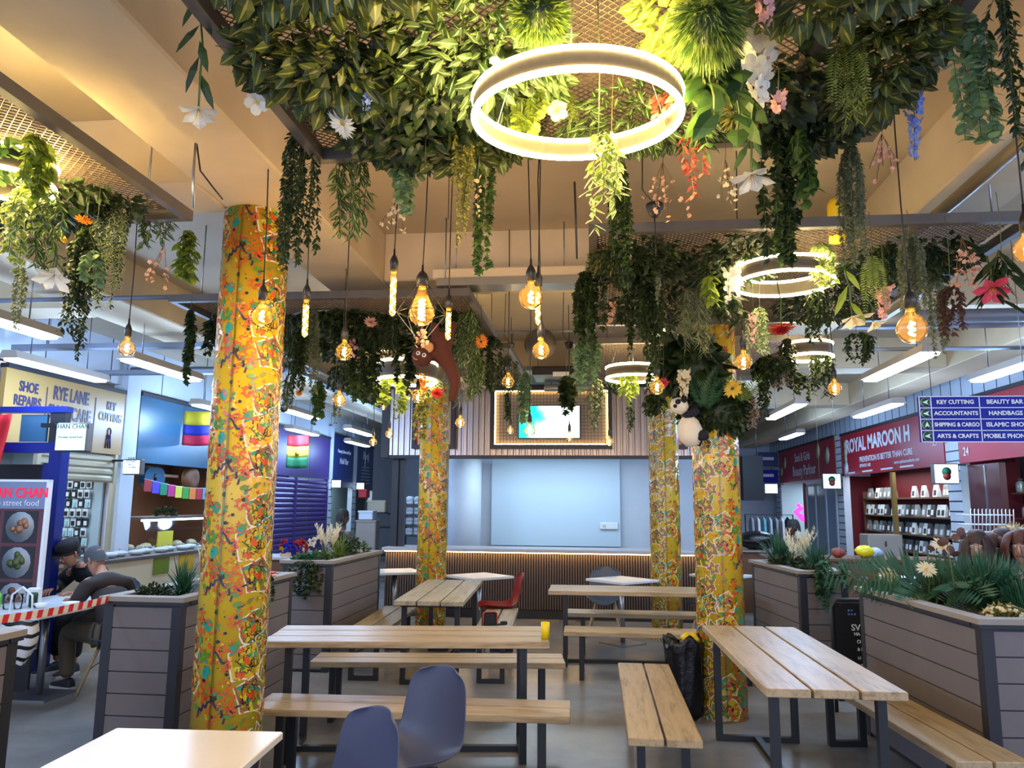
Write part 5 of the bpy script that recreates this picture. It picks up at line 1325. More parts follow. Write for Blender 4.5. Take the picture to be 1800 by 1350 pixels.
vine('hanging_vine', 203, 350, 540, 3.4, 58, 'dark vine with pale leaf edges left of the small white stars', lt='edge', mats=('g_dark', 'g_pale'), leafpx=13, strands=12)
vine('eucalyptus', 165, 440, 492, 3.1, 36, 'small bunch of round pale leaves in the dark left vines', lt='round', mats=('g_euc', 'g_lime'), leafpx=17, aspect=.9, strands=3)
blossom('white_star_spray', 225, 345, 385, 3.4, 30, 'small white star flowers under the upper left canopy', 'p_white', 12)
vine('hanging_vine', 278, 355, 440, 3.7, 50, 'striped leaves near the rear corner of the upper left canopy', lt='stripe', mats=('g_mid', 'g_pale'), leafpx=22, aspect=.4, strands=6)
blossom('blossom_spray', 288, 430, 522, 3.8, 54, 'sparse coral blossom twigs left of the nearest column', 'p_coral', 18)
vine('pothos', 332, 405, 495, 4.0, 46, 'yellow-green leaves at the rear corner beside the nearest column', lt='heart', mats=('g_lime', 'g_mid'), leafpx=20, aspect=.6, strands=7)
vine('bead_vine', 38, 470, 582, 3.3, 24, 'thin grey-green vine at the far left', mats=('g_grey', 'g_grey'), leafpx=8, strands=5)
vine('hanging_vine', 146, 570, 632, 3.3, 14, 'tail of a dark vine left of the hanging bulb', mats=VM, leafpx=11, strands=2)

# ---------- canopy behind the nearest column ----------
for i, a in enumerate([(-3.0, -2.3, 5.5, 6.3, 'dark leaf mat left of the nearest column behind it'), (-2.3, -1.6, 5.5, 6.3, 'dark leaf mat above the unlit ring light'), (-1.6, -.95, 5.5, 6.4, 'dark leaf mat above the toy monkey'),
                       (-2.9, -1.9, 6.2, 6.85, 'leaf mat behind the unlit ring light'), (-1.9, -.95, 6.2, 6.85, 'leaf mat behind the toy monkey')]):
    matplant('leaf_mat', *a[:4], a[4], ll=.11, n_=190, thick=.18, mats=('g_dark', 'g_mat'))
Q = [
 ('hanging_vine', 528, 575, 690, 5.4, 40, 'dark leafy curtain just right of the first tube bulb', 'oval', VM, 12, .5),
 ('hanging_vine', 600, 570, 660, 5.8, 46, 'dull leafy curtain behind the globe bulb under the unlit ring', 'oval', VM, 12, .5),
 ('hanging_vine', 715, 600, 690, 6.6, 44, 'mixed green curtain just left of the toy monkey', 'ivy', ('g_dark', 'g_mid'), 12, .9),
 ('hanging_vine', 862, 590, 650, 6.6, 40, 'dark trailing leaves right of the middle left canopy', 'oval', VM, 12, .5),
 ('hanging_ivy', 335, 545, 672, 5.2, 34, 'dark ivy hanging just left of the nearest column', 'ivy', VM, 13, .9),
 ('hanging_vine', 372, 560, 620, 5.4, 30, 'short dark leaves against the left side of the nearest column', 'heart', VM, 16, .6),
 ('hanging_vine', 505, 560, 700, 5.4, 44, 'black-green drooping grass right of the nearest column', 'needle', ('g_dark', 'g_dark'), 26, .12),
 ('bead_vine', 553, 545, 690, 5.5, 40, 'grey-green dense vine between the two tube bulbs, left one', 'oval', ('g_grey', 'g_grey'), 8, .6),
 ('hanging_vine', 640, 575, 705, 5.6, 56, 'dark ivy curtain right of the globe bulb under the unlit ring', 'ivy', VM, 13, .9),
 ('hanging_vine', 690, 560, 640, 5.6, 50, 'dark ferny leaves left of the caged bulb', 'oval', VM, 12, .4),
 ('bead_vine', 806, 600, 715, 6.4, 40, 'grey vine right of the toy monkey', 'oval', ('g_grey', 'g_mid'), 9, .5),
 ('hanging_vine', 822, 545, 640, 5.5, 50, 'striped leaves below the right corner of the middle left canopy', 'stripe', ('g_mid', 'g_pale'), 16, .4),
 ('hanging_vine', 832, 620, 700, 5.8, 40, 'striped leaf tail right of the toy monkey', 'stripe', ('g_mid', 'g_pale'), 14, .4),
 ('green_ivy', 563, 670, 746, 6.2, 26, 'bright green ivy tail above the purple shop', 'ivy', ('g_mid', 'g_lime'), 10, 1),
 ('hanging_vine', 505, 670, 720, 6.2, 22, 'pale grey tail right of the nearest column', 'oval', ('g_grey', 'g_grey'), 7, .5),
 ('hanging_vine', 588, 690, 742, 6.6, 14, 'thin pale blossom-like vine tail beside the bright green ivy', 'oval', ('g_grey', 'p_cream'), 7, .5),
 ('bright_leaf_vine', 690, 662, 722, 7.4, 62, 'very bright lime leaves lit by the ring behind the monkey', 'ivy', ('g_lime', 'g_lime'), 18, 1),
 ('hanging_vine', 640, 650, 705, 7.4, 60, 'green leaf curtain left of the bright lime leaves', 'ivy', ('g_mid', 'g_lime'), 11, 1),
 ('hanging_vine', 596, 640, 690, 7.4, 40, 'dark foliage behind the lowest left globe bulb', 'oval', VM, 11, .5),
 ('hanging_vine', 755, 662, 705, 7.6, 52, 'white and green ivy around the top of the distant left column', 'edge', ('g_mid', 'g_pale'), 11, .8),
 ('hanging_vine', 742, 700, 770, 7.8, 22, 'olive foliage sleeve on the left of the distant left column', 'oval', ('g_olive', 'g_grey'), 9, .6),
 ('hanging_vine', 699, 700, 735, 7.4, 14, 'pale green leaf tail before the left corrugated corner', 'edge', ('g_mid', 'g_pale'), 10, .4),
 ('hanging_vine', 855, 640, 690, 7.0, 60, 'dark leaves left of the screen frame corner', 'oval', VM, 11, .4),
 ('hanging_vine', 890, 625, 690, 7.2, 46, 'dull drooping leaves above the top left corner of the screen frame', 'stripe', ('g_dark', 'g_grey'), 12, .35),
 ('tan_grass', 838, 675, 705, 6.8, 34, 'tan drooping grass tips left of the screen frame', 'needle', ('g_grey', 'p_cream'), 22, .12),
]
for q in Q: vine(q[0], q[1], q[2], q[3], q[4], q[5], q[6], lt=q[7], mats=q[8], leafpx=q[9], aspect=q[10])
blossom('blossom_spray', 741, 572, 612, 4.2, 16, 'coral blossom strand under the caged bulb', 'p_coral', 26)
blossom('blossom_spray', 740, 655, 700, 7.0, 26, 'orange blossom strand below the toy monkey', 'p_orange', 18)
flower('pink_rose', 652, 565, 5.6, 14, 'salmon pink flower under the middle left canopy', 'chrys', 'p_coral', (0, -.6, -.6))
blossom('blossom_spray', 622, 590, 640, 5.6, 34, 'pink blossoms beside the globe bulb under the unlit ring', 'p_pink', 18)
flower('sunflower', 845, 600, 5.6, 15, 'orange sunflower at the right corner of the middle left canopy', 'sun', 'p_orange', (.5, -.7, -.3), centre='p_dark')
flower('red_flower', 769, 690, 7.4, 13, 'dark red flower at the top of the distant left column', 'chrys', 'p_red', (0, -.7, -.5))
flower('cream_flower', 812, 663, 5.8, 13, 'cream flower hanging right of the toy monkey', 'lily', 'p_cream', (.2, -.4, -.8))
flower('orange_flower', 526, 690, 6.0, 8, 'small orange flower right of the nearest column', 'chrys', 'p_orange', (0, -.7, -.5))

# ---------- canopy over the right tables ----------
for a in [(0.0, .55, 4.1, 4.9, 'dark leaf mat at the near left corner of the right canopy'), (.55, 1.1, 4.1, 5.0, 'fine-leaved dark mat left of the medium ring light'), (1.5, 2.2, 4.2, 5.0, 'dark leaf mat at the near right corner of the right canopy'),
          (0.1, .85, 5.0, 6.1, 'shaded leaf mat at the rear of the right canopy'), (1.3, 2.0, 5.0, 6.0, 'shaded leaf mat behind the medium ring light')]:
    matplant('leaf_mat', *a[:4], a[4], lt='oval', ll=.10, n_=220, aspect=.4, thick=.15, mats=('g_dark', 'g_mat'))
Q = [
 ('hanging_ivy', 1030, 478, 610, 4.6, 62, 'thick dark ivy column left of the sparse coral twig', 'ivy', VM, 14, .9, 12),
 ('hanging_ivy', 1032, 590, 682, 4.9, 44, 'lower grey-green part of the ivy above the screen', 'ivy', ('g_euc', 'g_dark'), 14, 1, 7),
 ('hanging_vine', 1132, 435, 652, 4.6, 62, 'dense dark vine left of the flexible duct', 'oval', ('g_dark', 'g_grey'), 12, .5, 16),
 ('bead_vine', 1160, 410, 530, 4.4, 26, 'pale feathery vine beside the dense dark vine', 'oval', ('g_grey', 'g_grey'), 7, .5, 8),
 ('grey_fern', 1222, 500, 620, 4.9, 66, 'grey-green feathery plant in front of the leafy column', 'needle', ('g_grey', 'g_olive'), 20, .14, 14),
 ('hanging_vine', 1260, 430, 560, 4.5, 46, 'dark broad leaves above the white orchid strand', 'heart', VM, 20, .5, 7),
 ('bright_leaf_vine', 1248, 480, 530, 4.4, 22, 'yellow-green leaf pair before the leafy column', 'oval', ('g_lime', 'g_lime'), 24, .4, 3),
 ('hanging_ivy', 1375, 395, 460, 4.0, 40, 'large ivy leaves in front of the medium ring light', 'ivy', ('g_mid', 'g_lime'), 17, 1, 6),
 ('hanging_vine', 1335, 540, 620, 4.6, 42, 'blue-green pale leaves left of the red flower', 'edge', ('g_euc', 'g_pale'), 10, .5, 8),
 ('pothos', 1440, 428, 505, 4.2, 46, 'pale variegated leaves at the right end of the medium ring', 'edge', ('g_lime', 'g_pale'), 15, .8, 8),
 ('hanging_vine', 1436, 500, 600, 4.6, 46, 'dark leaf bunch right of the red flower', 'oval', ('g_dark', 'g_mid'), 11, .5, 10),
 ('hanging_vine', 1505, 585, 640, 5.0, 66, 'dark fine leaves below the cream lilies', 'oval', VM, 9, .5, 12),
 ('bead_vine', 1597, 412, 558, 3.9, 50, 'long pale-green vine above the largest right globe bulb', 'oval', ('g_grey', 'g_olive'), 9, .6, 14),
 ('bead_vine', 1638, 440, 628, 4.6, 26, 'thin dusty vine right of the largest right globe bulb', 'oval', ('g_grey', 'g_grey'), 8, .6, 6),
 ('brown_leaf_vine', 1670, 500, 590, 4.0, 42, 'purple-brown leaf vine under the coral blossoms at right', 'oval', ('g_brown', 'g_brown'), 13, .5, 6),
 ('long_leaf_plant', 1760, 440, 520, 3.7, 34, 'long dark pointed leaves at the right edge', 'oval', VM, 60, .22, 3),
 ('hanging_vine', 1560, 430, 500, 4.3, 50, 'shaded leaves between the fern and the long pale-green vine', 'oval', VM, 13, .5, 8),
 ('hanging_vine', 1640, 430, 470, 4.3, 60, 'dark spiky leaves hanging from the right canopy front', 'oval', VM, 26, .2, 7),
 ('hanging_vine', 1385, 595, 690, 6.4, 40, 'drooping dark vine left of the small right ring light', 'oval', VM, 10, .5, 10),
 ('hanging_vine', 1442, 600, 702, 6.6, 36, 'dark vine hanging below the small right ring light', 'oval', VM, 9, .5, 10),
 ('hanging_vine', 1340, 640, 735, 6.2, 18, 'thin dark vine hanging right of the sunflower', 'oval', VM, 9, .5, 5),
 ('hanging_vine', 1365, 620, 680, 6.4, 30, 'mixed vine with pink tips above the second right planter', 'edge', ('g_mid', 'p_pink'), 9, .6, 7),
 ('hanging_ivy', 1408, 655, 700, 6.8, 26, 'small ivy tail below the small right ring light', 'ivy', VM, 9, 1, 5),
 ('dark_shrub', 1350, 625, 672, 6.2, 56, 'dark hanging shrub right of the leafy column', 'oval', VM, 12, .6, 14),
 ('hanging_vine', 925, 655, 740, 6.6, 26, 'blue-green leaf tail over the left of the screen', 'ivy', ('g_euc', 'g_dark'), 12, 1, 5),
 ('hanging_vine', 890, 690, 740, 7.4, 16, 'short dark vine at the left of the screen frame', 'oval', VM, 8, .5, 4),
 ('hanging_vine', 995, 660, 725, 7.2, 34, 'broad leaf bunch above the top right of the screen', 'ivy', ('g_dark', 'g_mid'), 15, 1, 6),
 ('hanging_vine', 1048, 665, 752, 7.2, 28, 'grey vine at the right side of the screen frame', 'oval', ('g_grey', 'g_mid'), 9, .5, 8),
 ('hanging_vine', 1106, 640, 705, 7.2, 36, 'bright leaves beneath the small ring right of the screen', 'stripe', ('g_lime', 'g_mid'), 13, .4, 8),
 ('hanging_vine', 1078, 660, 690, 7.4, 40, 'dark leaves left of the small ring right of the screen', 'oval', VM, 11, .5, 8),
 ('hanging_vine', 1107, 705, 757, 7.4, 14, 'thin black-green tail on the right corrugated panel', 'oval', VM, 8, .4, 3),
 ('hanging_vine', 1150, 640, 690, 6.8, 34, 'dark leaves above the top of the distant right column', 'oval', VM, 12, .5, 9),
 ('hanging_vine', 1152, 690, 730, 8.0, 40, 'green leaf collar at the top of the distant right column', 'oval', ('g_dark', 'g_mid'), 12, .5, 12),
]
for q in Q: vine(q[0], q[1], q[2], q[3], q[4], q[5], q[6], lt=q[7], mats=q[8], leafpx=q[9], aspect=q[10], strands=q[11])
blossom('blossom_spray', 1079, 515, 590, 4.9, 22, 'sparse coral twig left of the dense dark vine', 'p_coral', 16)
spike('orchid', 1288, 468, 560, 4.3, 30, 'white orchid strand over the top of the leafy column', 'p_white', 10, fl=.8)
vine('orchid_leaf', 1280, 520, 575, 4.3, 40, 'dark green broad leaves below the white orchid strand', lt='oval', mats=('g_dark', 'g_mid'), leafpx=30, aspect=.45, strands=3)
flower('red_flower', 1373, 572, 4.0, 25, 'bright red chrysanthemum hanging under the medium ring', 'chrys', 'p_red', (0, -.15, -1), (1366, 490))
spike('pink_gladiolus', 1323, 552, 606, 4.4, 17, 'pink flower spike left of the red chrysanthemum', 'p_pink', 18)
fern('fern', 1532, 448, 3.9, 100, 'yellow-green fern on the right between two cream lilies and the vine', n_=6, spread=.35, Wf=.2, mats=('g_fern',), leaflets=20)
flower('lily', 1498, 555, 3.9, 32, 'cream lily with stamens under the fern', 'lily', 'p_cream', (.25, -.35, -1), (1485, 470), 3, 'g_lime', 55)
flower('lily', 1535, 565, 4.0, 24, 'small cream lily right of the larger cream lily', 'lily', 'p_cream', (.4, -.2, -.9), (1525, 520))
spike('pink_gladiolus', 1553, 505, 560, 4.1, 26, 'pink gladiolus right of the fern', 'p_pink', 16, fl=.6)
blossom('blossom_spray', 1690, 420, 545, 4.0, 120, 'wide spray of coral blossoms at the right', 'p_coral', 80)
flower('hibiscus', 1742, 505, 3.7, 34, 'magenta hibiscus at the right edge', 'lily', 'p_mag', (-.1, -.55, -.7), (1735, 450))
flower('purple_rose', 1166, 672, 6.0, 11, 'magenta flower beside the bulb left of the panda', 'chrys', 'p_mag', (0, -.7, -.4))

# ---------- leafy collar of the right column ----------
def bush(name, x, y, Y, rx, rz, label, lt, mats, leafpx, n_, aspect=.5):
    c = at(x, y, Y); b = MB(); a_, c_ = rx * Y / F, rz * Y / F; ll = leafpx * Y / F
    for k in range(n_):
        v = rv(1).normalized(); p = Vector((v.x * a_, v.y * a_, v.z * c_)) * RV.uniform(.8, 1)
        leaf(b, lt, p, v + Vector((0, 0, -.4)) + rv(.6), v + rv(.4), ll * RV.uniform(.7, 1.2), ll * aspect)
    o = b.build(name, list(mats), loc=c)
    MB().lathe([(a_ * .5, -c_ * .9), (a_ * .8, -c_ * .5), (a_ * .84, c_ * .4), (a_ * .5, c_ * .9)], 16, cap=False).build('wire_frame', 'g_dark', o)
    return tag(o, label, 'plant')
bush('leaf_collar', 1258, 722, 6.53, 60, 52, 'round dark bush wrapped around the yellow column beside the panda', 'oval', ('g_dark', 'g_mat'), 14, 1500)
bush('leaf_collar', 1216, 640, 6.3, 46, 42, 'black-green big-leaved bush behind the panda', 'heart', ('g_dark', 'g_dark'), 40, 130)
fern('fern', 1240, 715, 6.1, 88, 'upright feather fern fixed to the bush on the column', n_=5, mats=('g_palm',), up_=True, droop=.1, spread=.35, Wf=.28, leaflets=22, wd=.12, cat='fern')
fern('fern', 1308, 705, 6.2, 66, 'light green upright fern right of the sunflower on the bush', n_=4, mats=('g_fern',), up_=True, droop=.12, spread=.3, Wf=.25, leaflets=18, cat='fern')
flower('sunflower', 1287, 683, 6.1, 18, 'sunflower with a dark centre on the bush of the yellow column', 'sun', 'p_yellow', (0, -1, -.15), centre='p_dark')
spike('white_freesia', 1203, 652, 700, 6.0, 24, 'cream freesia blossoms above the panda', 'p_cream', 14, fl=.6)
vine('hanging_vine', 1322, 700, 750, 6.4, 30, 'pink-tipped vine at the right of the bushy column', lt='edge', mats=('g_mid', 'p_pink'), leafpx=9, strands=6)
# ================= planting in the planters =================
def tuft(name, loc, n_, L, label, m='g_palm', wd=.012, spread=.7, cat='plant', group=None, lt='needle', droop=.22):
    b = MB()
    for k in range(n_):
        a = RV.uniform(0, 6.28); s_ = RV.uniform(.1, spread); l_ = L * RV.uniform(.6, 1.05)
        pts = path(rv(.03), (math.cos(a) * s_, math.sin(a) * s_, 1), l_, 4, .03, droop * s_)
        w_ = [wd, wd * .95, wd * .7, wd * .4, .0005]; vs = []; sd = Vector((-math.sin(a), math.cos(a), 0))
        for p, q in zip(pts, w_): vs += [p - sd * q, p + sd * q]
        b.add(vs, [(2 * i, 2 * i + 1, 2 * i + 3, 2 * i + 2) for i in range(4)])
    o = b.build(name, m, loc=loc); return tag(o, label, cat, group)
def plumes(name, loc, n_, L, label, m='p_cream'):
    b = MB(); sb = MB()
    for k in range(n_):
        a = RV.uniform(0, 6.28); pts = path(rv(.02), (math.cos(a) * .35, math.sin(a) * .35, 1), L * RV.uniform(.7, 1), 5, .04, .03); sb.tube(pts[:4], .002, 3)
        for j in range(24):
            f = 2.6 + 2.3 * j / 24; i = min(4, int(f)); leaf(b, 'needle', pts[i].lerp(pts[i + 1], f - i), rv(.5) + Vector((0, 0, 1)), rv(1), .05, .008)
    o = b.build(name, m, loc=loc); sb.build('stalk', 'g_olive', o); return tag(o, label, 'grass')
def shrub(name, loc, r_, label, mats, n_, ll, lt='oval', flowers=None, nf=0, aspect=.5, flat=.8):
    b = MB()
    for k in range(n_):
        v = rv(1).normalized(); v.z = abs(v.z); p = Vector((v.x * r_, v.y * r_, v.z * r_ * flat)) * RV.uniform(.5, 1)
        leaf(b, lt, p, v + rv(.5), v + rv(.5), ll * RV.uniform(.7, 1.2), ll * aspect)
    o = b.build(name, list(mats), loc=loc)
    if flowers:
        b = MB()
        for k in range(nf):
            v = rv(1).normalized(); v.z = abs(v.z) * .8 + .2; v.normalize(); p = Vector((v.x * r_, v.y * r_, v.z * r_ * flat)) * 1.03; s = v.cross(Vector((.1, .3, 1))).normalized(); t2 = s.cross(v)
            for j in range(5): aa = j * 1.257; leaf(b, 'round', p, s * math.cos(aa) + t2 * math.sin(aa) + v * .4, v, .016 * (r_ / .12) ** .5, .014)
        b.build('blossoms', flowers, o)
    return tag(o, label, 'plant')
ZP = 1.0
tuft('grass_plant', (-2.88, 5.25, .98), 90, .30, 'dark green grass tuft on top of the tall planter left of the nearest column', 'g_palm', .010, 1.2)
shrub('low_shrub', (-3.0, 5.1, .98), .12, 'low dusty foliage left of the grass tuft on the tall planter', ('g_dark', 'g_dark'), 200, .04)
plumes('cream_flower_spray', (-2.9, 5.6, .98), 7, .34, 'pale flower spray behind the grass tuft on the tall planter')
plumes('feather_grass', (-2.92, 8.3, 1.03), 26, .40, 'cream feather grass in the planter left of the weathered table')
tuft('grass_plant', (-2.86, 8.5, 1.03), 80, .34, 'green grass under the feather grass in the left planter', 'g_fern', .010, 1.3)
tuft('grass_plant', (-2.84, 8.85, 1.03), 70, .30, 'spreading bright grass at the far end of the left planter', 'g_mid', .010, 1.6)
shrub('flowering_shrub', (-2.87, 9.1, 1.03), .18, 'white star-flowered shrub at the far end of the left planter', ('g_mid', 'g_dark'), 260, .05, flowers='p_cream', nf=26)
shrub('low_shrub', (-2.88, 7.95, 1.03), .13, 'low lime bush with cream roses in the left planter', ('g_mid', 'g_lime'), 260, .04, flowers='p_cream', nf=9)
shrub('dark_shrub', (-2.9, 8.75, 1.12), .20, 'speckled dark shrub behind the feather grass in front of the cupboard', ('g_dark', 'g_grey'), 320, .04)
vine('trailing_ivy', 535, 985, 1050, 7.52, 66, 'ivy spilling over the near end of the left planter', lt='ivy', mats=('g_dark', 'g_euc'), leafpx=9, aspect=1, strands=9)
shrub('trailing_ivy', (-2.95, 7.75, 1.04), .15, 'flat ivy cushion on the near left corner of the left planter', ('g_palm', 'g_euc'), 300, .04, lt='ivy', flat=.5, aspect=1)
vine('trailing_ivy', 472, 1010, 1080, 5.9, 24, 'short ivy on the side of the planter just right of the nearest column', lt='ivy', mats=('g_dark', 'g_euc'), leafpx=8, aspect=1, strands=4)
# right planters
tuft('grass_plant', (1.9, 8.45, 1.0), 130, .42, 'tall green grass in the second right planter', 'g_palm', .012, .8)
tuft('grass_plant', (2.08, 7.75, 1.0), 110, .36, 'fine green grass at the near end of the second right planter', 'g_palm', .008, .6)
plumes('feather_grass', (2.0, 8.1, 1.02), 22, .42, 'pale feather grass in the second right planter')
shrub('low_shrub', (1.98, 7.65, 1.0), .13, 'moss-like bush with a pink bud in the second right planter', ('g_dark', 'g_olive'), 300, .035, flowers='p_coral', nf=3)
shrub('dark_shrub', (1.9, 8.2, 1.02), .18, 'dark leafy bush left in the second right planter', ('g_dark', 'g_dark'), 300, .045)
shrub('low_shrub', (2.1, 8.0, 1.02), .18, 'dark green bush at the right of the second right planter', ('g_dark', 'g_palm'), 300, .045)
vine('trailing_ivy', 1447, 985, 1072, 7.38, 26, 'ivy hanging down the end of the second right planter, left tail', lt='ivy', mats=('g_palm', 'g_euc'), leafpx=8, aspect=1, strands=5)
vine('trailing_ivy', 1478, 985, 1035, 7.38, 18, 'ivy hanging down the end of the second right planter, right tail', lt='ivy', mats=('g_palm', 'g_euc'), leafpx=8, aspect=1, strands=4)
fern('palm', 0, 0, 0, 0, 'large palm with drooping fronds in the right-hand planter', n_=16, mats=('g_palm',), up_=True, droop=.13, spread=1.0, Wf=.42, leaflets=20, wd=.07, loc=(2.35, 5.75, 1.0), L=.80, cat='palm')
fern('palm', 0, 0, 0, 0, 'smaller dark palm behind the large palm in the right-hand planter', n_=9, mats=('g_dark',), up_=True, droop=.16, spread=.9, Wf=.36, leaflets=16, wd=.08, loc=(2.5, 5.4, 1.0), L=.52, cat='palm')
tuft('grass_plant', (2.42, 5.3, 1.0), 200, .40, 'green grass in front of the large palm', 'g_palm', .012, .8)
tuft('grass_plant', (2.5, 4.95, 1.0), 160, .27, 'low grass between the palm and the white shrub', 'g_palm', .010, 1.2)
tuft('grass_plant', (2.28, 5.6, 1.0), 160, .26, 'low grass along the planter edge below the cream spider lily', 'g_mid', .009, 1.6)
shrub('leafy_plant', (2.62, 5.2, 1.02), .22, 'blue-green leafy plant in front of the mannequin heads', ('g_palm', 'g_euc'), 420, .07, flat=1.1)
shrub('flowering_shrub', (2.33, 4.85, 1.0), .115, 'compact white-budded shrub at the near end of the right planter', ('g_olive', 'g_lime'), 300, .03, flowers='p_cream', nf=70)
shrub('low_shrub', (2.65, 4.8, .99), .14, 'dark foliage at the right edge of the right-hand planter', ('g_palm', 'g_dark'), 260, .05)
for (x, y, Y, lb) in ((1562, 1012, 5.8, 'cream spider lily low at the left of the large palm'), (1628, 1002, 5.3, 'cream spider lily in front of the large palm'), (1655, 960, 5.3, 'brown and cream spray at the right of the large palm')):
    flower('spider_lily', x, y, Y, 17, lb, 'daisy', 'p_cream', (-.1, -.7, .6), (x + 6, y + 45), 0)
b = MB()
for k in range(9):
    v = Vector((RV.uniform(-.09, .09), RV.uniform(-.03, .03), RV.uniform(-.08, .08))); leaf(b, 'round', v, rv(1), (0, -1, 0), .055, .05)
o = b.build('brown_disc_spray', 'g_brown', loc=at(1665, 952, 5.0)); MB().tube([(0, 0, 0), (.02, 0, -.25)], .003, 4).build('stem', 'g_olive', o); tag(o, 'brown round leaves sprig before the slatted pillar', 'plant')
b = MB()
for k in range(26):
    a = RV.uniform(0, 6.3); leaf(b, 'oval', (RV.uniform(-.14, .14), RV.uniform(-.07, .07), RV.uniform(-.02, .02)), (math.cos(a), math.sin(a), .1), (0, 0, 1), .06, .02)
# flowers on the left counter
t = empty('flower_basket', at(507, 985, 10.4), 0, 'wicker basket of blue, red and yellow flowers left of the planter', 'basket')
MB().lathe([(.10, -.02), (.125, .10), (.12, .10)], 18).build('basket', 'legwood', t)
for nm, m_, n_, off, r_ in (('blue_blooms', 'bluecl', 34, (.03, 0, .13), .10), ('red_blooms', 'p_red', 26, (.14, .05, .17), .09), ('red_blooms', 'p_red', 10, (-.08, .05, .2), .06), ('yellow_blooms', 'p_yellow', 2, (-.13, -.05, .16), .05)):
    if m_ == 'bluecl': M['bluecl'] = leafmat('petal_deep_blue', (24, 40, 160), (40, 60, 190), .1)
    b = MB()
    for k in range(n_):
        v = rv(1).normalized(); p = Vector(off) + v * r_; 
        for j in range(8): leaf(b, 'round', p, v + rv(1), v, .045, .04)
    b.build(nm, m_, t)
t = empty('flower_pot', at(541, 975, 10.6), 0, 'pale blue pot of white flowers beside the flower basket', 'flower pot')
MB().lathe([(.05, -.06), (.065, .05), (.06, .05)], 16).build('pot', mat('pale_blue_glaze', (150, 186, 196), .4), t)
b = MB()
for k in range(22):
    p = Vector((RV.uniform(-.06, .16), RV.uniform(-.05, .05), RV.uniform(.06, .2))); p.z += p.x * .5
    for j in range(6): leaf(b, 'round', p, rv(1), rv(1), .035, .03)
b.build('blooms', 'p_cream', t)
t = empty('side_counter', (-4.25, 10.5, 0), 0, 'wooden side counter carrying the flower basket', 'counter')
MB().box(-.75, .95, -.25, .3, 0, .86).build('body', 'brownwood', t); MB().box(-.8, 1.0, -.3, .35, .86, .9, bev=.004).build('worktop', 'ctop', t)

# ================= things on tables and floor =================
c = atz(958, 1124, .76)
t = empty('drinking_cup', (c.x, c.y + .03, .761), 0, 'yellow paper cup on the end of the long timber table', 'cup')
MB().lathe([(.026, 0), (.029, .105), (.0275, .105), (.025, .004), (0, .004)], 20).build('cup', mat('yellow_paper', (232, 200, 12), .4), t)
# pouch
t = empty('belt_bag', (-1.04, 7.62, .455), R(25), 'black pouch with red edging standing on the weathered bench', 'bag')
MB().box(-.07, .07, -.03, .03, 0, .15, bev=.012).build('pouch_body', 'black', t)
MB().tube([(-.07, -.032, .02), (-.07, -.032, .14), (-.05, -.032, .155), (.05, -.032, .155), (.07, -.032, .14), (.07, -.032, .02)], .007, 6).build('edging', mat('red_orange_edge', (214, 84, 66), .6), t)
MB().tube([(-.2, -.08, .012), (-.1, -.1, .012), (.0, -.07, .015), (.08, -.02, .03), (.17, .06, .02)], .012, 6).build('strap', 'black', t)
MB().box(.13, .2, .03, .06, .012, .05, bev=.008).build('buckle', 'black', t)
# bin bag
c = atz(1197, 1240, 0); c = Vector((.62, 5.95, 0))
b = MB(); vs = []; fs = []; N = 40; rows = [(.09, .0), (.135, .04), (.15, .14), (.155, .3), (.15, .42), (.155, .50), (.17, .56), (.165, .60), (.12, .585), (.06, .56)]
rb = random.Random(5); ph = [rb.uniform(0, 6.3) for _ in range(6)]
for j, (r_, z) in enumerate(rows):
    for i in range(N):
        a = 2 * PI * i / N; q = r_ * (1 + .05 * math.sin(5 * a + ph[0] + j * .4) + .045 * math.sin(11 * a + ph[1] - j * .7) + .03 * math.sin(17 * a + ph[2] + j))
        vs.append((q * math.cos(a) * .95, q * math.sin(a) * .8, z + (.03 * math.sin(3 * a + ph[3]) + .02 * math.sin(7 * a + ph[4])) * min(1, z * 3)))
for j in range(len(rows) - 1):
    for i in range(N): fs.append((j * N + i, j * N + (i + 1) % N, (j + 1) * N + (i + 1) % N, (j + 1) * N + i))
fs.append(tuple(range(N - 1, -1, -1)))
M['binbag'] = mat('black_polythene', (14, 14, 17), .22, bump=.5, ns=14, bd=.02)
b.add(vs, fs, smooth=True); o = b.build('bin_bag', 'binbag', loc=(.68, 6.42, 0)); tag(o, 'black bin bag with yellow cups in its mouth, against the right yellow column', 'bag')
for i, (dx, dz) in enumerate(((-.02, .60), (.09, .585))):
    q = MB().lathe([(.0, 0), (.03, .0), (.036, .07), (.033, .07)], 14, T=TR(ry=R(60), rz=i * 2.0)).build('used_cup', mat('yellow_cup', (226, 196, 20), .4), loc=(.68 + dx, 6.37, dz)); tag(q, ['left yellow cup in the bin bag', 'right yellow cup in the bin bag'][i], 'cup')
# A-frame board
t = empty('pavement_sign', (2.06, 6.8, 0), R(4), 'black pavement sign with white lettering between the two right planters', 'sign')
MB().box(-.12, .4, 0, .02, .08, .86, bev=.01).build('chalk_panel', 'black', t)
MB().tube([(-.14, .0, 0), (-.14, 0, .82), (-.10, 0, .88), (.38, 0, .88), (.42, 0, .82), (.42, 0, 0)], .016, 8).build('tube_frame', 'dark', t)
for s_, sz, z, x in (('SV', .07, .66, .01), ('HA', .035, .61, .03), ('O', .04, .55, .05), ('& H', .035, .49, .05), ('H', .035, .42, .05), ('BRAZ', .032, .36, .01), ('& M', .034, .305, .03)):
    text(s_, sz, (x, -.006, z), (PI / 2, 0, 0), 'wtxt', t, align='LEFT', font_off=.001)
b = MB()
for k in range(5): b.box(-.01 + (k % 3) * .025, .005 + (k % 3) * .025, -.006, -.002, .76 + (k // 3) * .03, .775 + (k // 3) * .03)
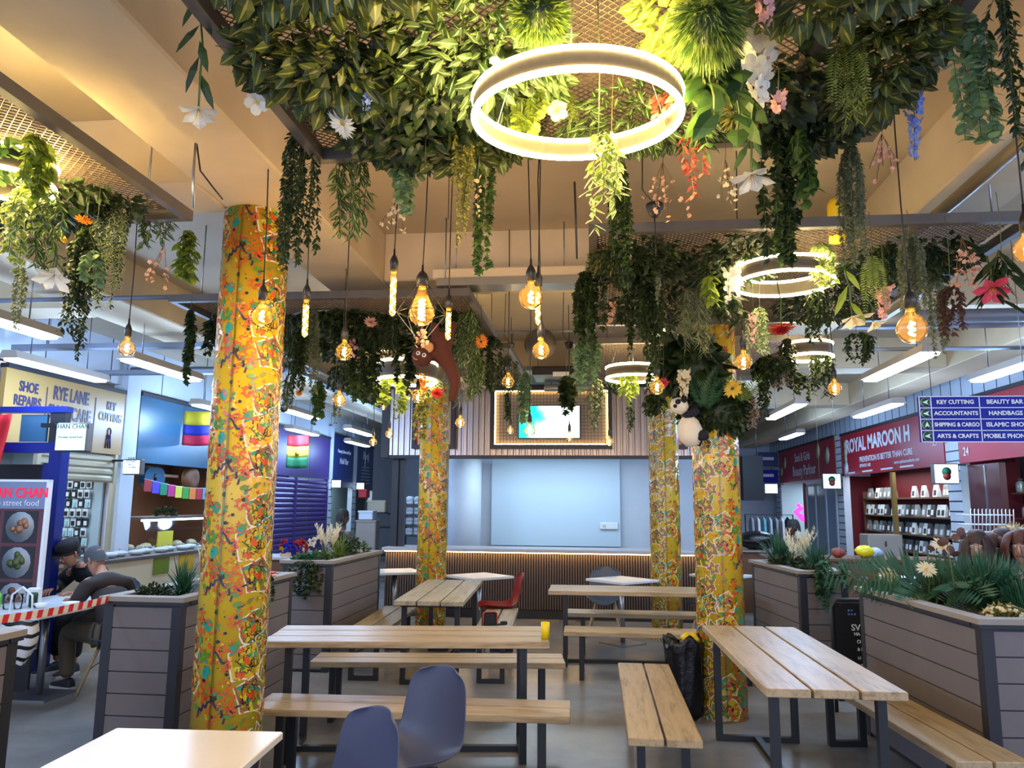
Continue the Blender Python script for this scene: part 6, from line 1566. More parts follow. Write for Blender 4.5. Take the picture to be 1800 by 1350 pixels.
b.build('small_emblem', 'p_blue', t)
# barrier tape
a = at(-10, 1092, 3.66); a = Vector((-2.9, 3.62, 1.07)); e = Vector((-3.26, 5.05, 1.0))
t = empty('barrier_tape', a, 0, 'red and white barrier tape stretched to the tall planter', 'tape')
T0 = atz(0, 1088, 1.045); n_ = 22; A = Vector((-2.82, 3.70, 1.035)); E = Vector((-3.27, 5.06, .98))
A = at(-8, 1090, 3.9); E = at(192, 1053, 4.82)
b = MB()
for k in range(n_):
    p, q = A.lerp(E, k / n_) - t.location, A.lerp(E, (k + 1) / n_) - t.location
    sag = lambda f: -.012 * math.sin(PI * f)
    p.z += sag(k / n_); q.z += sag((k + 1) / n_); w1 = .022
    b.add([(p.x, p.y, p.z - w1), (q.x, q.y, q.z - w1), (q.x, q.y + .012, q.z + w1), (p.x, p.y + .012, p.z + w1)], [(0, 1, 2, 3)], k % 2)
b.build('tape_band', [mat('tape_white', (226, 216, 206), .4), mat('tape_red', (206, 36, 36), .4)], t, solid=.0008)
c = at(490, 1003, 5.6)
b = MB().box(-.05, .05, -.08, .1, 0, .012).box(-.01, .05, -.08, .1, .012, .03, 1); o = b.build('tape_end', [mat('tape_white', (230, 220, 210), .5), mat('tape_red', (200, 40, 40), .5)], loc=(-2.72, 6.25, 1.035)); tag(o, 'folded end of red and white tape on the rim right of the nearest column', 'tape')
# things on the diners' table
TX, TY, TZ = -4.62, 6.25, .751
def can(p, m1, label):
    t = empty('drink_can', p, 0, label, 'can'); MB().lathe([(.024, 0), (.033, .008), (.033, .112), (.027, .122)], 20).build('can_body', m1, t); MB().lathe([(.027, .1205), (.0, .1205)], 16).build('can_lid', 'steel', t); return t
can((TX - .33, TY - .18, TZ), mat('lime_can', (110, 190, 70), .3, .2), 'lime green drink can at the left of the diners table')
can((TX - .08, TY - .08, TZ), mat('dark_green_can', (20, 60, 44), .3, .3), 'dark green drink can in the middle of the diners table')
for i, (dx, dy) in enumerate(((-.20, -.22), (-.12, -.2))):
    o = MB().lathe([(0, .002), (.03, .002), (.036, .12), (.034, .12)], 18).build('drinking_glass', 'clear', loc=(TX + dx, TY + dy, TZ)); tag(o, ['tall glass left on the diners table', 'tall glass holding a white napkin on the diners table'][i], 'glass')
o = MB().box(-.05, .05, -.03, .03, .0, .15, bev=.01).build('napkin_holder', 'white', loc=(TX - .14, TY - .0, TZ)); tag(o, 'white napkins standing behind the glasses on the diners table', 'napkins')
for i, (dx, dy, s_) in enumerate(((.02, -.12, .8), (.2, .0, 1.1))):
    t = empty('bowl', (TX + dx, TY + dy, TZ), 0, ['small white bowl on the diners table', 'wide white bowl in front of the man in brown'][i], 'bowl'); MB().lathe([(.03 * s_, 0), (.065 * s_, .04), (.062 * s_, .04), (.0, .01)], 18).build('bowl', 'white', t)
t = empty('shoulder_bag', (-4.50, 5.78, .40), R(-10), 'black and white striped bag hanging at the chair by the diners table', 'bag')
M['stripe'] = mat('striped_fabric', (220, 220, 222), .7)
b = MB(); N = 22; vs = []; fs = []; R_ = 12
for j in range(R_ + 1):
    f = j / R_; r_ = .02 + .155 * math.sin(PI * (.12 + .62 * f))
    for i in range(N): a = 2 * PI * i / N; vs.append((r_ * math.cos(a), r_ * .6 * math.sin(a), -.02 + .36 * f + .008 * math.sin(5 * a)))
for j in range(R_):
    for i in range(N): fs.append((j * N + i, j * N + (i + 1) % N, (j + 1) * N + (i + 1) % N, (j + 1) * N + i))
b.add(vs, fs, smooth=True); b.m = [1 if ((k // N) % 3 == 1) else 0 for k in range(len(fs))]
b.build('bag_body', ['stripe', 'black'], t); MB().tube([(-.12, 0, .33), (-.1, 0, .5), (.0, 0, .56), (.1, 0, .5), (.12, 0, .33)], .008, 6).build('strap', 'white', t)

# ================= toy monkey and toy panda =================
def skin(name, joints, edges, mats, parent=None, loc=(0, 0, 0), rz=0, sub=2, root=0, face_mat=None):
    me = bpy.data.meshes.new(name); me.from_pydata([j[:3] for j in joints], edges, []); me.update()
    o = bpy.data.objects.new(name, me); C.objects.link(o); o.location = loc; o.rotation_euler = (0, 0, rz)
    if parent: o.parent = parent
    md = o.modifiers.new('skin', 'SKIN'); md.use_smooth_shade = True; md.branch_smoothing = .4
    for i, j in enumerate(joints):
        r_ = j[3]; sv = me.skin_vertices[0].data[i]; sv.radius = (r_, j[4] if len(j) > 4 else r_); sv.use_root = (i == root)
    s = o.modifiers.new('sub', 'SUBSURF'); s.levels = 1; s.render_levels = sub
    me.materials.append(M[mats] if isinstance(mats, str) else mats)
    return o
M['fur'] = mat('brown_plush', (84, 40, 28), .9, bump=.4, ns=60, bd=.004); M['tan'] = mat('tan_felt', (196, 140, 92), .8); M['bplush'] = mat('black_plush', (20, 22, 36), .9, bump=.3, ns=50); M['wplush'] = mat('cream_plush', (222, 210, 190), .9, bump=.3, ns=50)
c = at(772, 622, 5.3); k = 5.3 / F
def P_(dx, dy, dz=0): return Vector((dx * k, dz, -dy * k))
o = skin('toy_monkey', [(*P_(2, 0), .095), (*P_(6, -20), .085), (*P_(22, 25), .06), (*P_(32, 55), .042), (*P_(24, 90), .03), (*P_(-6, -32), .045), (*P_(-12, -60, .02), .03), (*P_(16, -35), .045), (*P_(26, -62, .02), .03), (*P_(-14, -5), .06), (*P_(-24, 6, -.05), .07)],
         [(0, 1), (0, 2), (2, 3), (3, 4), (1, 5), (5, 6), (1, 7), (7, 8), (0, 9), (9, 10)], 'fur', loc=c)
tag(o, 'brown plush monkey hanging upside down left of centre', 'toy')
hd = P_(-28, 8, -.06)
MB().lathe([(0, -.075), (.04, -.066), (.066, -.035), (.075, 0), (.066, .035), (.04, .066), (0, .075)], 18).build('head', 'fur', o).location = hd
MB().lathe([(0, .0), (.03, -.001), (.042, -.006), (.02, -.012), (0, -.013)], 16, T=TR((0, 0, 0), rx=PI / 2)).build('ear', 'tan', o).location = hd + Vector((.05, -.045, .06))
for dx, dz in ((-.012, .012), (.03, -.002)):
    e_ = MB().lathe([(0, .008), (.014, .004), (.016, 0)], 14, T=TR(rx=PI / 2)).build('eye', 'white', o); e_.location = hd + Vector((dx, -.07, dz)); MB().lathe([(0, .004), (.007, .002)], 10, T=TR((0, -.006, 0), rx=PI / 2)).build('pupil', 'black', e_)
MB().tube([(-.05, -.06, -.01), (-.035, -.075, -.03), (-.015, -.078, -.035)], .004, 5).build('mouth', 'tan', o).location = hd
# panda
c = at(1208, 735, 6.2); k = 6.2 / F
t = empty('toy_panda', c, 0, 'black and white plush panda clinging to the leafy column', 'toy')
MB().lathe([(0, -.13), (.05, -.12), (.092, -.06), (.10, .0), (.08, .07), (.045, .11), (0, .12)], 20, T=TR((.018, 0, -.10), ry=R(-8))).build('body', 'wplush', t)
hd = Vector((-.062, -.03, .098))
MB().lathe([(0, -.07), (.045, -.06), (.072, -.02), (.072, .02), (.045, .055), (0, .066)], 18, T=TR(tuple(hd), ry=R(25))).build('head', 'wplush', t)
for dx, dz in ((-.035, .05), (.06, .05)): MB().lathe([(0, 0), (.022, .006), (.024, .014), (0, .03)], 12, T=TR((hd.x + dx, hd.y, hd.z + dz + .0))).build('ear', 'bplush', t)
for dx, dz in ((-.015, .02), (.028, .035)): MB().lathe([(0, .014), (.018, .010), (.024, 0)], 12, T=TR((hd.x + dx, hd.y - .062, hd.z + dz), rx=PI / 2)).build('eye_patch', 'bplush', t)
MB().lathe([(0, .016), (.012, .012), (.016, 0)], 12, T=TR((hd.x - .040, hd.y - .064, hd.z - .012), rx=PI / 2)).build('nose', 'bplush', t)
skin('arm', [(-.03, -.02, .0, .032), (.02, -.05, .03, .034), (.09, -.06, .06, .03)], [(0, 1), (1, 2)], 'bplush', t)
skin('arm', [(-.02, .02, .03, .03), (.05, .05, .09, .03), (.10, .06, .12, .026)], [(0, 1), (1, 2)], 'bplush', t)
skin('leg', [(.04, -.03, -.14, .045), (.11, -.05, -.145, .045), (.16, -.05, -.13, .05)], [(0, 1), (1, 2)], 'bplush', t)
skin('leg', [(.04, .05, -.17, .04), (.12, .06, -.19, .04)], [(0, 1)], 'bplush', t)

# ================= services under the ceiling =================
def pipe(pts, r_, m, label, nm='pipe', cat='pipe', n_=12):
    o = MB().tube(pts, r_, n_).build(nm, m); return tag(o, label, cat)
pipe([(1.93, 1.2, 3.28), (1.93, 3.0, 3.28), (1.93, 5.4, 3.28)], .036, 'pipe', 'brass coloured pipe running along the right concrete beam')
p = [at(1340, 330, 5.3), at(1305, 375, 5.7), at(1250, 440, 6.3), at(1212, 490, 6.8), at(1180, 545, 7.1), at(1160, 590, 7.3)]
pts = []
for a_, b_ in zip(p, p[1:]):
    for j in range(9): pts.append(a_.lerp(b_, j / 9))
pts = [q for q in pts if q.z < SL - .17]
o = MB().tube(pts, [.12 + (.010 if j % 2 else 0) for j in range(len(pts))], 16).build('flexible_duct', 'duct'); tag(o, 'ribbed silver flexible duct behind the dense dark vine', 'duct')
pipe([at(1150, 592, 7.4), at(1235, 600, 7.4)], .11, 'duct', 'horizontal silver duct piece under the flexible duct', 'duct', 'duct')
o = MB().lathe([(0, 0), (.045, 0), (.045, .22), (.03, .25), (0, .25)], 14).build('yellow_canister', mat('yellow_plastic', (220, 180, 20), .4), loc=at(1472, 425, 4.35)); tag(o, 'yellow canister lying above the right canopy', 'canister')
t = empty('strip_heater', (-.62, 5.42, 3.22), 0, 'long beige heater trunk fixed along the concrete cross beam', 'heater')
MB().box(-.56, .56, -.09, .09, .04, .12, bev=.008).build('casing', 'conc', t); MB().box(-.52, .52, -.12, .07, -.02, .035).build('reflector', 'duct', t)
for a in (-.4, .4): MB().tube([(a, 0, .12), (a, 0, SL - 3.24)], .005, 5).build('hanging_rod', 'steel', t)
def tray(x0, x1, y0, y1, z, label):
    t = empty('cable_tray', ((x0 + x1) / 2, (y0 + y1) / 2, z), 0, label, 'cable tray'); a, c_ = (x1 - x0) / 2, (y1 - y0) / 2
    MB().box(-a, a, -c_, c_, 0, .012).build('base', 'tray', t)
    if a > c_: MB().box(-a, a, -c_, -c_ + .006, .012, .05).box(-a, a, c_ - .006, c_, .012, .05).build('lip', 'tray', t)
    else: MB().box(-a, -a + .006, -c_, c_, .012, .05).box(a - .006, a, -c_, c_, .012, .05).build('lip', 'tray', t)
    for q in (-.7, .7): MB().tube([(a * q if a > c_ else 0, c_ * q if c_ >= a else 0, 0.01), (a * q if a > c_ else 0, c_ * q if c_ >= a else 0, SL - z)], .005, 5).build('hanging_rod', 'steel', t)
tray(-6.1, -3.6, 7.3, 7.42, 3.2, 'cable tray crossing behind the bulb left of the nearest column')
tray(-6.1, -3.2, 8.6, 8.72, 3.15, 'cable tray above the shoe repair sign')
tray(-3.75, -3.6, 7.0, 20, 3.2, 'long cable tray running above the purple shop aisle')
tray(2.5, 5.1, 8.0, 8.12, 3.45, 'thin cable tray crossing the right bay')
tray(-1.2, 1.5, 9.2, 9.32, 3.25, 'cable tray crossing above the screen')
pipe([(-6.0, 5.8, 3.3), (-3.3, 5.8, 3.3)], .02, 'tray', 'thin conduit across the left bay')
pipe([(-5.9, 9.1, 3.3), (-5.0, 9.0, 3.28), (-3.0, 9.3, 3.3), (-2.6, 9.3, 3.3)], .025, 'tray', 'bent conduit left of the distant left column')
pipe([(2.35, 7.5, 3.12), (5.1, 7.5, 3.12)], .018, 'tray', 'slim conduit across the right bay')
pipe([(2.35, 6.6, 3.22), (5.2, 6.6, 3.22)], .06, 'tray', 'thick blue-grey pipe across the right bay')
pipe([(-3.0, 7.6, 3.35), (-2.6, 7.6, 3.37), (-1.0, 7.6, 3.37), (0, 7.6, 3.37)], .014, 'tray', 'dark conduit above the caged bulb')
t = empty('projector_shelf', (-.2, 9.3, 3.16), 0, 'dark equipment tray hanging above the screen', 'equipment')
MB().box(-.55, .2, -.3, .3, 0, .10, bev=.01).build('tray_body', 'post', t); MB().box(-.3, -.1, -.32, -.29, -.02, .03).build('junction_box', 'white', t)
for x in (-.5, .15): MB().tube([(x, 0, .1), (x, 0, SL - 3.16)], .005, 5).build('hanging_rod', 'steel', t)
pipe([(-.65, 9.7, 3.10), (.1, 9.7, 3.10)], .045, 'pipe', 'short beige pipe above the screen')
o = MB().lathe([(.0, 0), (.15, .0), (.16, .03), (.1, .09), (0, .10)], 24, T=TR(rx=PI / 2)).build('round_speaker', 'frame', loc=at(950, 606, 7.5)); tag(o, 'round grey speaker behind the lower globe bulb', 'speaker'); MB().tube([(0, .02, .15), (0, .02, SL - o.location.z)], .006, 5).build('hanging_rod', 'steel', o)
for i, (x, y, Y, lb) in enumerate(((1151, 366, 3.7, 'black ceiling cup with a curved cable, right of the bright striped vine'), (790, 292, 3.2, 'black ceiling cup behind the yellow-green string vine'), (750, 188, 2.7, 'round black cup seen through the mesh left of the ring'),
                               (1000, 605, 7.4, 'small black ceiling cup right of the round speaker'), (897, 607, 7.4, 'small black ceiling cup left of the round speaker'))):
    c = at(x, y, Y); t = empty('ceiling_cup', c, 0, lb, 'lamp fitting'); MB().lathe([(.01, -.05), (.03, -.035), (.042, 0), (.044, .02), (0, .02)], 16).build('cup', 'dark', t)
    MB().tube([(0, 0, .02), (-.03, 0, .06), (-.06, 0, .1), (-.05, 0, SL - c.z)], .003, 4).build('cable', 'cord', t); MB().tube([(0, 0, -.05), (0, 0, -.25)], .002, 4).build('cord', 'cord', t)
pipe([at(344, 252, 3.2), at(340, 300, 3.2), at(340, 365, 3.2)], .006, 'steel', 'thin metal rod hanging before the left concrete beam', 'hanging_rod', 'rod')
pipe([at(346, 253, 3.25), at(352, 300, 3.25), at(375, 330, 3.3), at(391, 350, 3.4)], .004, 'cord', 'black cable curling from the left beam to the nearest column', 'cable', 'cable')
pipe([at(1010, 320, 3.4), at(1012, 380, 3.4), at(1014, 455, 3.4)], .005, 'cord', 'twisted thin rope hanging in front of the cross beam', 'rope', 'rope')
t = empty('security_camera', at(499, 718, 9.0), 0, 'small dark dome camera right of the nearest column', 'camera'); MB().lathe([(0, -.05), (.035, -.04), (.05, -.005), (.05, .01)], 14).build('dome', 'black', t); MB().lathe([(.055, .01), (.055, .03), (0, .03)], 14).build('mount', 'white', t); MB().tube([(0, 0, .03), (0, 0, SL - t.location.z)], .008, 5).build('hanging_rod', 'steel', t)

# ================= people =================
M['skin1'] = mat('skin_tone', (168, 118, 92), .5); M['skin2'] = mat('skin_tone_dark', (84, 54, 46), .5); M['brownj'] = mat('brown_jacket', (38, 28, 27), .8, bump=.4, ns=9, bd=.02)
M['blackj'] = mat('black_jacket', (16, 17, 22), .8, bump=.3, ns=9, bd=.02); M['khaki'] = mat('khaki_trousers', (92, 84, 70), .8, bump=.3, ns=8, bd=.015); M['greyhair'] = mat('grey_hair', (66, 70, 78), .8, bump=.6, ns=60)
M['darkhair'] = mat('dark_hair', (24, 22, 24), .7, bump=.5, ns=60); M['shoe'] = mat('dark_trainer', (20, 24, 36), .6); M['sole'] = mat('white_sole', (206, 208, 212), .6); M['greyshirt'] = mat('grey_shirt', (150, 156, 166), .8)
def head(parent, p, rz, skin_, hair, tilt=0.0, cap=False, glasses=False, bald=False, hairlen=.0, s_=1.0):
    """head with face; looks along local +y of rz"""
    T = TR(tuple(p), rz=rz, rx=-tilt, sc=s_)
    b = MB(); N = 20; rows = []
    prof = [(-.118, .0, .03), (-.112, .026, .045), (-.09, .048, .055), (-.055, .062, .070), (-.02, .070, .082), (.02, .074, .092), (.06, .072, .094), (.09, .060, .080), (.112, .036, .05), (.122, .0, .0)]
    vs = []; fs = []
    for (z, rx_, ry_) in prof:
        for i in range(N):
            a = 2 * PI * i / N; y = ry_ * math.sin(a); x = max(rx_, .004) * math.cos(a)
            if y > 0: y *= .93
            elif z < -.05: y *= .55
            vs.append((x, y + (.012 if z < -.05 else 0), z))
    for j in range(len(prof) - 1):
        for i in range(N): fs.append((j * N + i, j * N + (i + 1) % N, (j + 1) * N + (i + 1) % N, (j + 1) * N + i))
    fs += [tuple(range(N - 1, -1, -1)), tuple((len(prof) - 1) * N + i for i in range(N))]
    b.add(vs, fs, 0, T, True)
    b.lathe([(0, -.03), (.016, -.026), (.012, .0), (.007, .03), (0, .035)], 8, 0, T @ TR((0, .088, -.018), rx=-.25), True)
    b.tube([(-.022, .080, -.062), (0, .088, -.060), (.022, .080, -.062)], .006, 6, 1, T=T)
    for sg in (-1, 1):
        b.lathe([(0, .004), (.009, .002), (.010, 0)], 10, 2, T @ TR((sg * .03, .080, .008), rx=-PI / 2), True)
        b.lathe([(0, .002), (.005, .001)], 8, 3, T @ TR((sg * .03, .0838, .008), rx=-PI / 2), True)
        b.tube([(sg * .045, .078, .028), (sg * .03, .086, .032), (sg * .014, .085, .028)], .004, 5, 3, T=T)
        b.tube([(sg * .074, -.006, .025), (sg * .086, -.012, .02), (sg * .084, -.008, -.01), (sg * .074, 0, -.03)], .008, 6, 0, T=T)
    h_ = b.build('head', [skin_, mat('lip', (140, 80, 72), .5), 'white', 'black'], parent)
    # hair cap
    vs = []; fs = []; J = 9
    for j in range(J):
        f = j / (J - 1); el = f * (PI / 2)
        for i in range(N):
            a = 2 * PI * i / N; back = max(0, -math.sin(a)); low = .035 - .085 * back - .03 * abs(math.cos(a)) - hairlen * back
            z = low + (.135 - low) * math.sin(el); q = math.cos(el) ** .6
            vs.append((.082 * q * math.cos(a), .102 * q * math.sin(a) - .004, z))
    for j in range(J - 1):
        for i in range(N): fs.append((j * N + i, j * N + (i + 1) % N, (j + 1) * N + (i + 1) % N, (j + 1) * N + i))
    MB().add(vs, fs, 0, T, True).build('hair', hair, parent)
    if cap:
        b = MB().lathe([(.092, .035), (.104, .06), (.112, .10), (.10, .13), (.05, .15), (0, .152)], 20, 0, T, True)
        b.add([(-.07, .085, .05), (.07, .085, .05), (.05, .16, .035), (-.05, .16, .035), (-.07, .085, .04), (.07, .085, .04), (.05, .16, .028), (-.05, .16, .028)], [(0, 1, 2, 3), (7, 6, 5, 4), (3, 2, 6, 7), (1, 0, 4, 5), (0, 3, 7, 4), (2, 1, 5, 6)], 0, T)
        b.build('flat_cap', 'blackj', parent)
    if glasses:
        b = MB()
        for sg in (-1, 1):
            b.tube([(sg * .03 + .022 * math.cos(q * .7), .098, .008 + .017 * math.sin(q * .7)) for q in range(9)], .0022, 4, closed=True, T=T); b.tube([(sg * .052, .096, .012), (sg * .078, .0, .018)], .0022, 4, T=T)
        b.tube([(-.008, .1, .012), (.008, .1, .012)], .0022, 4, T=T); b.build('glasses', 'dark', parent)
    return h_
def hand(parent, wrist, d, up_, skin_, name='hand', side=1):
    """palm with five separate curled fingers; d points to the fingertips"""
    d = Vector(d).normalized(); n_ = Vector(up_).normalized(); s = d.cross(n_).normalized(); n_ = s.cross(d); w_ = Vector(wrist)
    js = []; es = []
    def j(f, sd, u, r_, r2=None): js.append((*(w_ + d * f + s * sd + n_ * u), r_, r2 or r_)); return len(js) - 1
    a = j(0, 0, 0, .024, .018); b_ = j(.035, 0, .002, .032, .015); c_ = j(.075, 0, .002, .036, .014); es += [(a, b_), (b_, c_)]
    for k, (sd, L) in enumerate(((-.030, .068), (-.010, .078), (.011, .074), (.031, .058))):
        x0 = j(.088, sd, .0, .010); x1 = j(.088 + L * .42, sd * 1.08, -.010, .0088); x2 = j(.088 + L * .75, sd * 1.1, -.030, .0082); x3 = j(.088 + L * .86, sd * 1.1, -.048, .0075); es += [(c_, x0), (x0, x1), (x1, x2), (x2, x3)]
    t0 = j(.030, -side * .036, -.006, .012); t1 = j(.060, -side * .055, -.018, .010); t2 = j(.085, -side * .056, -.030, .009); es += [(b_, t0), (t0, t1), (t1, t2)]
    return skin(name, js, es, skin_, parent, sub=1)
def person(nm_label, loc, rz, J, jacket, trousers, skin_, root_joint='pelvis', extra=None):
    t = empty('person', loc, rz, nm_label, 'person'); return t
# man in the brown jacket: seated, back turned, leaning to the table (looks towards local +y)
def slim(js, k=.74):
    return [(*j[:3], *[q * k for q in j[3:]]) for j in js]
def hunch(js, k=.80, f=.30, lg=.0):
    return [(j[0], j[1] + (max(0, j[2] - .55) * f), .55 + (j[2] - .55) * k, *j[3:]) if j[2] > .55 else (j[0], j[1] + (lg if j[1] > .3 else 0), *j[2:]) for j in js]
t = empty('person', (-4.12, 6.48, 0), R(62), 'seated man in a brown jacket with grey hair and glasses, seen from behind', 'person')
body = skin('body', hunch(slim([(0, 0, .53, .13, .11), (0, .02, .72, .125, .10), (0, .08, .92, .14, .10), (0, .15, 1.06, .085, .07), (0, .17, 1.13, .052, .052), (0, .19, 1.20, .05, .05),
             (-.16, .13, 1.03, .065), (-.24, .22, .86, .048), (-.16, .42, .80, .036), (.16, .13, 1.03, .065), (.24, .22, .86, .048), (.16, .42, .80, .036),
             (-.10, .06, .52, .09), (-.13, .42, .50, .065), (-.13, .40, .26, .05), (-.13, .36, .09, .036), (.10, .06, .52, .09), (.12, .40, .49, .065), (.12, .16, .28, .05), (.12, .05, .10, .036)]), lg=.14),
            [(0, 1), (1, 2), (2, 3), (3, 4), (4, 5), (3, 6), (6, 7), (7, 8), (3, 9), (9, 10), (10, 11), (0, 12), (12, 13), (13, 14), (14, 15), (0, 16), (16, 17), (17, 18), (18, 19)], 'skin1', t)
skin('jacket', hunch([(0, -.02, .50, .185, .15), (0, .0, .70, .18, .145), (0, .07, .92, .19, .14), (0, .13, 1.06, .13, .10), (0, .15, 1.12, .075, .07), (-.17, .10, 1.01, .085), (-.24, .17, .84, .062), (-.17, .38, .80, .048), (.17, .10, 1.01, .085), (.24, .17, .84, .062), (.17, .38, .80, .048)]),
     [(0, 1), (1, 2), (2, 3), (3, 4), (3, 5), (5, 6), (6, 7), (3, 8), (8, 9), (9, 10)], 'brownj', t)
skin('trousers', hunch([(0, .02, .50, .15, .11), (-.11, .08, .51, .105), (-.135, .43, .50, .082), (-.135, .41, .28, .072), (-.13, .37, .09, .062), (.11, .08, .51, .105), (.125, .41, .49, .082), (.125, .17, .28, .072), (.12, .06, .11, .062)], lg=.14),
     [(0, 1), (1, 2), (2, 3), (3, 4), (0, 5), (5, 6), (6, 7), (7, 8)], 'khaki', t)
head(t, (0, .46, 1.10), R(18), 'skin1', 'greyhair', tilt=.55, glasses=True)
hand(t, (-.16, .52, .765), (.3, 1, -.0), (0, .1, 1), 'skin1', side=1); hand(t, (.16, .52, .765), (-.3, 1, -.05), (0, .1, 1), 'skin1', side=-1)
def shoe(parent, x, y, rz, z=0):
    T = TR((x, y, z), rz=rz)
    vs = []; fs = []; prof = [(-.09, .032, .085), (-.06, .040, .095), (-.02, .042, .09), (.04, .044, .065), (.10, .048, .05), (.15, .042, .04), (.18, .022, .03)]
    b = MB(); sb = MB(); N = 8
    for (y_, w_, h_) in prof:
        for i in range(N + 1): a = PI * i / N; vs.append((w_ * math.cos(a), y_, .022 + (h_ - .012) * math.sin(a)))
    for j_ in range(len(prof) - 1):
        for i in range(N): a = j_ * (N + 1) + i; fs.append((a, a + 1, a + N + 2, a + N + 1))
    fs += [tuple(range(N, -1, -1)), tuple((len(prof) - 1) * (N + 1) + i for i in range(N + 1))]
    b.add(vs, fs, 0, T, True)
    out = [(w_ + .004, y_) for (y_, w_, h_) in prof] + [(-(w_ + .004), y_) for (y_, w_, h_) in reversed(prof)]; n_ = len(out)
    sb.add([(x_, y_, 0.001) for x_, y_ in out] + [(x_, y_, .024) for x_, y_ in out], [tuple(range(n_ - 1, -1, -1)), tuple(range(n_, 2 * n_))] + [(i, (i + 1) % n_, n_ + (i + 1) % n_, n_ + i) for i in range(n_)], 0, T)
    s_ = b.build('shoe', 'shoe', parent); sb.build('sole', 'sole', s_)
    w_ = MB().tube([T @ Vector((.046, -.03, .05)), T @ Vector((.05, .03, .035)), T @ Vector((.05, .09, .05))], .004, 4).build('side_mark', 'sole', s_); return s_
shoe(t, -.13, .54, .15); shoe(t, .12, .09, -.1)
# man in the black cap: across the table, facing the viewer
t = empty('person', (-4.98, 7.60, 0), R(165), 'seated man in a black flat cap and dark jacket, facing the viewer', 'person')
skin('body', hunch(slim([(0, 0, .53, .13, .11), (0, .03, .74, .125, .10), (0, .10, .94, .14, .10), (0, .16, 1.07, .085, .07), (0, .19, 1.16, .05), (-.17, .14, 1.04, .065), (-.30, .26, .88, .048), (-.22, .44, .81, .034), (.17, .14, 1.04, .065), (.28, .24, .88, .048), (.12, .42, .84, .034),
             (-.10, .08, .52, .09), (-.12, .42, .50, .065), (-.12, .42, .10, .038), (.10, .08, .52, .09), (.12, .42, .50, .065), (.12, .42, .10, .038)])),
     [(0, 1), (1, 2), (2, 3), (3, 4), (3, 5), (5, 6), (6, 7), (3, 8), (8, 9), (9, 10), (0, 11), (11, 12), (12, 13), (0, 14), (14, 15), (15, 16)], 'skin1', t)
skin('jacket', hunch([(0, -.01, .50, .18, .15), (0, .02, .72, .175, .14), (0, .09, .94, .18, .13), (0, .15, 1.07, .125, .10), (0, .17, 1.13, .07), (-.19, .12, 1.03, .09), (-.31, .25, .87, .07), (-.23, .40, .82, .052), (.19, .12, 1.03, .09), (.29, .23, .87, .07), (.15, .39, .83, .052)]),
     [(0, 1), (1, 2), (2, 3), (3, 4), (3, 5), (5, 6), (6, 7), (3, 8), (8, 9), (9, 10)], 'blackj', t)
skin('trousers', [(0, .02, .50, .14, .11), (-.11, .09, .51, .1), (-.12, .43, .50, .078), (-.12, .42, .14, .062), (.11, .09, .51, .1), (.12, .43, .50, .078), (.12, .42, .14, .062)], [(0, 1), (1, 2), (2, 3), (0, 4), (4, 5), (5, 6)], 'blackj', t)
head(t, (0, .47, 1.12), R(-12), 'skin1', 'darkhair', tilt=.45, cap=True)
hand(t, (-.22, .55, .775), (.5, 1, 0), (0, .1, 1), 'skin1', side=1); hand(t, (.12, .53, .79), (-.5, 1, -.05), (0, .1, 1), 'skin1', side=-1)
shoe(t, -.12, .46, .1); shoe(t, .12, .46, -.1)
# man behind the left planter
c = at(599, 905, 11.6)
t = empty('person', (c.x, c.y, 0), R(-20), 'dark-haired seated man in a grey and black top behind the left planter', 'person')
skin('body', [(0, 0, .50, .13, .11), (0, 0, .72, .13, .10), (0, .01, .98, .14, .095), (0, .02, 1.17, .09, .07), (0, .03, 1.26, .055), (-.18, .0, 1.15, .07), (-.24, .04, .90, .05), (-.18, .26, .80, .036), (.18, 0, 1.15, .07), (.24, .04, .90, .05), (.18, .26, .80, .036), (-.1, .08, .5, .09), (-.12, .42, .48, .065), (-.12, .42, .08, .04), (.1, .08, .5, .09), (.12, .42, .48, .065), (.12, .42, .08, .04)],
     [(0, 1), (1, 2), (2, 3), (3, 4), (3, 5), (5, 6), (6, 7), (3, 8), (8, 9), (9, 10), (0, 11), (11, 12), (12, 13), (0, 14), (14, 15), (15, 16)], 'skin2', t)
skin('shirt', [(0, 0, .55, .17, .14), (0, 0, .80, .17, .13), (0, 0, 1.02, .18, .12), (-.19, 0, 1.06, .08), (-.26, .04, .90, .065), (.19, 0, 1.06, .08), (.26, .04, .90, .065)], [(0, 1), (1, 2), (2, 3), (3, 4), (2, 5), (5, 6)], 'greyshirt', t)
skin('yoke', [(0, 0, 1.10, .16, .115), (0, 0, 1.19, .10, .085), (-.2, 0, 1.13, .085), (.2, 0, 1.13, .085)], [(0, 1), (0, 2), (0, 3)], 'blackj', t)
skin('trousers', [(0, .02, .50, .14, .11), (-.11, .09, .50, .1), (-.12, .43, .48, .078), (-.12, .42, .1, .062), (.11, .09, .50, .1), (.12, .43, .48, .078), (.12, .42, .1, .062)], [(0, 1), (1, 2), (2, 3), (0, 4), (4, 5), (5, 6)], 'blackj', t)
head(t, (0, .05, 1.40), R(-38), 'skin2', 'darkhair')
hand(t, (-.18, .27, .80), (.2, 1, 0), (0, 0, 1), 'skin2'); hand(t, (.18, .27, .80), (-.2, 1, 0), (0, 0, 1), 'skin2', side=-1)
chair((c.x, c.y - .02), R(-20), 'chair under the dark-haired man behind the left planter', 'shellg')
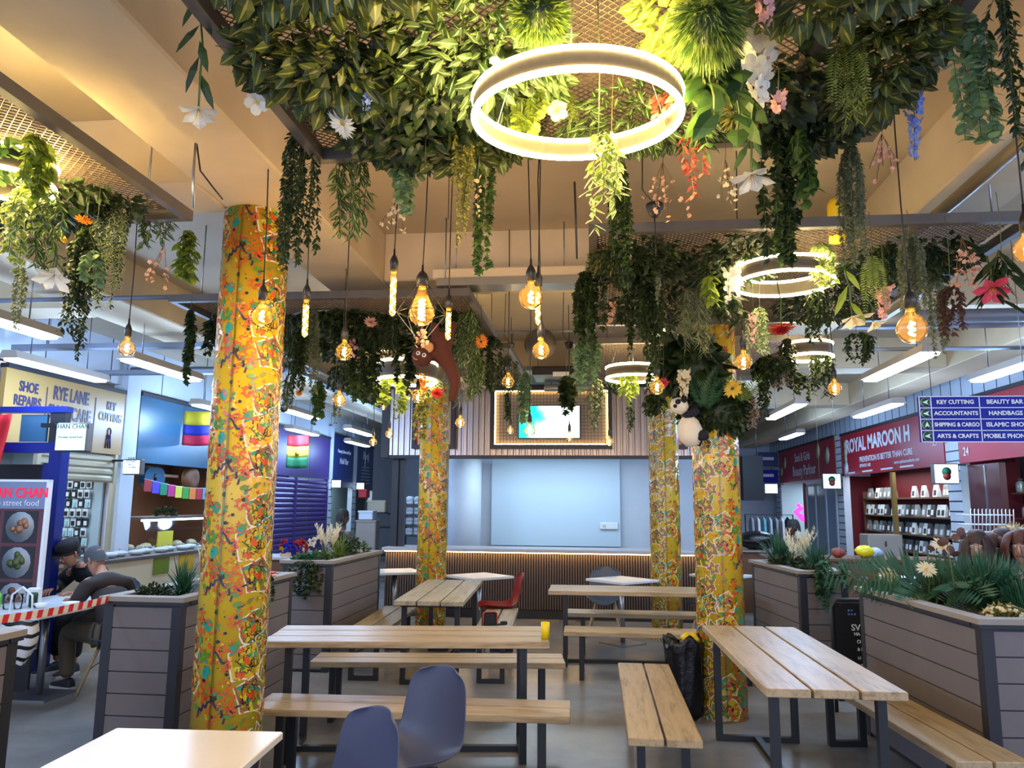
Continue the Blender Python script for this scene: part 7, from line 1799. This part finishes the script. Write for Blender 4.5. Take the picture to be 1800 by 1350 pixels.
# person at right
c = at(1397, 926, 12.2)
t = empty('person', (c.x, c.y, 0), R(70), 'person with short dark hair seen beyond the second right planter', 'person'); hz = c.z - .02
skin('body', [(0, 0, hz - .88, .13, .11), (0, 0, hz - .6, .13, .10), (0, .01, hz - .38, .14, .095), (0, .01, hz - .20, .085, .07), (0, .01, hz - .10, .055), (-.18, .0, hz - .23, .07), (-.24, .04, hz - .48, .05), (-.2, .2, hz - .68, .036), (.18, 0, hz - .23, .07), (.24, .04, hz - .48, .05), (.2, .2, hz - .68, .036), (-.1, .08, .46, .09), (-.12, .42, .46, .065), (-.12, .42, .06, .04), (.1, .08, .46, .09), (.12, .42, .46, .065), (.12, .42, .06, .04)],
     [(0, 1), (1, 2), (2, 3), (3, 4), (3, 5), (5, 6), (6, 7), (3, 8), (8, 9), (9, 10), (0, 11), (11, 12), (12, 13), (0, 14), (14, 15), (15, 16)], 'skin2', t)
skin('top', [(0, 0, hz - .85, .17, .14), (0, 0, hz - .6, .17, .13), (0, 0, hz - .34, .175, .12), (0, 0, hz - .2, .10), (-.19, 0, hz - .26, .085), (-.25, .04, hz - .48, .065), (.19, 0, hz - .26, .085), (.25, .04, hz - .48, .065)], [(0, 1), (1, 2), (2, 3), (2, 4), (4, 5), (2, 6), (6, 7)], 'p_cream', t)
head(t, (0, .02, hz), R(10), 'skin2', 'darkhair'); hand(t, (-.2, .2, hz - .68), (.2, 1, 0), (0, 0, 1), 'skin2'); hand(t, (.2, .2, hz - .68), (-.2, 1, 0), (0, 0, 1), 'skin2', side=-1)
# mannequin heads with wigs
M['manq'] = mat('mannequin_skin', (186, 148, 134), .4); M['wigb'] = mat('brown_wig', (58, 38, 36), .55, bump=.8, ns=40); M['wigl'] = mat('blonde_wig', (176, 156, 116), .7, bump=1, ns=50); M['wigr'] = mat('auburn_wig', (84, 48, 42), .6, bump=.8, ns=40)
def mannequin(x, y, Y, rz, wig, label, long_=.3, s_=1.0, puff=False):
    c = at(x, y, Y); t = empty('wig_mannequin', c, rz, label, 'mannequin', 'mannequin heads with wigs')
    h_ = head(t, (0, 0, 0), 0, 'manq', wig, s_=s_)
    MB().lathe([(.04, -.10), (.045, -.17), (.12, -.24), (.15, -.30), (.14, -.36), (0, -.36)], 18, T=TR((0, -.01, 0))).build('bust', 'manq', t)
    b = MB(); N = 22; vs = []; fs = []; J = 12
    for j in range(J):
        f = j / (J - 1); z = .12 - f * (long_ + .12); q = .085 * s_ + .05 * min(1, f * 2) + (.035 if puff else .0)
        for i in range(N):
            a = R(115) + R(310) * i / (N - 1)
            rr = q * (1 if f > .12 else (.35 + .65 * f / .12)) * (1 + .05 * math.sin(a * 9 + j * .5)); vs.append((rr * math.cos(a), rr * math.sin(a) * 1.05 - .01, z))
    for j in range(J - 1):
        for i in range(N - 1): a = j * N + i; fs.append((a, a + 1, a + N + 1, a + N))
    b.add(vs, fs, smooth=True); b.build('wig', wig, t, solid=.012)
    if puff:
        b = MB()
        for k in range(420):
            v = rv(1).normalized(); v.y -= .35 if v.y > .3 and v.z < .3 else 0; v.z += .2; leaf(b, 'needle', v * .10, v + rv(.8), rv(1), .06, .012)
        b.build('curls', wig, t)
    return t
mannequin(1718, 962, 6.2, R(150), 'wigb', 'mannequin head with a long straight dark wig, leftmost of the wig heads', .32)
mannequin(1742, 966, 6.5, R(165), 'wigr', 'mannequin head half hidden beside the leftmost wig head', .2)
mannequin(1764, 958, 6.6, R(130), 'wigb', 'mannequin head in dark glasses with straight brown wig', .42)
mannequin(1781, 952, 6.9, R(160), 'wigl', 'mannequin head with a puffy blonde curly wig', .1, puff=True)
mannequin(1797, 962, 6.1, R(140), 'wigr', 'mannequin head with a short dark wig at the right edge', .1)
t = empty('display_table', (3.75, 6.5, 0), 0, 'table under the mannequin heads behind the right planter', 'table')
MB().box(-.9, .8, -.45, .5, .80, .84, bev=.004).build('tabletop', 'ctop', t)
for a in (-.85, .75):
    for q in (-.4, .45): MB().box(a - .02, a + .02, q - .02, q + .02, 0, .80).build('leg', 'dark', t)
t = empty('wire_rack', at(1704, 905, 8.6), 0, 'white wire basket rack beside the slatted pillar', 'rack')
b = MB(); k = 8.6 / F
for z in (0, -.10, -.18): b.tube([(0, 0, z), (66 * k, 0, z), (66 * k, .3, z), (0, .3, z)], .006, 5, closed=True)
for j in range(12):
    x = 66 * k * j / 11; b.tube([(x, 0, -.18), (x, -.03, 0), (x, -.03, .05), (x + .02, -.0, .06)], .005, 4)
b.build('basket', 'white', t); b = MB()
for x in (0, 66 * k): b.tube([(x, .15, -.18), (x, .15, .0 - t.location.z)], .012, 6)
b.build('stand', 'steel', t)
# goods behind the right planters
t = empty('wooden_counter', (3.6, 10.9, 0), 0, 'brown wooden counter behind the second right planter', 'counter')
MB().box(-1.3, .9, -.3, .4, 0, .93).build('body', 'brownwood', t); MB().box(-1.34, .94, -.34, .44, .93, .97, bev=.004).build('worktop', 'brownwood', t)
t = empty('white_cabinet', (3.1, 8.0, 0), 0, 'cream boarded cabinet behind the large palm', 'cabinet')
b = MB().box(-.25, .55, -.2, .3, 0, .93)
for j in range(6): b.box(-.25 + j * .13, -.244 + j * .13, -.204, -.2, .02, .91, 1)
b.build('body', ['p_cream', 'post'], t); MB().box(-.28, .58, -.23, .33, .93, .96).build('top', 'white', t)
t = empty('grey_stand', (4.35, 12.6, 0), 0, 'pale square cabinet below the dark shop opening', 'cabinet'); MB().box(-.25, .25, -.2, .2, 0, 1.22, bev=.01).build('body', 'cap', t); MB().box(-.01, .01, -.215, -.2, 1.05, 1.12).build('handle', 'dark', t)
for x, y, r_, m_, lb in ((1519, 955, 13, mat('yellow_bag', (226, 208, 20), .35), 'knotted yellow plastic bag on the brown counter'), (1536, 945, 11, mat('clear_bag', (170, 190, 220), .25), 'pale plastic bag beside the yellow bag'), (1472, 958, 10, 'p_redleaf', 'red and white striped packet on the brown counter')):
    c = at(x, y, 10.8); q = r_ * 10.8 / F; b = MB(); vs = []; fs = []; N = 16
    for j in range(8):
        el = -PI / 2 + PI * j / 7
        for i in range(N): a = 2 * PI * i / N; w_ = 1 + .12 * math.sin(3 * a + j) + .08 * math.sin(7 * a - j * 2); vs.append((q * 1.15 * math.cos(el) * math.cos(a) * w_, q * math.cos(el) * math.sin(a) * w_, q * .8 * math.sin(el)))
    for j in range(7):
        for i in range(N): fs.append((j * N + i, j * N + (i + 1) % N, (j + 1) * N + (i + 1) % N, (j + 1) * N + i))
    o = b.add(vs, fs, smooth=True).build('plastic_bag', m_, loc=(c.x, c.y, .97 + q * .8)); tag(o, lb, 'bag')
# clothes rail and dark stall right of the leafy column
t = empty('clothes_rail', (3.65, 16.5, 0), 0, 'rail of pale shirts seen between the columns and the red signs', 'rail')
MB().tube([(-.6, 0, 0), (-.6, 0, 1.45), (.35, 0, 1.45), (.35, 0, 0)], .015, 6).build('rail_frame', 'dark', t)
for k in range(7):
    x = -.5 + k * .12
    MB().add([(x, -.18, 1.32), (x, .18, 1.32), (x, .2, .75), (x, -.2, .75), (x + .05, -.14, 1.34), (x + .05, .14, 1.34), (x + .06, .18, .75), (x + .06, -.18, .75), (x + .02, 0, 1.42)], [(0, 1, 2, 3), (7, 6, 5, 4), (3, 2, 6, 7), (1, 5, 6, 2), (0, 3, 7, 4), (0, 8, 1), (4, 5, 8), (0, 4, 8), (1, 8, 5)]).build('shirt', ['greyshirt', 'white', 'pack3', 'wallw', 'greyshirt', 'white', 'blackj'][k], t)
o = MB().box(-.35, .1, -.05, .3, 1.75, 2.75).build('dark_canopy', 'black', loc=(3.65, 18.0, 0)); tag(o, 'black hanging panel beyond the clothes rail', 'panel'); MB().tube([(0, .1, 2.75), (0, .1, SL)], .01, 5).build('hanging_rod', 'steel', o)
for px, Y, y0, y1, lb in ((1350, 22.3, 795, 820, 'dark navy shop board high beyond the clothes rail'), (1350, 22.35, 826, 848, 'blue shop board below the navy board beyond the clothes rail')):
    a, c_ = at(px - 17, y1, Y), at(px + 17, y0, Y); t = empty('shop_sign', ((a.x + c_.x) / 2, Y, (a.z + c_.z) / 2), 0, lb, 'sign'); MB().box(-(c_.x - a.x) / 2, (c_.x - a.x) / 2, -.03, .03, -(c_.z - a.z) / 2, (c_.z - a.z) / 2).build('board', 'signblue' if y0 < 800 else 'dirblue', t)
    MB().box(-.15, .15, -.035, -.03, -.02, .06).build('small_print', 'wtxt', t)
    MB().tube([(.1, .04, -.1), (.1, .04, SL - t.location.z)], .01, 5).build('hanging_rod', 'steel', t)
# black sack on the counter behind the leafy column
b = MB(); vs = []; fs = []; N = 20
for j in range(8):
    el = -PI / 2 + PI * j / 7
    for i in range(N): a = 2 * PI * i / N; w_ = 1 + .06 * math.sin(3 * a + j) + .04 * math.sin(8 * a); vs.append((.34 * math.cos(el) * math.cos(a) * w_, .25 * math.cos(el) * math.sin(a) * w_, .15 * math.sin(el)))
for j in range(7):
    for i in range(N): fs.append((j * N + i, j * N + (i + 1) % N, (j + 1) * N + (i + 1) % N, (j + 1) * N + i))
o = b.add(vs, fs, smooth=True).build('black_sack', 'binbag', loc=(2.55, 12.85, 1.09)); tag(o, 'black sack lying on the low counter right of the leafy column', 'bag')
t = empty('low_counter', (2.62, 12.9, 0), 0, 'brown low counter right of the leafy column', 'counter'); MB().box(-.6, .6, -.3, .4, 0, .92).build('body', 'brownwood', t); MB().box(-.62, .62, -.34, .42, .92, .945).build('edge', 'cap', t)
# stock seen left of the distant column through the stall
pr_ = None
c0 = at(721, 880, 14.5); t = empty('stock_shelving', (c0.x, 14.5, 0), 0, 'narrow dark shelving of wrapped bundles behind the dark double post', 'shelf')
for k in range(4): MB().box(-.22, .24, -.12, .14, c0.z - .10 - k * .19, c0.z - .082 - k * .19).build('shelf', 'dark', t)
for a in (-.24, .24): MB().box(a, a + .02, -.12, .14, 0, c0.z + .1).build('side_panel', 'dark', t)
for k in range(12):
    c = Vector((c0.x - .15 + (k % 3) * .155, 14.5, c0.z - (k // 3) * .19))
    if pr_ is None:
        pr_ = MB().box(-.07, .07, -.06, .06, -.08, .08, bev=.025).build('wrapped_parcel', 'wallw', loc=c); tag(pr_, 'pale wrapped bundle stacked behind the dark double post', 'parcel', 'wrapped bundles behind the dark double post')
        MB().box(-.072, .072, -.062, .062, -.01, .01).build('band', 'greyshirt', pr_)
    else: dup(pr_, c, RV.uniform(-.1, .1))

shrub('potted_plants', (LX - .15, 10.9, 1.42), .16, 'dark leafy plants on top of the snack cabinet', ('g_dark', 'g_dark'), 240, .05)
